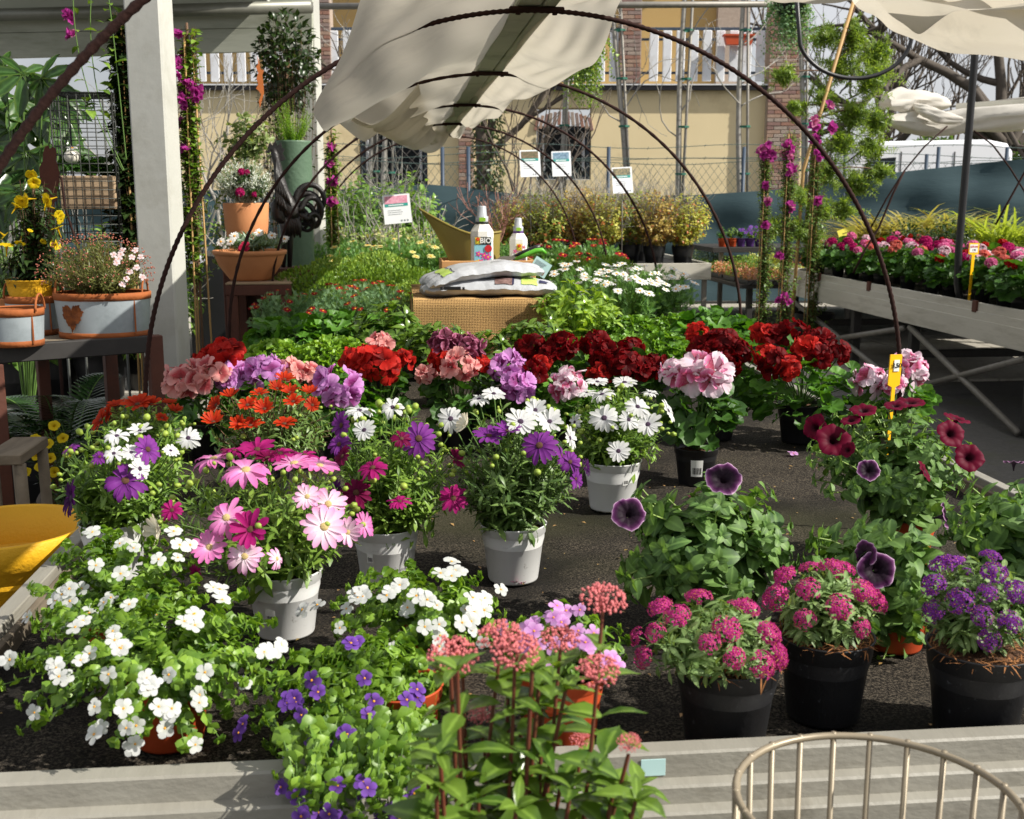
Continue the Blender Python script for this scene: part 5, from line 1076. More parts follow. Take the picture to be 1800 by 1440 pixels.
for j in range(nz):
    v = j/(nz-1)
    if v < .4: q = v/.4; P[:, j] = np.stack([xs, np.full(nx, yb1-(yb1-yb0-.02)*q), zt+.004*np.sin(xs*30)*np.sin(q*9)], -1)
    else:
        q = (v-.4)/.6; r_ = .02; P[:, j] = np.stack([xs, yb0-.003+r_*(1-min(1, q*6))**2-.008*q*np.sin(xs*24+1)-.012*q*np.sin(xs*9), zt-q*(.165+.012*np.sin(xs*17)+.006*np.sin(xs*53))], -1)
grid(g, P); 
for sx, xx in ((-1, xa), (1, xb)):
    Q = np.array([[(xx+sx*(.003+.01*v*math.sin(y*20)), y, zt-v*(.16+.02*math.sin(y*9))) for v in np.linspace(0, 1, 12)] for y in np.linspace(yb1, yb0, 40)]); grid(g, Q)
g.build('burlap_cover', M['burlap'], bxth)
g = Geo()
for x in np.linspace(xa+.004, xb-.004, 100): z0 = zt-.16-.012*math.sin(x*17); tube(g, [(x, yb0-.008, z0), (x+rng.normal(0, .004), yb0-.012, z0-.014), (x+rng.normal(0, .007), yb0-.01, z0-.026-rng.random()*.014)], .0011, 3, caps=False)
g.build('fringe', M['burlap'], bxth, kind='stuff')
M['bag'] = solid('bag_film', (184, 187, 192), (166, 168, 174), .32, 5., spec=.5, bump=.45, bscale=16., bdist=.02)
M['bag_print'] = solid('bag_photo', (150, 122, 118), (92, 70, 66), .35, 60., amt=1.); M['bag_green'] = solid('bag_green', (176, 206, 92), (196, 218, 130), .35, 14.); M['bag_ink'] = solid('bag_ink', (50, 50, 84), None, .4); M['ink'] = solid('black_ink', (26, 26, 28), None, .5)
def bag(label, p0, ux, uy, lx, ly, th, seed, prints, sagx=0.):
    """pillow-shaped sack: p0 centre, ux/uy axes; prints [(u0,u1,v0,v1,mat,top?)]"""
    t = thing('potting_soil_bag', label, 'bag', tuple(p0), 'bags of potting soil'); r = np.random.default_rng(seed); nu, nv = 44, 26; ph = r.random(9)*6
    def surf(u, v, side):
        e = (1-abs(u)**4.5)*(1-abs(v)**4.0); e = max(e, 0)**.55; wr = .003*math.sin(u*9+ph[0]+v*6)*math.sin(v*7+ph[1])+.003*math.sin(v*23+ph[2])*abs(u)**3+.0012*math.sin(u*31+ph[3])*abs(v)**3
        x = u*lx*(1-.05*abs(v)**3)+.01*math.sin(v*9+ph[4])*abs(u)**3; y = v*ly*(1-.06*abs(u)**3); z = side*th*(e*(1 if side > 0 else .75))+wr*(1+abs(u))+sagx*(u*u)
        return p0+ux*x+uy*y+ZZ*z
    g = Geo()
    for sd_ in (1, -1): grid(g, np.array([[surf(u, v, sd_) for v in np.linspace(-1, 1, nv)] for u in np.linspace(-1, 1, nu)]))
    g.build('sack', M['bag'], t)
    for u0, u1, v0, v1, mt, nm in prints:
        g = Geo(); grid(g, np.array([[surf(u, v, 1)+ZZ*.0025-uy*.0015 for v in np.linspace(v0, v1, 12)] for u in np.linspace(u0, u1, 12)])); g.build(nm, M[mt], t)
    return t, surf
b1c = aty(858, 508, 4.9); b1c[2] = zt+.036
a = R(7); ux, uy = V3(math.cos(a), -math.sin(a)*.6, 0), V3(math.sin(a)*.6, math.cos(a), 0); ux = nrm(ux); uy = V3(-ux[1], ux[0], 0)
t1, sf = bag('lower grey bag with brown and green print on the burlap box', b1c, ux, uy, .285, .17, .042, 4, [(.1, .36, -.93, .75, 'bag_print', 'photo_print'), (.36, .39, -.93, .75, 'bag_ink', 'stripe'), (.5, .74, -.9, .2, 'bag_green', 'green_print'), (.78, .9, -.7, -.3, 'bag_ink', 'logo_print')], -.01)
g = Geo(); q = V3(*(sf(-.42, -.98, -1)))-uy*.012+ZZ*.012; M0 = (np.array([ux, uy, ZZ]).T, q); bbox_bev(g, (-.07, -.006, -.006), (.0, .002, .008), .001, 0, M0); bbox_bev(g, (-.085, -.006, -.006), (-.076, .002, .006), .001, 0, M0); bbox_bev(g, (.006, -.006, -.006), (.016, .002, .006), .001, 0, M0); g.build('bar_mark', M['ink'], t1, False, kind='stuff')
b2c = b1c+V3(-.03, .0, .068); a = R(-9); ux2 = nrm(V3(math.cos(a), -math.sin(a), .09)); uy2 = nrm(V3(-ux2[1], ux2[0], 0))
t2, sf2 = bag('upper grey bag lying slantwise on the lower bag', b2c, ux2, uy2, .25, .15, .036, 9, [(-.78, -.62, -.85, .6, 'bag_green', 'green_print'), (-.6, -.585, -.85, .6, 'ink', 'stripe'), (.1, .6, -.5, -.47, 'ink', 'stripe')], -.03)
# slatted wooden crate behind the bags
M['crate'] = solid('crate_wood', (196, 148, 96), (168, 120, 72), .7, 6., bump=.15, bscale=30., stretch=(.25, 1, 2))
yc = 5.18; za = zt+.006; zc = aty(870, 457, yc)[2]; cx0 = aty(776, 460, yc)[0]; cx1 = aty(942, 460, yc)[0]; cy0, cy1 = yc, 5.5
cr_ = thing('wooden_crate', 'light wooden crate behind the grey bags holding bottles', 'crate', ((cx0+cx1)/2, (cy0+cy1)/2, za))
def part(nm, lo, hi, mt, th_, bev=.003): g = Geo(); bbox_bev(g, lo, hi, bev); return g.build(nm, mt, th_, False)
hz_ = zc-za
for k in range(2):
    z0 = za+k*(hz_*.53); z1 = z0+hz_*.44
    for lo, hi in (((cx0, cy0, z0), (cx1, cy0+.012, z1)), ((cx0, cy1-.012, z0), (cx1, cy1, z1)), ((cx0, cy0+.013, z0), (cx0+.012, cy1-.013, z1)), ((cx1-.012, cy0+.013, z0), (cx1, cy1-.013, z1))): part('slat', lo, hi, M['crate'], cr_)
part('floor_board', (cx0+.013, cy0+.013, za), (cx1-.013, cy1-.013, za+.01), M['crate'], cr_)
for x in (cx0+.013, cx1-.038):
    for y in (cy0+.013, cy1-.038): part('corner_block', (x, y, za+.011), (x+.025, y+.025, zc-.003), M['crate'], cr_)
# ------------------------------------------------------------------ bottles in the crate
M['btl'] = solid('bottle_white', (232, 230, 222), (222, 220, 212), .3, 3., spec=.5); M['cap'] = solid('clear_cap', (196, 200, 206), (176, 180, 188), .25, 6., spec=.6, trans=.25)
M['lab_green'] = solid('label_green', (150, 196, 60), (130, 180, 50), .4); M['lab_blue'] = solid('label_sky', (130, 190, 214), (150, 200, 190), .4, 12.); M['yellow_l'] = solid('label_yellow', (240, 206, 50), None, .4); M['lab_red'] = solid('label_red', (206, 40, 46), (170, 24, 40), .4, 60.); M['lab_orange'] = solid('label_orange', (230, 96, 30), None, .4)
M['lab_pink'] = solid('label_pink', (222, 70, 160), (190, 40, 130), .4, 60.); M['lab_purple'] = solid('label_purple', (92, 52, 130), (60, 30, 90), .4, 60.); M['white_l'] = solid('label_white', (240, 240, 236), None, .4); M['lab_dk'] = solid('label_dark', (50, 54, 50), None, .4); M['lab_leaf'] = solid('label_leaf', (60, 130, 50), None, .4)
def bottle(label, px, pyt, y, H, Rr, neckm, kind):
    top = aty(px, pyt, y); base = V3(top[0], top[1], za+.012); H = top[2]-base[2]; t = thing('fertiliser_bottle', label, 'bottle', tuple(base), 'fertiliser bottles in the crate'); g = Geo()
    # eight-sided shouldered body
    n = 16; prof = [(.01, 0), (Rr*.92, 0), (Rr, .008), (Rr, H*.30), (Rr*.97, H*.55), (Rr*1.02, H*.62), (Rr*1.0, H*.68), (Rr*.62, H*.765), (Rr*.5, H*.775)]
    lathe(g, prof, 8, base, rot=math.pi/8); g.build('body', M['btl'], t, False)
    g = Geo(); lathe(g, [(Rr*.55, H*.765), (Rr*.55, H*.80)], 20, base); g.build('neck_ring', M[neckm], t)
    g = Geo(); lathe(g, [(Rr*.52, H*.80), (Rr*.54, H*.865), (Rr*.42, H*.875), (Rr*.36, H*.985), (Rr*.3, H), (.001, H)], 20, base); g.build('cap', M['cap'], t)
    fy = base[1]-Rr*.935; f = TH
    def quad(nm, x0, x1, z0, z1, mt, off=.0): return part(nm, (base[0]+x0*Rr, fy-.0022-off, base[2]+z0*H), (base[0]+x1*Rr, fy-.0006-off, base[2]+z1*H), M[mt], t, .0003)
    quad('cap_label', -.26, .26, .805, .855, 'lab_green', -Rr*.36)
    def disc(nm, x, z, r_, mt, off=.0012, n=14):
        g = Geo(); a = np.arange(n)*2*math.pi/n; extrude_poly(g, np.stack([r_*np.cos(a), r_*np.sin(a)], -1), V3(base[0]+x*Rr, fy-.002-off, base[2]+z*H), V3(1, 0, 0), ZZ, V3(0, 1, 0), .0012); return g.build(nm, M[mt], t, False)
    def petals(x, z, r_, mt, off, eye='yellow_l'):
        g = Geo(); a = np.linspace(0, 2*math.pi, 31)[:-1]; rr = r_*(.72+.28*np.cos(a*5)); extrude_poly(g, np.stack([rr*np.cos(a), rr*np.sin(a)], -1), V3(base[0]+x*Rr, fy-.002-off, base[2]+z*H), V3(1, 0, 0), ZZ, V3(0, 1, 0), .0012); g.build('printed_flower', M[mt], t, False); disc('printed_flower_eye', x, z, r_*.22, eye, off+.001, 8)
    def emblem(x, z, s_):
        part('emblem', (base[0]+(x-.9*s_)*Rr, fy-.0042, base[2]+z*H-1.1*s_*Rr), (base[0]+(x+.9*s_)*Rr, fy-.003, base[2]+z*H+1.1*s_*Rr), M['yellow_l'], t, .0002)
        disc('emblem_bloom', x, z+.02, .55*s_*Rr, 'lab_red', .0035); disc('emblem_core', x, z+.017, .34*s_*Rr, 'lab_orange', .0046)
        for sg in (-1, 1):
            g = Geo(); extrude_poly(g, np.array([(0, -1.), (.75*sg, -.1), (.6*sg, -.55), (.2*sg, -.95)])*s_*Rr*.9, V3(base[0]+x*Rr, fy-.0058, base[2]+z*H), V3(1, 0, 0), ZZ, V3(0, 1, 0), .001); g.build('emblem_leaf', M['lab_leaf'], t, False)
    def letters(s_, x, z, size, mt, bold=0.): link('lettering', text_mesh(s_, size, 'lettering', M[mt], .0006, bold), t, mat=Matrix.Translation(V3(base[0]+x*Rr, fy-.0062, base[2]+z*H)-ORG[t.name])@Matrix.Rotation(math.pi/2, 4, 'X'))
    if kind == 0:
        quad('label', -.72, .72, .1, .60, 'lab_blue'); quad('brand_panel', -.62, .68, .515, .61, 'lab_dk', .0012); emblem(-.42, .563, .25); letters('BIO', .22, .563, .032, 'white_l', .0009)
        for x, z, r_, m_ in ((-.36, .4, .014, 'lab_pink'), (.1, .38, .016, 'lab_pink'), (.42, .36, .018, 'lab_pink'), (-.1, .30, .016, 'lab_pink'), (.34, .29, .014, 'lab_pink'), (-.42, .3, .012, 'yellow_l')): petals(x, z, r_, m_, .0012+.0007*abs(x))
        disc('printed_rose', .45, .465, .017, 'lab_red', .0032); quad('name_panel', -.7, .7, .195, .252, 'lab_purple', .0024); letters('ORTISO', .0, .224, .026, 'white_l', .0006)
    else:
        emblem(.0, .56, .3); quad('label', -.72, .72, .16, .47, 'white_l'); quad('gold_panel', -.35, .45, .40, .47, 'yellow_l', .0012)
        for x, z, r_, m_ in ((-.4, .36, .015, 'lab_purple'), (-.2, .28, .014, 'lab_purple'), (.4, .34, .014, 'lab_pink'), (.5, .45, .01, 'lab_pink'), (.15, .31, .012, 'lab_pink'), (-.45, .5, .01, 'lab_pink'), (.48, .56, .01, 'lab_pink')): petals(x, z, r_, m_, .0022+.0005*abs(x))
    return t
bottle('larger white fertiliser bottle with a black BIO label and printed flowers', 847, 362, 5.26, 0, .055, 'lab_dk', 0)
bottle('smaller white fertiliser bottle with purple neck ring and yellow label', 911, 383, 5.3, 0, .044, 'lab_purple', 1)
# ------------------------------------------------------------------ olive watering can
M['can'] = solid('olive_plastic', (146, 132, 66), (126, 112, 54), .42, 4., spec=.45, trans=.08)
wc = aty(832, 440, 5.42); wb = V3(wc[0], wc[1], za+.012); t = thing('watering_can', 'olive plastic watering can with long tapering spout behind the bottles', 'watering can', tuple(wb))
kx = dep(wc)/F; zr = aty(832, 412, 5.42)[2]; zt_ = aty(742, 368, 5.42)[2]; g = Geo(); n = 28; rows = 9
P = np.zeros((rows, n+1, 3)); xl, xr = aty(792, 440, 5.42)[0], aty(880, 440, 5.42)[0]; cxm, hw = (xl+xr)/2, (xr-xl)/2
for i in range(rows):
    v = i/(rows-1); a = np.linspace(0, 2*math.pi, n+1); lx = np.cos(a); ly = np.sin(a); q = .9+.1*v
    sp = np.clip(-lx, 0, 1)**2.2        # the left side draws out into the spout
    z = wb[2]+(zr-wb[2])*v+sp*v**2*(zt_-zr)*1.0+.012*v*np.clip(lx, 0, 1)
    x = cxm+hw*q*lx-sp*v**2.2*(aty(792, 440, 5.42)[0]-aty(738, 368, 5.42)[0]); y = wb[1]+hw*.62*q*ly*(1-.86*sp*v**1.5)
    P[i, :, 0] = x; P[i, :, 1] = y; P[i, :, 2] = z
grid(g, P); g.build('body', M['can'], t)
g = Geo(); tube(g, P[-1], .006, 6, caps=False); g.build('rim', M['can'], t)
g = Geo(); grid(g, np.stack([P[0]*.0+V3(cxm, wb[1], wb[2]), P[0]])); g.build('bottom', M['can'], t)
# ------------------------------------------------------------------ pruner and info card
pp = aty(935, 448, 5.2); t = thing('hand_pruner', 'green and black hand pruner lying over the crate edge', 'pruner', tuple(pp)); g = Geo(); Pn = [aty(x, y, 5.2) for x, y in ((905, 456), (925, 448), (942, 441), (953, 440), (960, 446))]; tube(g, Pn, [.006, .011, .012, .012, .006], 8); g.build('handle', solid('pruner_green', (96, 180, 50), None, .4), t)
g = Geo(); Pn = [aty(x, y, 5.23) for x, y in ((900, 452), (922, 443), (940, 436), (950, 434))]; tube(g, Pn, [.005, .01, .011, .013], 8); g.build('handle', M['black_pl'], t)
g = Geo(); extrude_poly(g, np.array([(0, 0), (-.09, -.025), (-.1, -.01), (-.06, .012), (0, .012)]), aty(905, 455, 5.21), V3(1, 0, 0), ZZ, V3(0, 1, 0), .004); g.build('blade', M['galv_bar'], t, False)
M['card'] = solid('info_card', (176, 210, 210), (190, 220, 218), .5, 3.); M['card_w'] = solid('sign_white', (244, 246, 248), (238, 240, 244), .4, 2.); M['teal'] = solid('sign_teal', (60, 170, 160), None, .5); M['grey_ink'] = solid('grey_ink', (150, 156, 164), None, .6)
q = aty(950, 470, 5.12); t = thing('info_card', 'small pale blue card leaning at the right end of the crate', 'card', tuple(q)); a = R(-32); ex = V3(math.cos(a), .1, math.sin(a)); ex = nrm(ex); ey = nrm(np.cross(V3(0, 1, 0), ex)*-1); ey = ey if ey[2] > 0 else -ey; ez = np.cross(ex, ey)
g = Geo(); extrude_poly(g, [(-.042, -.035), (.042, -.035), (.042, .035), (-.042, .035)], q, ex, ey, ez, .0015); g.build('card', M['card'], t, False)
for k in range(4):
    g = Geo(); extrude_poly(g, [(-.034, .02-.009*k), (.02-.006*k, .02-.009*k), (.02-.006*k, .0225-.009*k), (-.034, .0225-.009*k)], q-V3(0, .0024, 0), ex, ey, ez, .0008); g.build('text_line', M['grey_ink'], t, False)
for k in range(2): g = Geo(); extrude_poly(g, [(.006+.014*k, -.026), (.016+.014*k, -.026), (.016+.014*k, -.012), (.006+.014*k, -.012)], q-V3(0, .0024, 0), ex, ey, ez, .0008); g.build('stamp', solid('stamp%d' % k, (150, 110, 100), (120, 140, 120), .6, 90.), t, False)

# ------------------------------------------------------------------ picture signs on stakes
PIC = [solid('sign_photo_%d' % i, a_, b_, .5, 60., amt=1.) for i, (a_, b_) in enumerate((((244, 190, 206), (206, 120, 150)), ((150, 120, 100), (70, 90, 60)), ((160, 190, 210), (60, 90, 120)), ((190, 170, 130), (50, 80, 80))))]
def psign(label, px0, px1, py0, py1, y, i, tilt=0., zb=ZS, lean=.18, yaw=.0):
    c = aty((px0+px1)/2, (py0+py1)/2, y); k = dep(c)/F; w = (px1-px0)/2*k; h = (py1-py0)/2*k; t = thing('plant_sign', label, 'sign', (c[0], c[1], zb), 'picture signs between the plants')
    ex = nrm(V3(math.cos(tilt)*math.cos(yaw), math.sin(yaw), math.sin(tilt))); ey = nrm(V3(-math.sin(tilt), lean, math.cos(tilt))); ez = nrm(np.cross(ex, ey)); ez = ez if ez[1] < 0 else -ez
    def rect(nm, x0, x1, y0, y1, mt, off, th=.002): g = Geo(); extrude_poly(g, [(x0*w, y0*h), (x1*w, y0*h), (x1*w, y1*h), (x0*w, y1*h)], c+ez*off, ex, ey, ez, th); return g.build(nm, mt, t, False)
    rect('panel', -1, 1, -1, 1, M['card_w'], 0, .004); rect('photo_print', -.86, .82, .38, .9, PIC[i], .003); rect('title_band', -.86, .82, .18, .36, M['teal'], .003)
    rect('title_text', -.6, .5, .24, .3, M['card_w'], .0045, .0008)
    for q in range(3): rect('text_line', -.7, .3+.1*(q % 2), -.1-.14*q, -.07-.14*q, M['grey_ink'], .003, .0008)
    for q in (0.2, .42, .64): rect('care_symbol', q, q+.12, -.88, -.76, M['grey_ink'], .003, .0008)
    g = Geo(); tube(g, [c-ey*h*.2-ez*.008, V3(c[0]+.02, c[1]+.06, zb)], .007, 6); g.build('stake', M['galv_bar'], t)
psign('white sign with pink flower photo behind the yellow daisies', 674, 722, 342, 393, 8.9, 0, R(5))
psign('white picture sign left of two before the barred window', 914, 950, 264, 311, 12.6, 1, R(2), .8)
psign('white picture sign right of two before the barred window', 970, 1004, 266, 310, 12.7, 2, R(2), .8)
psign('white picture sign above the yellowish shrubs at right', 1076, 1112, 294, 340, 12.4, 3, R(3), .8)
# yellow price stake in the crimson petunia
M['stake_y'] = solid('yellow_stake', (250, 192, 20), (244, 180, 14), .35, 3., spec=.45)
def stake(label, pts_px, y, pz, num, lab=None, zb=ZS, group=None):
    c = aty(*pts_px[0], y); k = dep(c)/F; (x0, y0), (x1, y1), w, h = pts_px[0], pts_px[1], pts_px[2]*k, pts_px[3]*k; foot = V3(*aty(x1, y1, y)); foot[2] = min(foot[2], zb+.12)
    t = thing('price_stake', label, 'price tag', (foot[0], foot[1], zb), group); ey = nrm(c-foot); ex = nrm(np.cross(ey, V3(0, 1, 0))); ex = ex if ex[0] > 0 else -ex; ex = nrm(ex+V3(0, .25, 0)); ez = nrm(np.cross(ex, ey)); ez = ez if ez[1] < 0 else -ez
    Lg = np.linalg.norm(c-V3(foot[0], foot[1], zb)); g = Geo(); extrude_poly(g, [(-w, -h), (-w*.3, -h*1.15), (-w*.22, -Lg), (w*.18, -Lg), (w*.3, -h*1.15), (w, -h), (w, h), (-w, h)], c, ex, ey, ez, .003); g.build('plate', M['stake_y'], t, False)
    g = Geo(); extrude_poly(g, [(-w*.05-w*.3, -h*.1), (w*.55, -h*.1), (w*.55, h*.65), (-w*.35, h*.65)] if not lab else [(-w*.85, -h*.7), (w*.7, -h*.7), (w*.7, h*.75), (-w*.85, h*.75)], c+ez*.0028, ex, ey, ez, .0012); g.build('price_sticker', M['white_l'], t, False)
    def txt(s_, dx, dy, size, mt): me = text_mesh(s_, size, 'lettering', M[mt], .0003, .0002); Mt = Matrix([[ex[0], ey[0], ez[0], 0], [ex[1], ey[1], ez[1], 0], [ex[2], ey[2], ez[2], 0], [0, 0, 0, 1]]); q = c+ez*.0042+ex*dx*w+ey*dy*h-ORG[t.name]; Mt.translation = Vector(q); link('lettering', me, t, mat=Mt)
    if lab: txt(lab, -.05, .32, h*.5, 'lab_red'); txt(num, -.05, -.3, h*.55, 'ink')
    else: txt(num, .1, .28, h*.42, 'ink')
    return t
stake('yellow price stake standing in the crimson petunia', ((1573, 650), (1560, 770), 12.5, 27), 2.42, 0, '3,50')
# ------------------------------------------------------------------ left: brown display bench with tubs
ZB = 1.06
A_, B_ = atz(-60, 612, ZB), atz(286, 589, ZB); bx = nrm((B_-A_)*V3(1, 1, 0)); by = V3(-bx[1], bx[0], 0); Lb = np.linalg.norm(B_-A_); MB = (np.array([bx, by, ZZ]).T, A_*V3(1, 1, 0))
lb = thing('plant_stand', 'brown steel plant stand carrying the galvanised tubs at left', 'stand', tuple(A_*V3(1, 1, 0)))
def lpart(nm, lo, hi, mt, th_=None, bev=.003): g = Geo(); bbox_bev(g, lo, hi, bev, 0, MB); return g.build(nm, M[mt], th_ or lb, False)
lpart('top', (.0, .042, ZB-.03), (Lb, .56, ZB-.006), 'old_board'); lpart('front_rail', (0, 0, ZB-.055), (Lb-.046, .04, ZB), 'dark_steel'); lpart('back_rail', (0, .562, ZB-.055), (Lb, .60, ZB), 'brown_steel')
lpart('leg', (Lb-.044, -.002, 0), (Lb, .042, ZB-.001), 'brown_steel'); lpart('leg', (.05, -.004, 0), (.1, .04, ZB-.056), 'brown_steel'); lpart('leg', (Lb-.044, .558, 0), (Lb, .602, ZB-.056), 'brown_steel'); lpart('leg', (Lb-.28, .558, 0), (Lb-.24, .6, ZB-.056), 'brown_steel')
M['galv'] = solid('galvanised_sheet', (178, 188, 192), (150, 160, 166), .45, 9., metal=.35, spec=.5, dirt=(140, 150, 154), dscale=6.); M['rust_h'] = solid('rust_swirl', (150, 84, 36), (84, 44, 20), .9, 60., amt=1.); M['rust_o'] = solid('rusty_edge', (164, 92, 44), (120, 64, 30), .8, 20., bump=.2)
def tub(label, px, py, y, rx, ry, h, deco=True, handles=True, name='galvanised_tub'):
    c = aty(px, py, y); c[2] = ZB-.004; t = thing(name, label, 'tub', tuple(c), 'galvanised tubs on the brown stand'); g = Geo()
    lathe(g, [(rx*.93, .018), (rx, h-.016)], 40, c, 0, 1, ry/rx); lathe(g, [(rx*.96, h-.02), (rx*.9, .02), (.01, .02)], 40, c, 0, 1, ry/rx); g.build('wall', M['galv'], t)
    for z0, z1, e in ((0, .02, .945), (h-.02, h+.004, 1.012)):
        g = Geo(); lathe(g, [(rx*(e-.03), z0), (rx*e, z0), (rx*e*1.006, z1-.003), (rx*e-.004, z1), (rx*(e-.04), z1-.004)], 40, c, 0, 1, ry/rx); g.build('rusty_band', M['rust_o'], t)
    g = Geo(); a = R(-38); p = c+V3(rx*.975*math.cos(a), ry*.975*math.sin(a), h*.5); box(g, p-V3(.002, .004, h*.42), p+V3(.002, .001, h*.42)); g.build('seam', M['rust_o'], t, False)
    if deco:
        a = np.linspace(0, 2*math.pi, 90); jt = 1+.07*np.sin(a*13)+.06*np.sin(a*29+1); hx = 16*np.sin(a)**3*jt; hy = (13*np.cos(a)-5*np.cos(2*a)-2*np.cos(3*a)-np.cos(4*a))*jt; s_ = h*.32/17; g = Geo(); pts = []
        for k in (1, 0):
            for u, v in zip(hx*s_*(.82+.02*k), hy*s_*1.15):
                th_ = -math.pi/2-.52+u/rx*1.15; pts.append(c+V3((rx*.972+.0022*k)*math.cos(th_), (ry*.972+.0022*k)*math.sin(th_), h*.52+v))
        n = 90; j = np.arange(n-1); g.add(np.array(pts), [np.arange(n)[None], np.stack([j, j+1, j+1+n, j+n], -1)]); g.build('rust_heart', M['rust_h'], t, False)
    if handles:
        for sg in (-1, 1):
            g = Geo(); a = np.linspace(0, math.pi, 14); tube(g, [c+V3(sg*rx*.9, .045*math.cos(q), h-.005+.05*math.sin(q)) for q in a], .0035, 6); g.build('handle', M['rust_o'], t)
    return t, c
tA, cA = tub('oval galvanised tub with a rust heart planted with a fine shrub', 184, 580, 3.85, .152, .12, .142)
tB, cB = tub('small galvanised bucket with rusty handles at the left edge', 30, 585, 3.62, .082, .08, .112, False)
tC, cC = tub('galvanised bucket behind the small one holding the yellow pot', 62, 575, 3.93, .088, .085, .125, False)
# fine-leaved shrub (pink buds, white flowers) in the oval tub
s = Pl('fine_shrub', 'fine-leaved shrub with pink buds and tiny white flowers in the oval tub', 'shrub', cA+V3(0, 0, .1), (72, 265, 412, 545)); s.top = s.b+V3(0, 0, .01)
g = Geo(); lathe(g, [(.13, .028), (.07, .035), (.01, .034)], 24, s.b); g.build('soil', M['peat'], s.th)
s.bushy(L_NEEDW, .02, 230, 26, .25, 0, -.4, spread=.7, up=.5, r=.001); tp, d = ell(s.c, s.rad*1.03, 420, -.3, .1); g = Geo(); place(g, S_LOW, tp, d, ZZ, .0027); g.build('flower_buds', solid('pink_bud', (160, 96, 76), (140, 66, 54), .6, 60.), s.th, kind='stuff')
for px, py in ((215, 440), (208, 455), (232, 452), (240, 470), (205, 462), (200, 448), (247, 452), (250, 487), (222, 490), (212, 447), (238, 440), (228, 478), (215, 500)): s.fl('tiny_white', px, py, 12, 'c', stem=False)
s.done(leaf_mat('fine_leaf', (76, 86, 40), (118, 122, 62), rib=0), 'stem_brown')
# yellow-flowered climber in a yellow pot inside the bucket
base = cC+V3(0, 0, .05); s = Pl('yellow_climber', 'yellow trumpet-flowered climber in a yellow pot at left', 'potted plant', base, (0, 112, 305, 520)).pot('yellow', .165, .13)
pts = []
for k in range(110): px = 62+rng.normal(0, 30); py = rng.uniform(315, 500); px = 62+(px-62)*(.6+.6*(py-315)/185); pts.append(aty(px, py, 3.93+rng.normal(0, .04)))
shoots(s.gs, s.gl, [s.top]*110, pts, L_LONG, .055, 9, .45, .05, up=.1, spread=.85, jitter=.3); tube(s.gs, [s.top, aty(60, 400, 3.93), aty(58, 300, 3.93)], .004, 5)
for px, py, z_ in ((55, 308, 24), (60, 322, 26), (37, 355, 30), (30, 362, 24), (82, 352, 30), (80, 362, 22), (107, 384, 26), (100, 400, 26), (12, 430, 30), (35, 428, 22), (98, 430, 24), (53, 405, 12), (76, 425, 14), (45, 350, 26), (104, 378, 20), (8, 415, 22)): s.at('yellow_trumpet', aty(px, py, 3.86), TOCAM+rng.normal(0, .7, 3), z_/2.5*3.9/F, stem=False)
s.done('l_dark', 'stem_brown')
c = atz(20, 480, ZB+.02); c = aty(18, 500, 4.05); c[2] = ZB-.004; s = Pl('dark_heather', 'dark purple heather in a terracotta pot at the far left', 'potted plant', c, (-25, 48, 440, 490)).pot('terra', .13, .11); s.bushy(L_NEEDLE, .02, 60, 16, .4, 0, -.3); s.done(leaf_mat('purple_leaf', (66, 34, 56), (96, 50, 80), rib=0))
# wire cage with wooden planter and egg ornament
cg = aty(150, 420, 5.0); M['wire_d'] = solid('cage_wire', (86, 88, 84), (64, 66, 62), .5, 9., metal=.5); t = thing('wire_cage', 'tall wire mesh cage holding a wooden planter at left', 'cage', (cg[0], cg[1], .8)); yc0, yc1 = 5.0, 5.28
x0, x1 = aty(96, 300, yc0)[0], aty(204, 300, yc0)[0]; z0, z1 = aty(150, 425, yc0)[2], aty(150, 163, yc0)[2]
def mesh_face(o, ex, ey, w, h, nx, ny, nm='mesh_panel'):
    g = Geo()
    for i in range(nx+1): tube(g, [o+ex*w*i/nx, o+ex*w*i/nx+ey*h], .0019 if 0 < i < nx else .0038, 4)
    for i in range(ny+1): tube(g, [o+ey*h*i/ny, o+ey*h*i/ny+ex*w], .0019 if 0 < i < ny else .0038, 4)
    g.build(nm, M['wire_d'], t, kind='stuff')
mesh_face(V3(x0, yc0, z0), V3(1, 0, 0), ZZ, x1-x0, z1-z0, 7, 17); mesh_face(V3(x0, yc1, z0), V3(1, 0, 0), ZZ, x1-x0, z1-z0, 7, 17); mesh_face(V3(x0, yc0, z0), V3(0, 1, 0), ZZ, yc1-yc0, z1-z0, 7, 17); mesh_face(V3(x1, yc0, z0), V3(0, 1, 0), ZZ, yc1-yc0, z1-z0, 7, 17); mesh_face(V3(x0, yc0, z1), V3(1, 0, 0), V3(0, 1, 0), x1-x0, yc1-yc0, 7, 7)
for i, j in ((0, 0), (1, 0), (0, 1), (1, 1)): g = Geo(); q = V3((x0, x1)[i], (yc0, yc1)[j], 0); tube(g, [q, q+ZZ*z0], .006, 6); g.build('leg', M['wire_d'], t)
pz0, pz1 = aty(150, 368, yc0)[2], aty(150, 309, yc0)[2]; t = thing('wooden_planter', 'weathered wooden planter box inside the wire cage', 'planter', ((x0+x1)/2, yc0+.1, pz0)); M['grey_wood'] = solid('weathered_wood', (176, 152, 122), (128, 104, 80), .85, 5., bump=.3, bscale=30., stretch=(.4, 1, 1.5), dirt=(106, 80, 60), dscale=5.)
for lo, hi in (((x0+.012, yc0+.012, pz0), (x1-.012, yc0+.03, pz1)), ((x0+.012, yc1-.03, pz0), (x1-.012, yc1-.012, pz1)), ((x0+.012, yc0+.031, pz0), (x0+.03, yc1-.031, pz1)), ((x1-.03, yc0+.031, pz0), (x1-.012, yc1-.031, pz1)), ((x0+.031, yc0+.031, pz0), (x1-.031, yc1-.031, pz0+.015))): part('board', lo, hi, M['grey_wood'], t)
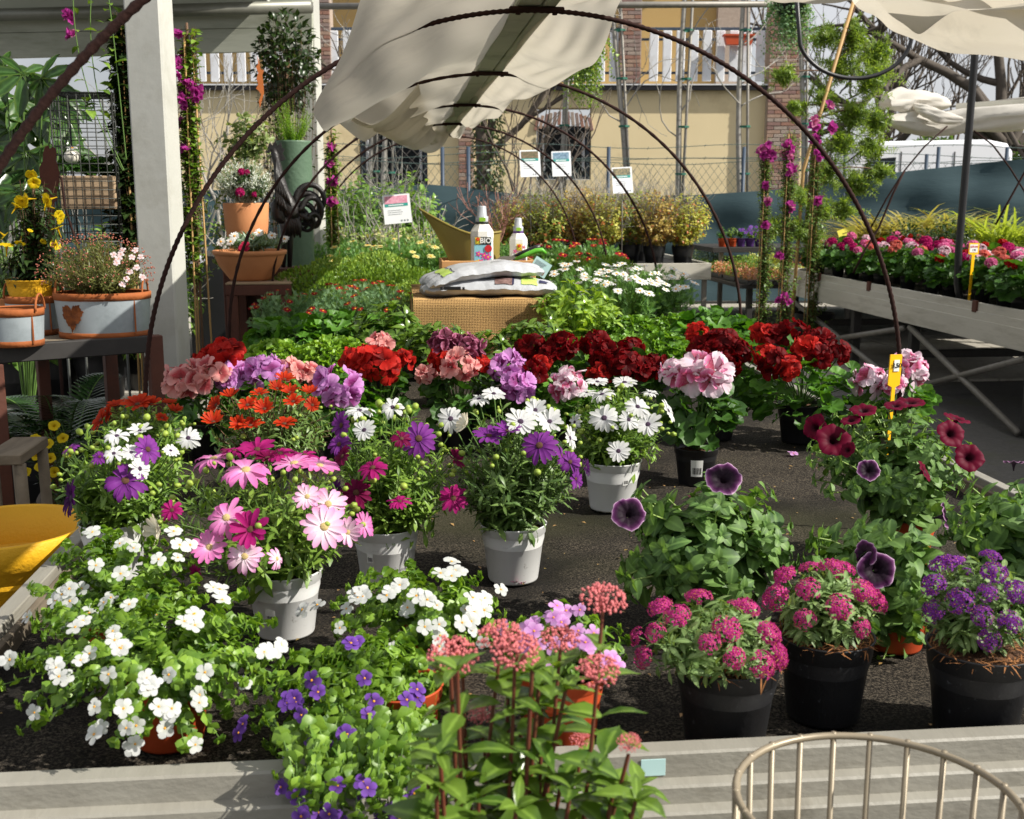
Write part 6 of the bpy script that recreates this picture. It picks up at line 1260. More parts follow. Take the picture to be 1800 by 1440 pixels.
g = Geo(); grid(g, np.array([[(x, y, pz1-.02+rng.normal(0, .004)) for x in np.linspace(x0+.03, x1-.03, 8)] for y in np.linspace(yc0+.03, yc1-.03, 6)])); g.build('soil', M['peat'], t)
s = Pl('planter_leaves', 'round-leaved green plant growing in the wooden planter', 'plant', V3((x0+x1)/2, yc0+.13, pz1-.02), (104, 200, 278, 312), deep=.8); s.top = s.b; s.discs(L_PELA, .05, 60, -.6, .5); s.done('l_pel2')
q = aty(127, 287, yc0+.06); t = thing('egg_ornament', 'white ceramic egg with a small flower on top in the cage', 'ornament', (q[0], q[1], q[2]-.035)); g = Geo(); kx = dep(q)/F; rr = 14*kx; lathe(g, [(.003, -.9*rr)]+[(rr*math.sin(a), -rr*.9*math.cos(a)) for a in np.linspace(.3, math.pi*.82, 10)], 22, aty(127, 276, yc0+.06)); g.build('egg', solid('ceramic', (232, 228, 214), (218, 212, 196), .35, 5.), t)
g = Geo(); tube(g, [aty(127, 288, yc0+.06)-ZZ*.04, aty(127, 288, yc0+.06)], .006, 6); g.build('stick', M['stem'], t); link('ornament_flower', FM['s_white'][0], t, mat=frame(aty(127, 260, yc0+.06)-ORG[t.name], TOCAM*.5+ZZ, 10*kx))
# rusty rabbit silhouette and hooked rod
c = aty(88, 420, 4.75); t = thing('rusty_silhouette', 'rusty sheet metal rabbit silhouette left of the wire cage', 'ornament', (c[0], c[1], ZB)); o_ = lambda px, py: [(aty(px, py, 4.75)-c)[0], (aty(px, py, 4.75)-c)[2]]
g = Geo(); extrude_poly(g, [o_(*q) for q in ((78, 352), (76, 330), (70, 312), (69, 295), (75, 284), (76, 268), (79, 258), (84, 256), (88, 262), (92, 258), (97, 260), (99, 270), (98, 282), (102, 292), (105, 305), (104, 320), (100, 335), (100, 352), (96, 356), (95, 430), (83, 430), (83, 356))], c, V3(1, 0, 0), ZZ, V3(0, 1, 0), .004); g.build('plate', solid('rust_plate', (88, 48, 34), (66, 38, 30), .85, 12., bump=.2), t, False)
g = Geo(); tube(g, [(c[0], c[1]+.012, 0), (c[0], c[1]+.012, aty(88, 400, 4.75)[2])], .007, 5); g.build('rod', M['rust'], t)
g = Geo(); tube(g, [aty(x, y, 4.4) for x, y in ((104, 310), (108, 313), (110, 330), (114, 365), (124, 395), (134, 425), (142, 452), (146, 500), (148, 560), (150, 620))], .0045, 6); tag(g.build('hooked_rod', M['rust'], None, org=aty(142, 452, 4.4)), 'thin curved rusty rod rising from behind the fine shrub', 'rod')
# big hand-shaped leaves (fatsia)
s = Pl('fatsia', 'fatsia with big hand-shaped dark green leaves at the left edge', 'potted plant', V3(*(aty(30, 500, 5.75)*V3(1, 1, 0))), (-40, 140, 110, 360)).pot('blk', .4, .36); s.top = s.b+ZZ*.34
lf = [(-30, 140, 80), (40, 130, 60), (-10, 340, 80), (40, 340, 60), (10, 120, 60), (75, 140, 62), (30, 175, 70), (110, 165, 50), (20, 225, 85), (75, 215, 70), (120, 215, 50), (-10, 270, 80), (50, 270, 75), (15, 320, 70), (90, 180, 55), (-20, 190, 70), (60, 310, 60), (110, 260, 55), (130, 190, 45)]
for px, py, r_ in lf:
    p = aty(px, py, 5.75+rng.normal(0, .2)); k = r_*5.75/F; nn = nrm(TOCAM*.7+ZZ*.7+rng.normal(0, .3, 3)); yv = nrm(V3(rng.normal(0, .7), -.3, -.8)); place(s.gl, L_PALM, p[None], yv, nn, np.array([k*1.15])); tube(s.gs, bez(s.top, s.top*.3+p*.7-ZZ*.05, p, 6), .004, 4, caps=False)
s.done(leaf_mat('fatsia_leaf', (20, 44, 20), (56, 88, 38), rough=.25, rib=.4, edge=(96, 120, 58), trans=.25))
# dark climbers and bougainvilleas on canes
M['cane'] = solid('bamboo_cane', (186, 150, 96), (150, 116, 70), .6, 8.)
def column(label, px, y, py0, py1, wpx, leaf, kind=None, nfl=0, nm='climber', group=None, zbase=0., pd=.26, spots=(), n=90, lsz=.05, T=None, seedy=0, pstyle='blk'):
    top = aty(px, py0, y); b = V3(top[0], top[1], zbase); s = Pl(nm, label, 'potted plant', b, (px-wpx, px+wpx, py0, py1), group).pot(pstyle, pd, pd*.85)
    tips = []
    for k in range(n): py = rng.uniform(py0, py1); tips.append(aty(px+rng.normal(0, wpx*.55), py, y+rng.normal(0, wpx*.4*y/F)))
    bs = [np.array([s.b[0]+rng.normal(0, .02), s.b[1], max(zbase+pd*.8, t_[2]-.22)]) for t_ in tips]; shoots(s.gs, s.gl, bs, tips, T or L_OVATE, lsz, 7, .25, .05, up=.15, spread=.85, r=.002)
    tube(s.gs, [s.top, V3(top[0], y, top[2])], .006, 5); fs = []
    for q in spots:
        for k in range(q[3]): s.at(kind if rng.random() < .85 else 'bougain_p', aty(q[0]+rng.normal(0, q[2]*.5), q[1]+rng.normal(0, q[2]*.55), y-wpx*.5*y/F+rng.normal(0, .03)), TOCAM+rng.normal(0, .6, 3), rng.uniform(6.5, 10)*y/F, 'bract', False)
    g = Geo()
    for k in range(3): a = k*2.1; tube(g, [s.b+V3(.05*math.cos(a), .05*math.sin(a), pd*.7), V3(top[0]+.02*math.cos(a), y+.02*math.sin(a), top[2]-.05)], .0045, 6)
    g.build('canes', M['cane'], s.th, kind='stuff'); s.done(leaf, 'stem_brown'); return s
column('dark leafy climber on canes just left of the white post', 218, 5.1, 20, 420, 26, 'l_dark', 'bougain', 0, 'dark_climber', None, n=300, spots=((124, 28, 8, 7), (127, 60, 7, 4)), lsz=.075)
column('bougainvillea with magenta bracts just right of the white post', 328, 5.3, 40, 440, 17, 'l_osteo', 'bougain', 0, 'bougainvillea', 'bougainvilleas on canes', n=200, spots=((312, 110, 9, 12), (330, 150, 12, 14), (345, 160, 8, 8), (320, 175, 10, 8), (316, 60, 5, 3), (322, 265, 7, 8), (318, 215, 6, 3), (350, 170, 6, 5)), lsz=.05)
column('bougainvillea with pink bracts right of the black rooster', 582, 8.6, 225, 425, 9, 'l_osteo', 'bougain', 0, 'bougainvillea', 'bougainvilleas on canes', n=140, spots=((583, 258, 4, 4), (586, 320, 6, 8), (583, 355, 4, 6), (580, 290, 4, 3)), lsz=.06)
# thin leafy shoot at the upper left
s = Pl('leafy_shoot', 'thin leafy shoot with magenta bracts before the eave boards', 'plant', V3(*aty(222, 300, 5.0)*V3(1, 1, 0)), c=(0, 0, 2), rad=(.3, .3, .5)).pot('blk', .24, .22)
for a in (((216, 300), (130, 150), (128, -10)), ((218, 300), (150, 160), (160, -8)), ((222, 280), (200, 60), (190, -10))):
    q = [aty(x, y, 5.0) for x, y in a]; pts = bez(q[0], q[1], q[2], 10); tube(s.gs, pts, .0022, 4, caps=False); shoots(None, s.gl, [q[1]*.7+q[0]*.3], [q[2]], L_OVATE, .065, 9, 0., .02, up=-.1, spread=.9)
s.done('l_osteo')
# cycas palm and yellow flowers below the stand
cb = aty(112, 800, 4.35); s = Pl('cycas_palm', 'dark cycas palm with stiff feather fronds under the brown stand', 'potted plant', V3(cb[0], cb[1], 0), c=(0, 0, .6), rad=(.4, .4, .4)).pot('blk', .34, .34); s.top = s.b+ZZ*.42
g = Geo(); lathe(g, [(.09, .3), (.11, .38), (.06, .46), (.01, .47)], 14, s.b); g.build('trunk', M['bark'], s.th)
for k in range(40):
    a = k*2.4; el = rng.uniform(.5, 1.5); d_ = V3(math.cos(a), math.sin(a)*.8, el); e = s.top+nrm(d_)*rng.uniform(.42, .6); mid = s.top*.5+e*.5+ZZ*.12; pts = bez(s.top, mid, e-ZZ*.12, 26); tube(s.gs, pts, np.linspace(.005, .002, 26), 4, caps=False)
    tn = nrm(np.gradient(pts, axis=0)); sd_ = nrm(np.cross(tn, ZZ)); 
    for sg in (-1, 1): place(s.gl, L_NEEDW, pts[3:], nrm(sd_[3:]*sg+tn[3:]*.55+ZZ*.15), ZZ, np.stack([.1*np.sin(np.linspace(.4, 2.9, 23))+.02]*3, -1)*V3(1, 1, 1))
s.done(leaf_mat('cycas_leaf', (30, 56, 34), (66, 96, 52), rough=.25, rib=0))
yb_ = aty(100, 900, 3.25); t = thing('wooden_stool', 'small rough wooden stool under the brown stand', 'stool', (yb_[0]-.1, yb_[1], 0)); zs_ = aty(30, 793, 3.25)[2]; xs0, xs1 = aty(-20, 800, 3.25)[0], aty(60, 800, 3.25)[0]
part('seat', (xs0, 3.2, zs_-.03), (xs1-.02, 3.45, zs_), M['old_board'], t)
for x in (xs0+.02, xs1-.03):
    for y in (3.22, 3.42): g = Geo(); tube(g, [(x, y, zs_-.03), (x+.01, y, 0)], .016, 6); g.build('leg', M['old_board'], t)
s = Pl('yellow_shrub', 'low plant with small yellow trumpets below the brown stand', 'potted plant', V3(yb_[0], 3.6, 0), (62, 140, 735, 900)).pot('blk', .22, .4); s.bushy(L_LONG, .04, 60, 9, .4, 0, -.6)
for px, py in ((95, 748), (66, 775), (84, 780), (60, 772), (48, 790), (88, 805), (70, 820), (110, 770), (45, 830), (80, 845), (120, 795), (64, 800), (95, 830)): s.fl('yellow_trumpet', px, py, 20, 'c', stem=False)
s.done('l_dark')
# big yellow pots outside the left rim
yc_ = aty(8, 925, 2.72); t = thing('yellow_planter', 'big empty yellow planter outside the left bench rim', 'planter', (yc_[0], yc_[1], yc_[2]-.3), 'big yellow planters'); g = Geo(); r_ = .195; lathe(g, [(.02, .0), (r_*.78, 0), (r_*.93, .235), (r_*1.0, .24), (r_*1.02, .298), (r_, .302), (r_*.93, .3), (r_*.91, .2), (r_*.76, .06), (.01, .06)], 48, (yc_[0], yc_[1], yc_[2]-.3)); g.build('pot', M['yellow_pot'], t)
c2 = V3(yc_[0]-.06, yc_[1]-.03, 0); t = thing('yellow_planter', 'lower yellow planter carrying the big empty one', 'planter', tuple(c2), 'big yellow planters'); g = Geo(); h2 = yc_[2]-.302; r_ = .22; lathe(g, [(.02, .0), (r_*.8, 0), (r_*.95, h2-.05), (r_*1.02, h2-.045), (r_*1.04, h2), (.01, h2)], 40, c2); g.build('pot', solid('yellow_glaze_light', (236, 200, 46), (220, 180, 36), .55, 5., bump=.2, bscale=100.), t)

# ------------------------------------------------------------------ centre left: stand with terracotta pots, rooster, green vase
ys = 6.3; zs_ = aty(450, 497, ys)[2]; xa_, xb_ = aty(396, 500, ys)[0], aty(512, 500, ys)[0]
t = thing('plant_stand', 'brown steel stand carrying the terracotta bowl', 'stand', ((xa_+xb_)/2, ys+.2, 0)); part('top', (xa_, ys, zs_-.012), (xb_, ys+.42, zs_), M['grey_wood'], t)
for lo, hi in (((xa_, ys-.002, zs_-.07), (xb_, ys+.03, zs_-.014)), ((xa_, ys+.39, zs_-.07), (xb_, ys+.422, zs_-.014))): part('rail', lo, hi, M['brown_steel'], t)
for x in (xa_+.002, xb_-.062):
    for y in (ys+.001, ys+.36): part('leg', (x, y, 0), (x+.06, y+.058, zs_-.072), M['brown_steel'], t)
bc = aty(441, 493, ys+.2); bc[2] = zs_+.002; kx = dep(bc)/F; r_ = 63*kx; hb = 52*kx
t = thing('terracotta_bowl', 'wide terracotta bowl with pinks on the brown stand', 'planter', tuple(bc)); g = Geo(); lathe(g, [(.02, 0), (r_*.55, 0), (r_*.6, .012), (r_*.86, hb*.5), (r_*.95, hb*.8), (r_*.96, hb*.84), (r_*1.0, hb*.86), (r_*1.02, hb*.98), (r_*.99, hb), (r_*.92, hb*.98), (r_*.9, hb*.86), (.01, hb*.86)], 48, bc); g.build('pot', M['terracotta'], t)
s = Pl('pinks', 'grey-green pinks with white and red flowers in the terracotta bowl', 'plant', bc+V3(0, 0, hb*.87), (385, 500, 408, 448)); s.top = s.b; s.bushy(L_LANCE, .05, 110, 10, .2, 0, -.2, spread=.55, up=.5)
for k_, px, py in (('s_white', 388, 425), ('s_white', 412, 415), ('s_white', 478, 414), ('s_white', 500, 420), ('s_white', 405, 425), ('rose', 430, 434), ('s_white', 455, 409), ('rose', 428, 438)): s.fl(k_, px, py, 17 if k_ == 's_white' else 20, 'c', stem=False, out=1.05)
s.done(leaf_mat('pinks_leaf', (88, 112, 92), (140, 160, 138), rib=0))
pc = aty(431, 440, 6.75); kx = dep(pc)/F; r_ = 40*kx; zt2 = aty(431, 357, 6.75)[2]
t = thing('pot_pedestal', 'brown pedestal hidden behind the terracotta bowl', 'stand', (pc[0], pc[1], 0)); g = Geo(); bbox_bev(g, (pc[0]-.13, pc[1]-.02, 0), (pc[0]+.13, pc[1]+.24, aty(431, 446, 6.75)[2])); g.build('column', M['brown_steel'], t, False)
pb = V3(pc[0], pc[1]+.11, aty(431, 446, 6.75)[2]+.002); hp = zt2-pb[2]
t = thing('terracotta_pot', 'tall smooth terracotta pot above the bowl', 'pot', tuple(pb)); g = Geo(); lathe(g, [(.02, 0), (r_*.74, 0), (r_*.78, .01), (r_*.95, hp*.55), (r_, hp*.97), (r_*.985, hp), (r_*.93, hp*.99), (r_*.9, hp*.85), (.01, hp*.85)], 44, pb); g.build('pot', M['terracotta'], t)
s = Pl('silver_shrub', 'silver-leaved cushion bush with red roses in the terracotta pot', 'plant', pb+V3(0, 0, hp*.86), (370, 482, 278, 352)); s.top = s.b; s.bushy(L_NEEDW, .034, 230, 24, .25, 0, -.5, spread=.75, up=.2, jitter=.5); g2 = Geo()
tp, d = ell(aty(437, 330, pb[1]-.12), V3(.11, .1, .1), 60, -.6); shoots(s.gs, g2, [s.top]*60, tp, L_OVATE, .045, 5, .4); g2.build('rose_leaves', M['l_dark'], s.th, kind='stuff')
for px, py, z_ in ((422, 338, 15), (424, 302, 12), (434, 303, 9), (447, 342, 9)): link('rose_bloom', FM['z_hot'][0], s.th, mat=frame(aty(px, py, pb[1]-.22)-s.b, TOCAM+ZZ*.3, z_*.5*6.7/F*1.1))
s.done(leaf_mat('silver_leaf', (176, 184, 172), (216, 220, 208), rib=0, rough=.7, trans=.15))
# black metal rooster
yr = 7.15; M['rooster'] = solid('black_iron', (30, 28, 28), (46, 42, 40), .45, 30., spec=.5, bump=.3, bscale=60.)
rc = aty(505, 430, yr); t = thing('metal_rooster', 'black metal rooster ornament with looping tail feathers', 'ornament', (rc[0], yr, aty(505, 470, yr)[2])); ap = lambda x, y, d=0: aty(x, y, yr+d)
g = Geo(); tube(g, [ap(*q) for q in ((480, 262), (483, 272), (487, 288), (491, 310), (496, 335), (502, 355), (512, 372), (520, 385))], np.array([4.5, 6.5, 6.5, 8, 11, 16, 16, 9])*yr/F, 14); tube(g, [ap(497, 345), ap(489, 362), ap(492, 380), ap(502, 392)], np.array([9, 14, 14, 8])*yr/F, 12); g.build('body', M['rooster'], t)
g = Geo(); extrude_poly(g, [((ap(*q)-ap(480, 262))[0], (ap(*q)-ap(480, 262))[2]) for q in ((470, 262), (474, 250), (479, 256), (484, 247), (488, 256), (494, 250), (496, 260), (501, 262), (497, 270), (502, 280), (494, 284), (486, 270))], ap(480, 262), V3(1, 0, 0), ZZ, V3(0, 1, 0), .01); g.build('comb', M['rooster'], t, False)
g = Geo(); extrude_poly(g, [((ap(*q)-ap(470, 266))[0], (ap(*q)-ap(470, 266))[2]) for q in ((474, 262), (464, 268), (474, 270))], ap(470, 266), V3(1, 0, 0), ZZ, V3(0, 1, 0), .012); g.build('beak', M['rooster'], t, False)
for k, (cx_, cy_, r1, r2, w_) in enumerate(((545, 352, 25, 27, 5), (540, 362, 22, 22, 6), (548, 372, 18, 24, 4.5), (534, 376, 18, 18, 5), (528, 386, 14, 18, 4.5), (552, 388, 10, 12, 4), (540, 392, 12, 14, 4))):
    a = np.linspace(R(170), R(-150), 22); g = Geo(); P = np.array([ap(cx_+r1*math.cos(q), cy_-r2*math.sin(q), .02*math.sin(k*2)+.003*i) for i, q in enumerate(a)]); P = np.vstack([ap(518, 372)[None], P]); tube(g, P, np.linspace(w_*1.2, w_*.6, len(P))*yr/F, 7); g.build('tail_feather', M['rooster'], t)
for sg in (0, 1):
    g = Geo(); tube(g, [ap(498+sg*9, 385, .03*sg), ap(500+sg*10, 415, .03*sg), ap(498+sg*11, 470, .03*sg)], [.03, .022, .014], 8); g.build('leg', M['rooster'], t)
for k in range(9): g = Geo(); o2 = (k % 5-2)*3.2; tube(g, [ap(486+k*.6, 280+k*4, -.03), ap(490+o2*.8, 305+k*4, -.05), ap(496+o2*1.5, 332+k*4, -.06), ap(500+o2*1.9, 352+k*3, -.05)], np.array([2, 3.2, 3, .8])*yr/F, 6); g.build('hackle_feather', M['rooster'], t)
for k in range(6): g = Geo(); tube(g, [ap(500+k*3, 372), ap(505+k*4, 395, -.02), ap(503+k*5, 415+3*(k % 2), -.02)], np.array([7, 6, 1.5])*yr/F, 6); g.build('breast_feather', M['rooster'], t)
zr_ = aty(505, 470, yr)[2]; t = thing('rooster_plinth', 'low brown brick plinth under the metal rooster', 'stand', (rc[0], yr, 0)); part('block', (rc[0]-.12, yr-.12, 0), (rc[0]+.16, yr+.16, zr_-.001), M['brown_steel'], t)
# tall green vase with asparagus fern, dark bush behind
vc = aty(521, 400, 7.75); kx = dep(vc)/F; r_ = 31*kx; ztv = aty(521, 248, 7.75)[2]; t = thing('green_vase', 'tall grey-green cylindrical vase behind the rooster', 'vase', (vc[0], vc[1], 0)); g = Geo(); lathe(g, [(.02, 0), (r_*.86, 0), (r_*.9, .02), (r_, ztv-.01), (r_*1.01, ztv), (r_*.97, ztv), (r_*.94, ztv-.1), (.01, ztv-.1)], 44, (vc[0], vc[1], 0)); g.build('body', solid('green_glaze', (96, 120, 98), (80, 104, 84), .45, 8., bump=.35, bscale=40.), t)
s = Pl('asparagus_fern', 'bright green asparagus fern in the green vase', 'plant', V3(vc[0], vc[1], ztv-.1), (462, 555, 175, 250)); s.top = s.b
tp, d = ell(s.c, s.rad*V3(1, .8, 1.1), 60, -.4, .3); shoots(s.gs, s.gl, [s.top]*len(tp), tp, L_NEEDW, .03, 70, .2, .15, spread=.9, up=.2, jitter=.2, tipscale=.35); s.done(leaf_mat('fern_leaf', (98, 140, 30), (150, 184, 60), rib=0, trans=.5))
db = aty(505, 300, 8.1); s = Pl('dark_bush', 'tall dark small-leaved bush rising above the green vase', 'potted plant', V3(db[0], db[1], 0), (446, 560, 25, 195)).pot('blk', .4, .4)
s.bushy(L_OVATE, .05, 120, 12, .45, 0, -.8, spread=.8, up=.2, lift=0.); place(s.gl, L_OVATE, *(lambda t_: (t_[0], nrm(t_[1]+rng.normal(0, .6, t_[0].shape)), t_[1]+ZZ))(ell(s.c, s.rad, 900, -.95, .6)), .05); tube(s.gs, [s.top, s.c], .015, 6); s.done('l_dark', 'stem_brown')
s = Pl('ivy', 'variegated ivy trailing left of the terracotta pot', 'potted plant', V3(*(aty(430, 300, 7.5)*V3(1, 1, 0))), (398, 470, 205, 300)).pot('terra', .24, .3); s.b[2] = 0
for k in range(90): s0_ = aty(430+rng.normal(0, 18), 240+rng.normal(0, 18), 7.5); e = s0_+V3(rng.normal(0, .05), rng.normal(0, .05), -rng.uniform(.05, .2)); shoots(s.gs, s.gl, [s0_], [e], L_OVATE, .05, 5, 0, .1)
for k in range(16): s0_ = aty(385+rng.normal(0, 8), 330+k*9, 6.9); e = s0_+V3(rng.normal(0, .05), 0, -.1); shoots(s.gs, s.gl, [s0_], [e], L_OVATE, .042, 6, 0, .1)
tube(s.gs, [s.top, aty(430, 260, 7.5)], .012, 5); s.done('ivy_var')
g = Geo(); c = aty(456, 140, 7.4); extrude_poly(g, [((aty(x, y, 7.4)-c)[0], (aty(x, y, 7.4)-c)[2]) for x, y in ((452, 98), (456, 110), (458, 122), (464, 124), (461, 132), (463, 150), (464, 164), (460, 178), (457, 190), (455, 178), (459, 166), (455, 160), (450, 156), (454, 148), (451, 138), (454, 128), (450, 118), (454, 112))], c, V3(1, 0, 0), ZZ, V3(0, 1, 0), .006); tag(g.build('gecko_ornament', solid('orange_metal', (206, 120, 60), (176, 92, 44), .6, 10.), None, False, org=c), 'orange metal lizard ornament hanging before the yellow wall', 'ornament')
# dark bench behind, left of the bowl
xd0, xd1 = aty(332, 500, 9.6)[0], aty(520, 500, 9.6)[0]; t = thing('dark_trough', 'dark low growing trough behind the terracotta bowl', 'trough', ((xd0+xd1)/2, 9.6, 0)); part('wall', (xd0, 9.6, .22), (xd1, 10.6, aty(400, 450, 9.6)[2]), M['black_pl'], t)
for x in (xd0+.05, xd1-.1): part('leg', (x, 9.65, 0), (x+.05, 9.7, .22), M['dark_steel'], t)
s = Pl('trough_plants', 'straggly pale twigs growing in the dark trough', 'plant', V3((xd0+xd1)/2-.4, 9.9, aty(400, 450, 9.6)[2]), c=(0, 0, .25), rad=(.3, .2, .3)); s.top = s.b
for k in range(10): branches(s.gs, s.b+V3(rng.uniform(-.4, .5), 0, 0), nrm(V3(rng.normal(0, .3), 0, 1)), .3, .008, 2, .3, 2, .5, .2, .003)
tp, d = ell(s.c, s.rad, 26, -.4); shoots(None, s.gl, [s.top]*len(tp), tp, L_OVATE, .05, 5, .3); s.done('l_mound', 'bark_light')
g = Geo(); c = aty(340, 460, 6.0); grid(g, np.array([[c+V3((u-.5)*.09+.012*math.sin(v*9+u*5), .03*math.sin(u*7+v*4), (.5-v)*.1+.01*math.sin(u*11)) for u in np.linspace(0, 1, 12)] for v in np.linspace(0, 1, 12)])); tag(g.build('plastic_wrap', M['bag'], None, org=c), 'scrap of crumpled silver plastic hanging right of the white post', 'plastic wrap')
# ------------------------------------------------------------------ right bench with zonal geraniums
QX0, QX1, QY0, QY1 = 3.93, 6.4, 4.9, 11.35
rbn = thing('geranium_bench', 'long pale rimmed bench of zonal geraniums on the right', 'bench', (QX0, 8.4, 0))
def rim2(a, b, out):
    prof = [(-.03, .76), (-.03, .80), (0, .802), (.004, .798), (.005, .745), (.014, .742), (.015, .69), (.024, .687), (.025, .55), (.0, .55)]
    a, b, out = V3(*a, 0), V3(*b, 0), V3(*out, 0); g = Geo(); grid(g, np.array([[a+(b-a)*t+out*q[0]+ZZ*q[1] for q in prof] for t in np.linspace(0, 1, 20)])); g.build('rim', M['alu2'], rbn, False)
M['alu2'] = solid('bench_rim_light', (196, 192, 180), (172, 168, 156), .5, 4., dirt=(140, 134, 118), dscale=3., stretch=(1, .25, 2))
rim2((QX0, QY1), (QX0, QY0), (-1, 0)); rim2((QX1, QY1), (QX0+.031, QY1), (0, 1)); rim2((QX0+.031, QY0), (QX1, QY0), (0, -1)); rim2((QX1, QY0+.03), (QX1, QY1-.03), (1, 0))
g = Geo(); grid(g, np.array([[(x, y, .75) for x in np.linspace(QX0+.03, QX1-.03, 6)] for y in np.linspace(QY0+.03, QY1-.03, 12)])); g.build('potting_bed', M['bed'], rbn, False)
for y in (6.75, 8.45, 9.6, 11.2):
    for x in (QX0+.02, QX1-.1): part('leg', (x, y, 0), (x+.07, y+.07, .549), M['dark_steel'], rbn)
for y in (8.5, 10.8): part('crossbar', (QX0+.1, y, .27), (QX1-.11, y+.05, .33), M['dark_steel'], rbn)
for (ya, za_, yb_2, zb_2) in ((8.45, .52, 6.8, .02), (8.4, .04, 6.8, .5), (11.2, .5, 8.55, .04), (11.1, .04, 8.55, .5)):
    g = Geo(); tube(g, [(QX0+.0, ya, za_), (QX0+.0, yb_2, zb_2)], .024, 8); g.build('brace', M['galv_bar'], rbn)
for y in (7.45, 9.25, 10.4): part('clip', (QX0-.02, y-.03, .735), (QX0+.0, y+.03, .815), M['brown_steel'], rbn)
def zonal(cols, seed):
    s = Pl('zonal_geranium', 'x', 'potted plant', (0, 0, 0), c=(0, 0, .2), rad=(.2, .2, .13)).pot('blk', .13, .11); s.discs(None, .085, 90, -.75, .45, .7, Ts=[L_PELA, L_PELA, L_PELB])
    for i, k in enumerate(cols): a = i*2.3+seed; p = V3(.11*math.cos(a), .11*math.sin(a)-.03, .35+.04*math.sin(i*5)); s.at(k, p, ZZ+TOCAM*.5, .05*rng.uniform(.85, 1.15), 'flower_head')
    s.done('l_pel2'); return s.th
zk = [(('z_red', 'z_red', 'z_hot'), 'bright red zonal geranium'), (('z_pink', 'z_pink', 'z_white'), 'pale pink zonal geranium'), (('z_hot', 'z_hot', 'z_pink'), 'magenta zonal geranium'), (('z_salmon', 'z_salmon', 'z_white'), 'salmon zonal geranium')]
zp = [zonal(c_, i) for i, (c_, _) in enumerate(zk)]; zu = [False]*4; cnt = {}
ords = ('first', 'second', 'third', 'fourth', 'fifth', 'sixth', 'seventh', 'eighth', 'ninth', 'tenth', 'eleventh', 'twelfth')
order = [0, 1, 2, 3, 1, 0, 3, 2, 0, 2, 1, 3]
for r_ in range(3):
    for i in range(12):
        y = 6.75+i*.385+.1*(r_ % 2)+rng.normal(0, .03); x = QX0+.22+r_*.36+rng.normal(0, .03); k = (0 if (r_ == 2 and i < 5) else order[(i*5+r_*3) % 12]); loc = (x, y, .753); rz = rng.uniform(-1., 1.); sc_ = rng.uniform(.9, 1.1)
        lb_ = '%s, %s from the near end, %s row of the right bench' % (zk[k][1], ords[i], ('front', 'middle', 'back')[r_])
        if zu[k]: o = dup(zp[k], loc, rz, sc_, lb_)
        else: o = zp[k]; zu[k] = True; o.location = loc; o.rotation_euler = (0, 0, rz); o['label'] = lb_
        o['group'] = 'zonal geraniums on the right bench'
stake('yellow price stake among the red geraniums on the right bench', ((1712, 437), (1707, 485), 11, 9.5), 7.7, 0, '1,90', 'GERANI', .76)
# dark red-berried shrubs, grasses in black boxes, low colourful bedding
for i, (px, y, lb_) in enumerate(((1595, 10.3, 'dark leafy shrub with red flowers, left of two on the right bench'), (1665, 9.9, 'dark leafy shrub with red flowers, right of two on the right bench'))):
    d_ = ray(px, 500); b = V3(d_[0]/d_[1]*y, y, .753); s = Pl('dark_shrub', lb_, 'potted plant', b, (px-48, px+50, 378, 465), 'dark shrubs on the right bench').pot('blk', .2, .16); s.bushy(L_OVATE, .06, 90, 9, .4, 0, -.7, spread=.8); 
    for k in range(12): s.fl('z_red', px+rng.uniform(-35, 35), rng.uniform(415, 455), 9, 'c', 'flower_head', False)
    s.done('l_dark')
def grass(label, px, y, py0, zb, n, L_, mats, wpx=55, box_=True, sp=.24):
    d_ = ray(px, 400); b = V3(d_[0]/d_[1]*y, y, zb); s = Pl('ornamental_grass', label, 'potted plant', b, c=(0, 0, .5), rad=(.4, .4, .5), group='ornamental grasses').pot('blk', .3, .24); w = wpx*y/F
    P = s.top+np.stack([rng.normal(0, .06, n), rng.normal(0, .06, n), np.zeros(n)], -1); d = nrm(np.stack([rng.normal(0, sp, n), rng.normal(0, sp, n), np.ones(n)], -1)); place(s.gl, L_BLADE, P, d, nrm(d*V3(1, 1, 0)*-1+V3(.01, .02, .2)), L_*rng.uniform(.6, 1.1, n)); s.done(mats); return s
gl_ = leaf_mat('grass_lime', (108, 128, 50), (156, 170, 84), rib=.2, trans=.5); gd_ = leaf_mat('grass_dry', (128, 124, 74), (176, 166, 112), rib=0, trans=.4)
for i, (px, y, n, L_, mt, zb) in enumerate(((1760, 11.8, 200, 1.05, gl_, .547), (1815, 11.7, 190, 1.0, gl_, .547), (1715, 12.0, 140, .95, gl_, .547), (1605, 12.3, 320, 1.0, gd_, .547), (1545, 12.6, 320, 1.0, gd_, .547), (1660, 12.5, 300, 1.0, gd_, .547), (1660, 13.0, 120, .9, gl_, .547))):
    grass(('lime green grass just right of the black pole', 'lime green grass at the right edge', 'lime green grass left of the black pole', 'dry tufted grass in the middle before the screen', 'dry tufted grass at left before the screen', 'dry tufted grass nearest the black pole', 'lime grass behind the dry tufts')[i], px, y, 320, zb, n, L_, mt)
t = thing('grass_table', 'dark table behind the right bench carrying the grasses', 'table', (7.2, 11.9, 0)); part('top', (4.6, 11.45, .50), (9.6, 13.4, .545), M['black_pl'], t)
for x, y in ((4.7, 11.5), (9.4, 11.5), (4.7, 13.3), (9.4, 13.3)): part('leg', (x, y, 0), (x+.06, y+.06, .499), M['dark_steel'], t)
t = thing('black_planter_box', 'black plastic box in front of the lime grasses', 'planter', (7.6, 10.1, .753)); part('box', (6.0, 10.05, .755), (8.6, 10.5, 1.05), M['black_pl'], t)
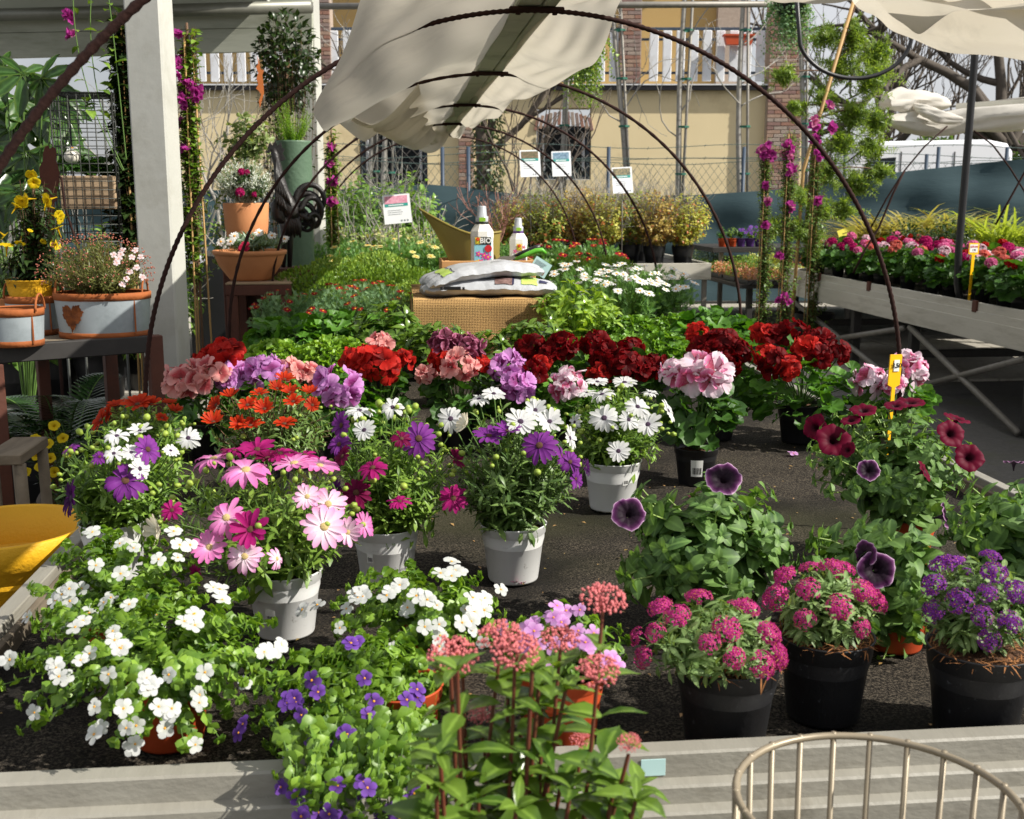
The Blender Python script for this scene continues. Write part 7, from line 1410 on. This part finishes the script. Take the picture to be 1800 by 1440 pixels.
# bedding trays beyond the far end of the right bench
bed_m = [leaf_mat('bed_%d' % i, a, b_, rib=0) for i, (a, b_) in enumerate((((150, 96, 76), (206, 150, 120)), ((140, 150, 60), (200, 200, 110)), ((84, 116, 50), (130, 160, 80)), ((110, 150, 90), (190, 210, 170))))]
t = thing('bedding_table', 'low far table carrying rows of bedding plants', 'table', (4.6, 13.5, 0)); part('top', (3.6, 11.8, .56), (4.56, 15.2, .60), M['dark_steel'], t); part('top', (4.57, 13.45, .56), (8.6, 15.2, .60), M['dark_steel'], t)
for x, y in ((3.7, 11.9), (4.4, 11.9), (3.7, 15.0), (8.3, 15.0)): part('leg', (x, y, 0), (x+.06, y+.06, .559), M['dark_steel'], t)
k = 0
for y in (12.0, 12.5, 13.0, 13.6, 14.3):
    for x in (3.85, 4.25, 4.75, 5.25, 5.8):
        if y < 13.4 and x > 4.5: continue
        s = Pl('bedding_tray', '%s bedding tray, %s row back, %s from left, beyond the right bench' % (('rusty', 'yellowish', 'dark green', 'pale green')[k % 4], ords[int((y-11.9)/.55)], ords[(3.85, 4.25, 4.75, 5.25, 5.8).index(x)]), 'plant tray', V3(x, y, .602), c=(0, 0, .12), rad=(.24, .26, .09), group='bedding trays beyond the right bench'); part('tray', (x-.19, y-.22, .602), (x+.19, y+.22, .65), M['black_pl'], s.th)
        s.top = s.b+ZZ*.05; n = 700; P = s.b+np.stack([rng.uniform(-.2, .2, n), rng.uniform(-.24, .24, n), rng.uniform(.05, .16+.1*(k % 3 == 2), n)], -1); place(s.gl, L_DIA, P, rng.normal(0, 1, (n, 3))+ZZ*.6, ZZ, .035); s.done(bed_m[k % 4]); k += 1
c = aty(1490, 412, 11.6); t = thing('yellow_card', 'tilted yellow handwritten card beyond the right bench', 'sign', (c[0], c[1], .6)); ex, ey = nrm(V3(.9, 0, .32)), nrm(V3(-.3, .25, .9)); ez = nrm(np.cross(ex, ey)); ez = ez if ez[1] < 0 else -ez
g = Geo(); extrude_poly(g, np.array([(-.095, -.07), (.095, -.07), (.095, .07), (-.095, .07)]), c, ex, ey, ez, .004); g.build('card', solid('yellow_card', (238, 226, 90), (232, 218, 76), .5, 3.), t, False)
for k in range(2): g = Geo(); pts = [c+ez*.004+ex*(-.05+.1*q-.02*k)+ey*(.02-.05*k+.006*math.sin(q*25+k)) for q in np.linspace(0, 1, 24)]; tube(g, pts, .0022, 3); g.build('handwriting', M['ink'], t)
g = Geo(); tube(g, [c-ey*.06+V3(0, .01, 0), V3(c[0], c[1]+.03, .6)], .006, 5); g.build('stake', M['galv_bar'], t)
# black pole, hose loop, thin hoops of the right tunnel
g = Geo(); yp = 7.9; tube(g, [aty(x, y, yp) for x, y in ((1720, 20), (1713, 105), (1704, 220), (1694, 340), (1685, 440), (1683, 500), (1687, 525), (1696, 545))], .026, 12); tag(g.build('black_pole', M['black_pl'], None, org=aty(1690, 540, yp)), 'thick black curved plastic pole rising from the right bench', 'pole')
g = Geo(); a = np.linspace(R(195), R(350), 30); tube(g, [aty(1396, -60, 9.2)]+[aty(1503+100*math.cos(q), 58-80*math.sin(q), 9.2) for q in a]+[aty(1610, -60, 9.2)], .017, 10); tag(g.build('hose_loop', M['black_pl'], None, org=aty(1500, 140, 9.2)), 'black hose hanging in a loop before the feathery evergreen', 'hose')
for i, pts in enumerate((((1530, 402), (1558, 350), (1590, 300), (1625, 258), (1665, 222)), ((1482, 290), (1520, 262), (1560, 225), (1590, 205)), ((1712, 230), (1745, 255), (1775, 295), (1800, 335), (1815, 380)), ((1750, 395), (1775, 350), (1800, 305), (1830, 250)), ((1500, 480), (1520, 440), (1545, 400), (1570, 340), (1590, 300)))):
    y = (11.0, 12.0, 11.0, 9.0, 8.9)[i]; g = Geo(); tube(g, [aty(*q, y) for q in pts], .0085, 7); tag(g.build('tunnel_hoop', M['rust'], None, org=aty(*pts[0], y)), ('thin dark hoop left of the white van', 'short dark hoop end at the white cloth roll', 'thin dark hoop bending down at the right edge', 'thin dark hoop beside the lime grasses', 'thin dark hoop rising among the front geraniums')[i], 'hoop', 'hoops of the right tunnel')
# ------------------------------------------------------------------ cloths at upper right
def sheet(name, label, rows, mat, org, nu=50, nv=26, amp=.05, seed=0, grp=None):
    """rows: list of polylines [(px,py,y)...] lofted into a sagging sheet"""
    r = np.random.default_rng(seed); ph = r.random(6)*6; R_ = []
    for row in rows:
        q = np.array([aty(*p) for p in row]); t_ = np.linspace(0, len(q)-1, nu); R_.append(np.stack([np.interp(t_, np.arange(len(q)), q[:, i]) for i in range(3)], -1))
    R_ = np.array(R_); t_ = np.linspace(0, len(R_)-1, nv); P = np.stack([[np.interp(t_, np.arange(len(R_)), R_[:, j, i]) for i in range(3)] for j in range(nu)], 0).transpose(0, 2, 1)
    k = np.ones(5)/5
    for i in range(3):
        for j in range(nv): P[2:-2, j, i] = np.convolve(P[:, j, i], k, 'valid')
    U, Vv = np.meshgrid(np.arange(nu)/nu, np.arange(nv)/nv, indexing='ij'); P[..., 2] += amp*(np.sin(U*14+ph[0]+Vv*5)*.5+np.sin(U*23+ph[1]-Vv*9)*.3)*np.sin(Vv*3.1); P[..., 1] += amp*1.2*np.sin(U*9+Vv*7+ph[2])
    g = Geo(); grid(g, P); return g
t = thing('shade_cloth', 'big cream shade cloth sagging at the upper right corner', 'shade cloth', tuple(aty(1680, 60, 6.2)))
sheet('a', '', [[(1470, -90, 7.4), (1600, -90, 7.2), (1740, -90, 6.8), (1960, -90, 6.2)], [(1490, -20, 6.9), (1570, 20, 6.7), (1690, 40, 6.3), (1960, 30, 5.7)], [(1505, 4, 6.5), (1560, 55, 6.2), (1690, 98, 5.8), (1960, 128, 5.2)], [(1512, -2, 6.2), (1570, 40, 5.9), (1690, 70, 5.5), (1960, 95, 4.9)], [(1510, -60, 6.0), (1600, -40, 5.7), (1720, -30, 5.3), (1960, -10, 4.7)]], M['cloth'], None, 60, 34, .018, 2).build('lower_belly', M['cloth'], t)
sheet('b', '', [[(1520, -60, 5.9), (1640, -60, 5.7), (1800, -60, 5.3), (1960, -60, 5.)], [(1535, 0, 5.7), (1612, 66, 5.6), (1660, 20, 5.4), (1960, 20, 5.)], [(1545, -10, 5.5), (1640, 5, 5.3), (1720, 18, 5.1), (1960, -20, 4.7)]], M['cloth'], None, 50, 24, .015, 8).build('upper_fold', M['cloth'], t)
sheet('c', '', [[(1320, -20, 7.6), (1400, -16, 7.4), (1500, -20, 7.2)], [(1330, 2, 7.4), (1420, 9, 7.2), (1510, 4, 7.0)], [(1330, -30, 7.2), (1420, -24, 7.0), (1500, -30, 6.8)]], M['cloth'], None, 30, 14, .01, 4).build('side_hem', M['cloth'], t)
t = thing('cloth_roll', 'off-white shade cloth rolled and knotted above the white van', 'shade cloth', tuple(aty(1650, 200, 11.4)))
def lump(pts, rad, seed, n=26, k=24, nm='roll', amp=.12):
    r = np.random.default_rng(seed); ph = r.random(6)*6; q = np.array([aty(*p) for p in pts]); t_ = np.linspace(0, len(q)-1, k); C = np.stack([np.interp(t_, np.arange(len(q)), q[:, i]) for i in range(3)], -1); rr = np.interp(t_, np.arange(len(rad)), rad); a = np.linspace(0, 2*math.pi, n+1)
    tn = nrm(np.gradient(C, axis=0)); x = nrm(np.cross(tn, ZZ)); y = np.cross(x, tn); P = np.zeros((k, n+1, 3))
    for i in range(k): w = rr[i]*(1+amp*np.sin(a*3+ph[0]+i*.25)+amp*.8*np.sin(a*7+ph[1]-i*.4)+amp*.5*np.sin(a*11+i*.7)); w[-1] = w[0]; P[i] = C[i]+w[:, None]*(np.cos(a)[:, None]*x[i]+np.sin(a)[:, None]*y[i])
    g = Geo(); grid(g, P); g.build(nm, M['cloth2'], t)
kk = 11.4/F
lump([(1556, 180, 11.2), (1580, 176, 11.3), (1610, 177, 11.4), (1640, 180, 11.5), (1664, 183, 11.6)], np.array([13, 19, 18, 17, 9])*kk, 1); lump([(1560, 212, 11.2), (1600, 216, 11.3), (1640, 222, 11.3), (1690, 212, 11.3), (1760, 206, 11.2), (1860, 200, 11.)], np.array([6, 20, 18, 20, 21, 20])*kk, 2, nm='hanging_roll'); lump([(1608, 186, 11.3), (1622, 194, 11.15), (1650, 206, 11.1), (1690, 212, 11.1)], np.array([5, 9, 11, 6])*kk, 3, nm='knot')
g = Geo(); grid(g, np.array([[aty(x, 182+(1680-x)*.07+22*v, 11.6+.2*v) for x in np.linspace(1680, 1900, 20)] for v in np.linspace(0, 1, 6)])); g.build('flap', M['cloth2'], t)
g = Geo(); tube(g, [aty(1670, 188, 11.7), aty(1900, 160, 11.7)], .012, 6); g.build('ridge_pipe', M['galv_bar'], t)
# ------------------------------------------------------------------ far bench with yellowish shrubs
FX0, FX1, FY0, FY1 = -.4, 3.42, 12.35, 14.6
fb = thing('far_bench', 'far pale bench carrying yellowish shrubs in black pots', 'bench', (1.5, 12.4, 0)); part('rim', (FX0, FY0, .62), (FX1, FY0+.04, .80), M['alu2'], fb); part('rim', (FX1-.04, FY0+.041, .62), (FX1, FY1, .80), M['alu2'], fb); part('deck', (FX0, FY0+.041, .72), (FX1-.041, FY1, .755), M['black_pl'], fb)
for x in (.6, 3.0, 3.34):
    for y in (FY0+.05, FY1-.1): part('leg', (x, y, 0), (x+.05, y+.05, .619), M['galv_bar'], fb)
for a_, b_ in (((.65, .05), (2.98, .55)), ((.65, .5), (2.98, .06))): g = Geo(); tube(g, [(a_[0], FY0+.09, a_[1]), (b_[0], FY0+.09, b_[1])], .015, 6); g.build('brace', M['galv_bar'], fb)
M['l_yel'] = leaf_mat('yellowish_leaf', (136, 146, 52), (206, 202, 100), rib=0, tint=(196, 96, 56)); M['l_yel2'] = leaf_mat('greenish_leaf', (96, 118, 44), (168, 178, 84), rib=0, tint=(186, 92, 60)); M['l_yel3'] = leaf_mat('tan_leaf', (138, 118, 56), (204, 180, 104), rib=0, tint=(150, 70, 50)); M['l_cam'] = leaf_mat('glossy_leaf', (66, 104, 42), (134, 166, 82), rough=.2, rib=.3); M['l_var'] = leaf_mat('variegated_leaf', (96, 124, 56), (172, 186, 110), rib=0, tint=(222, 206, 160))
def shrub(nm, c, rad, leaf, lsz, n, cnt, pd=.26, twig=24, T=L_OVATE, stem='bark_light'):
    s = Pl(nm, 'x', 'shrub', (0, 0, 0), c=c, rad=rad).pot('blk', pd, pd*.85); s.bushy(T, lsz, n, cnt, .3, 0, -.75, spread=.75, up=.25, r=.003, lift=.1)
    for k in range(twig): branches(s.gs, s.top, nrm(V3(rng.normal(0, .35), rng.normal(0, .35), 1)), rad[2]*1.0, .006, 2, .35, 2, .5, .3, .0025, .8)
    s.done(leaf, stem); s.th['category'] = 'shrub'; return s.th
def spread_out(ps, spots, grp):
    used = [False]*len(ps)
    for i, (px, y, z, k_, lb_) in enumerate(spots):
        d_ = ray(px, 450); loc = V3(d_[0]/d_[1]*y, y, z); j = i % len(ps); rz = rng.uniform(0, 6.28)
        if used[j]: o = dup(ps[j], loc, rz, k_)
        else: o = ps[j]; used[j] = True; o.location = tuple(loc); o.rotation_euler = (0, 0, rz); o.scale = (k_,)*3
        o['label'] = lb_; o['group'] = grp
yp_ = [shrub('yellowish_shrub', (0, 0, .52), (.34, .34, .36), ('l_yel', 'l_yel2', 'l_yel3')[q_], .058, 190, 14, twig=12) for q_ in range(3)]
spread_out(yp_, [(905, 12.9, .757, .95, 'yellowish shrub at the left end of the far bench'), (960, 12.75, .757, 1., 'yellowish shrub below the left picture sign'), (1010, 12.9, .757, 1.05, 'yellowish shrub below the right picture sign'), (1060, 12.7, .757, 1., 'yellowish shrub left of the third picture sign'), (1105, 12.85, .757, 1.05, 'yellowish shrub under the third picture sign'), (1150, 12.7, .757, 1.0, 'yellowish shrub second from the right end of the far bench'), (1200, 12.75, .757, 1., 'yellowish shrub at the right end of the far bench'), (935, 13.8, .757, 1., 'yellowish shrub in the back row at left'), (1035, 13.8, .757, 1.05, 'yellowish shrub in the back row at centre'), (1125, 13.8, .757, 1.05, 'yellowish shrub in the back row at right')], 'yellowish shrubs on the far bench')
tw = thing('twiggy_shrub', 'leafless reddish twiggy shrub at the left end of the far bench', 'shrub', tuple(aty(875, 440, 12.6)*V3(1, 1, 0)+V3(0, 0, .757))); g = Geo()
for k in range(14): branches(g, ORG[tw.name]+ZZ*.2, nrm(V3(rng.normal(0, .4), rng.normal(0, .3), 1)), .34, .007, 2, .3, 2, .45, .2, .0035, .75)
g.build('twigs', solid('red_twig', (150, 96, 84), (176, 146, 128), .7, 9.), tw); pot(tw, ORG[tw.name], 'blk', .26, .22)
# shrubs at the left behind the yellow marguerites
cm = [shrub('glossy_shrub', (0, 0, .55), (.42, .36, .42), 'l_cam', .085, 150, 13, .3, 6, L_OVATE)]
spread_out(cm, [(640, 11.6, .549, 1.3, 'glossy green shrub left of the pink picture sign'), (715, 11.8, .549, 1.3, 'glossy green shrub right of the pink picture sign'), (590, 12.2, .549, 1.2, 'glossy green shrub behind the pink bougainvillea'), (15, 8.8, .0, 1.35, 'glossy green shrub at the far left edge'), (85, 9.0, .0, 1.3, 'glossy green shrub behind the yellow climber'), (165, 8.9, .0, 1.4, 'glossy green shrub behind the wire cage'), (245, 9.2, .0, 1.3, 'glossy green shrub behind the white post')], 'glossy shrubs behind the bench')
vm = [shrub('variegated_shrub', (0, 0, .3), (.36, .32, .24), 'l_var', .045, 120, 12, .26, 6, L_OVATE)]
spread_out(vm, [(610, 10.9, .549, 1.35, 'cream flecked low shrub left of three behind the yellow marguerites'), (680, 10.8, .549, 1.4, 'cream flecked low shrub below the pink picture sign'), (745, 10.9, .549, 1.35, 'cream flecked low shrub right of the pink picture sign')], 'cream flecked shrubs behind the bench')
t = thing('rear_table', 'dark table behind the flower bench carrying the shrubs', 'table', (-1.0, 11.6, 0)); part('top', (-2.6, 10.4, .50), (.1, 12.7, .548), M['dark_steel'], t)
for x, y in ((-2.5, 10.5), (0, 10.5), (-2.5, 12.6), (0, 12.6)): part('leg', (x, y, 0), (x+.05, y+.05, .499), M['dark_steel'], t)
# little coloured pots on a bench right of the far one
xq0 = aty(1245, 440, 13.6)[0]; t = thing('pot_bench', 'dark bench with small orange and purple pots before the screen', 'bench', (xq0+.6, 13.7, 0)); zq = aty(1290, 434, 13.6)[2]; part('top', (xq0, 13.4, zq-.06), (xq0+1.9, 14.6, zq), M['dark_steel'], t)
for x in (xq0+.1, xq0+1.7): part('leg', (x, 13.45, 0), (x+.05, 13.5, zq-.061), M['galv_bar'], t)
for i, (px, st, lb_) in enumerate(((1270, 'orange', 'small orange pot with a green plant, leftmost on the dark bench'), (1287, 'orange', 'second small orange pot on the dark bench'), (1302, 'purple', 'small purple pot with violet flowers on the dark bench'), (1318, 'purple', 'small purple pot right of the violet-flowered one'), (1334, 'purple', 'small purple pot nearest the bougainvilleas'))):
    b = aty(px, 434, 13.6); b[2] = zq+.002; s = Pl('small_pot_plant', lb_, 'potted plant', b, (px-12, px+12, 398, 424), 'small pots on the dark bench').pot(st, .12, .1); s.bushy(L_OVATE, .04, 26, 6, .4, 0, -.3)
    if i > 1:
        for k in range(6): s.fl('bac_purple', px+rng.uniform(-10, 10), rng.uniform(398, 412), 7, 'c', stem=False)
    s.done('l_mound' if i % 2 else 'l_pel')
# ------------------------------------------------------------------ tall plants right of centre
SPR = (((1342, 262, 9, 16), (1350, 275, 9, 12), (1345, 330, 4, 3), (1350, 355, 3, 3), (1346, 395, 3, 3)), ((1385, 255, 7, 12), (1386, 275, 8, 14), (1392, 300, 7, 9), (1388, 365, 6, 7), (1378, 525, 7, 7), (1370, 450, 3, 3)), ((1430, 220, 7, 6), (1432, 245, 7, 8), (1460, 225, 5, 4), (1440, 270, 6, 5), (1437, 352, 5, 4), (1460, 185, 4, 3)))
for i, (px, y, py0, sp) in enumerate(((1348, 10.2, 238, SPR[0]), (1388, 10.0, 225, SPR[1]), (1438, 10.4, 190, SPR[2]))):
    column(('bougainvillea with magenta bracts, leftmost of the three before the brick pier', 'bougainvillea with magenta bracts, middle of the three before the brick pier', 'bougainvillea with magenta bracts, rightmost of the three before the brick pier')[i], px, y, py0, 575, 17, 'l_osteo2', 'bougain', 0, 'bougainvillea', 'bougainvilleas on canes', n=300, spots=sp, lsz=.05, pd=.3)
fe = aty(1430, 560, 11.0)*V3(1, 1, 0); s = Pl('feathery_evergreen', 'tall feathery bright green evergreen tied to a bamboo cane', 'tree', fe, (1340, 1560, 20, 420)).pot('blk', .42, .38)
trunk = [s.top, aty(1418, 400, 11), aty(1432, 230, 11), aty(1470, 110, 11), aty(1502, 10, 11), aty(1515, -60, 11)]; tube(s.gs, trunk, np.linspace(.03, .012, 6), 7)
clouds = [(1500, 60, 45), (1455, 60, 35), (1540, 90, 40), (1480, 120, 48), (1530, 140, 45), (1450, 170, 35), (1500, 200, 42), (1540, 215, 38), (1480, 250, 40), (1530, 265, 38), (1450, 300, 40), (1500, 320, 34), (1400, 340, 30), (1440, 370, 32), (1480, 370, 30), (1380, 130, 25), (1400, 190, 22), (1550, 300, 25), (1400, 400, 30), (1360, 400, 24), (1430, 420, 26)]
for px, py, r_ in clouds:
    c = aty(px, py, 11+rng.normal(0, .15)); k_ = r_*11/F; st_ = trunk[1]+(np.array(trunk[4])-trunk[1])*np.clip((400-py)/390, 0, 1); tube(s.gs, bez(st_, st_*.5+c*.5+ZZ*.08, c, 5), .006, 4, caps=False)
    n = int(14+r_*.6); tips = c+rng.normal(0, .62, (n, 3))*k_*V3(1, .8, .8)+V3(0, 0, -.2*k_); shoots(s.gs, s.gl, c+rng.normal(0, .25, (n, 3))*k_, tips, L_NEEDW, .062, 44, .02, .1, spread=.75, up=.05, jitter=.25, tipscale=.5, r=.0018)
s.done(leaf_mat('feathery_leaf', (84, 114, 46), (138, 160, 80), rib=0, trans=.5), 'stem_brown')
g = Geo(); tube(g, [aty(1395, 470, 10.9)*V3(1, 1, 0), aty(1412, 300, 10.9), aty(1507, -20, 10.9)], .018, 8); tag(g.build('bamboo_cane', M['cane'], None, org=aty(1395, 470, 10.9)*V3(1, 1, 0)), 'long slanting bamboo cane beside the feathery evergreen', 'cane')
# trailing hanging baskets
def hanging(label, px, y, pyt, wpx, plen, n, leaf):
    c = aty(px, pyt, y); t_ = Pl('hanging_basket', label, 'hanging plant', c, c=(0, 0, -.2), rad=(.2, .2, .3), group='hanging trailing plants'); s = t_; g = Geo(); lathe(g, [(.02, -.14), (.1, -.13), (.15, .0), (.155, .0), (.145, .0), (.02, -.03)], 20, c); g.build('pot', M['black_pl'], s.th); s.top = c.copy()
    for k in range(3): g = Geo(); a = k*2.1; tube(g, [c+V3(.15*math.cos(a), .15*math.sin(a), 0), c+V3(0, 0, .5)], .003, 4); g.build('hanger_wire', M['wire_d'], s.th)
    w = wpx*y/F; L_ = plen*y/F
    tips = c+np.stack([rng.normal(0, w*.45, n), rng.normal(0, w*.4, n), -L_*rng.random(n)**.8+.05], -1); mids = c+(tips-c)*V3(.9, .9, .1); 
    for a_, b_ in zip(mids, tips): shoots(s.gs, s.gl, [c*.4+a_*.6], [b_], L_OVATE, .034, 16, .0, .15, spread=.8, up=-.1, pair=False, tipscale=.7, r=.0012)
    s.done(leaf); return s
hanging('grey-green trailing plant hanging right of the cream cloth', 1030, 9.6, 60, 42, 140, 260, 'l_mound2'); hanging('grey-green trailing plant hanging before the right brick pier', 1392, 9.8, 0, 48, 110, 220, 'l_marg')
# ------------------------------------------------------------------ foreground: wire basket, fallen bits, sticker
rc_ = aty(1530, 1425, 1.02); rb_ = .142; zr_ = .895; cxr = aty(1532, 1400, 1.0)[0]+.02; cyr = 1.03
M['basket'] = solid('basket_wire', (150, 138, 116), (122, 110, 92), .4, 20., metal=.2, spec=.5)
t = thing('wire_basket', 'tall beige wire basket standing before the bench at lower right', 'basket', (cxr, cyr, 0)); a = np.linspace(0, 2*math.pi, 61)
for z_, rr, w_ in ((zr_, rb_, .0042), (.45, rb_*.94, .003), (.03, rb_*.88, .004)):
    g = Geo(); tube(g, [(cxr+rr*math.cos(q), cyr+rr*math.sin(q), z_) for q in a], w_, 8, caps=False); g.build('ring', M['basket'], t)
for k in range(22):
    q = k*2*math.pi/22+.08; g = Geo(); tube(g, [(cxr+(rb_+.001)*math.cos(q), cyr+(rb_+.001)*math.sin(q), zr_+.004), (cxr+rb_*.88*math.cos(q), cyr+rb_*.88*math.sin(q), .02)], .0034, 7); g.build('upright', M['basket'], t)
for i, (px, py, key, z_, lb_) in enumerate(((908, 1022, 'crimson', 36, 'fallen magenta daisy beside the centre white pot'), (1395, 797, 'bac_pink', 20, 'fallen pale petal behind the petunias'), (1215, 872, 'ib_pink', 12, 'small fallen pink blossom on the potting bed'))):
    p = atz(px, py, ZS+.008); tag(link('fallen_flower', random.choice(FM[key]), None, mat=frame(p, ZZ+V3(.1, -.1, 0), z_/2*dep(p)/F)), lb_, 'flower')
g = Geo(); n = 520; P = np.stack([rng.uniform(X0+.06, X1-.06, n), rng.uniform(Y0+.05, 3.4, n), np.full(n, ZS+.006)], -1); place(g, L_DIA, P, rng.normal(0, 1, (n, 3))*V3(1, 1, .15), ZZ, rng.uniform(.004, .014, n)); o = g.build('leaf_litter', leaf_mat('litter', (96, 96, 40), (170, 130, 84), rib=0, trans=.1), None, org=(0, 2, ZS)); tag(o, kind='stuff')
g = Geo(); p = atz(1150, 1346, .78); bbox_bev(g, (p[0]-.02, Y0-.0052, .772), (p[0]+.012, Y0-.0042, .795), .0003); tag(g.build('rim_sticker', M['card'], None, False, org=p), 'torn pale blue sticker on the front rim of the bench', 'sticker')
# barcode labels on pots
def potlabel(th_, base, d, h, ang, z0, z1, w, mt='white_l', bars=True):
    r_ = d/2*.9+.0015; g = Geo(); a0 = ang; n = 6; rows = []
    tap = lambda z: (d/2*.74+(d/2*.94-d/2*.74)*(z/h))+.0012
    P = np.array([[base+V3(tap(z)*math.cos(a0+q), tap(z)*math.sin(a0+q), z) for q in np.linspace(-w, w, n)] for z in (z0, z1)]); grid(g, P); g.build('label', M[mt], th_)
    if bars:
        g = Geo()
        for k in range(9): q = -w*.75+k*w*.17; P = np.array([[base+V3((tap(z)+.0006)*math.cos(a0+q+e), (tap(z)+.0006)*math.sin(a0+q+e), z) for e in (0, w*.045*(1+k % 3))] for z in (z0+(z1-z0)*.15, z0+(z1-z0)*.55)]); grid(g, P)
        g.build('barcode', M['ink'], th_, kind='stuff')
for o in list(COL.objects):
    if o.parent is None and o.get('label', '').startswith(('pink and magenta daisy', 'magenta and white daisy', 'all white daisy', 'pelargonium with a crimson')):
        lbt = o['label']; b = ORG[o.name]
        if lbt.startswith('pink and'): potlabel(o, b, .135, .115, -math.pi/2-.35, .035, .06, .16)
        elif lbt.startswith('magenta'): potlabel(o, b, .135, .115, -math.pi/2-.55, .055, .075, .12)
        elif lbt.startswith('all'): potlabel(o, b, .145, .12, -math.pi/2+.35, .07, .092, .12)
        else: potlabel(o, b, .12, .1, -math.pi/2-.2, .03, .075, .3)
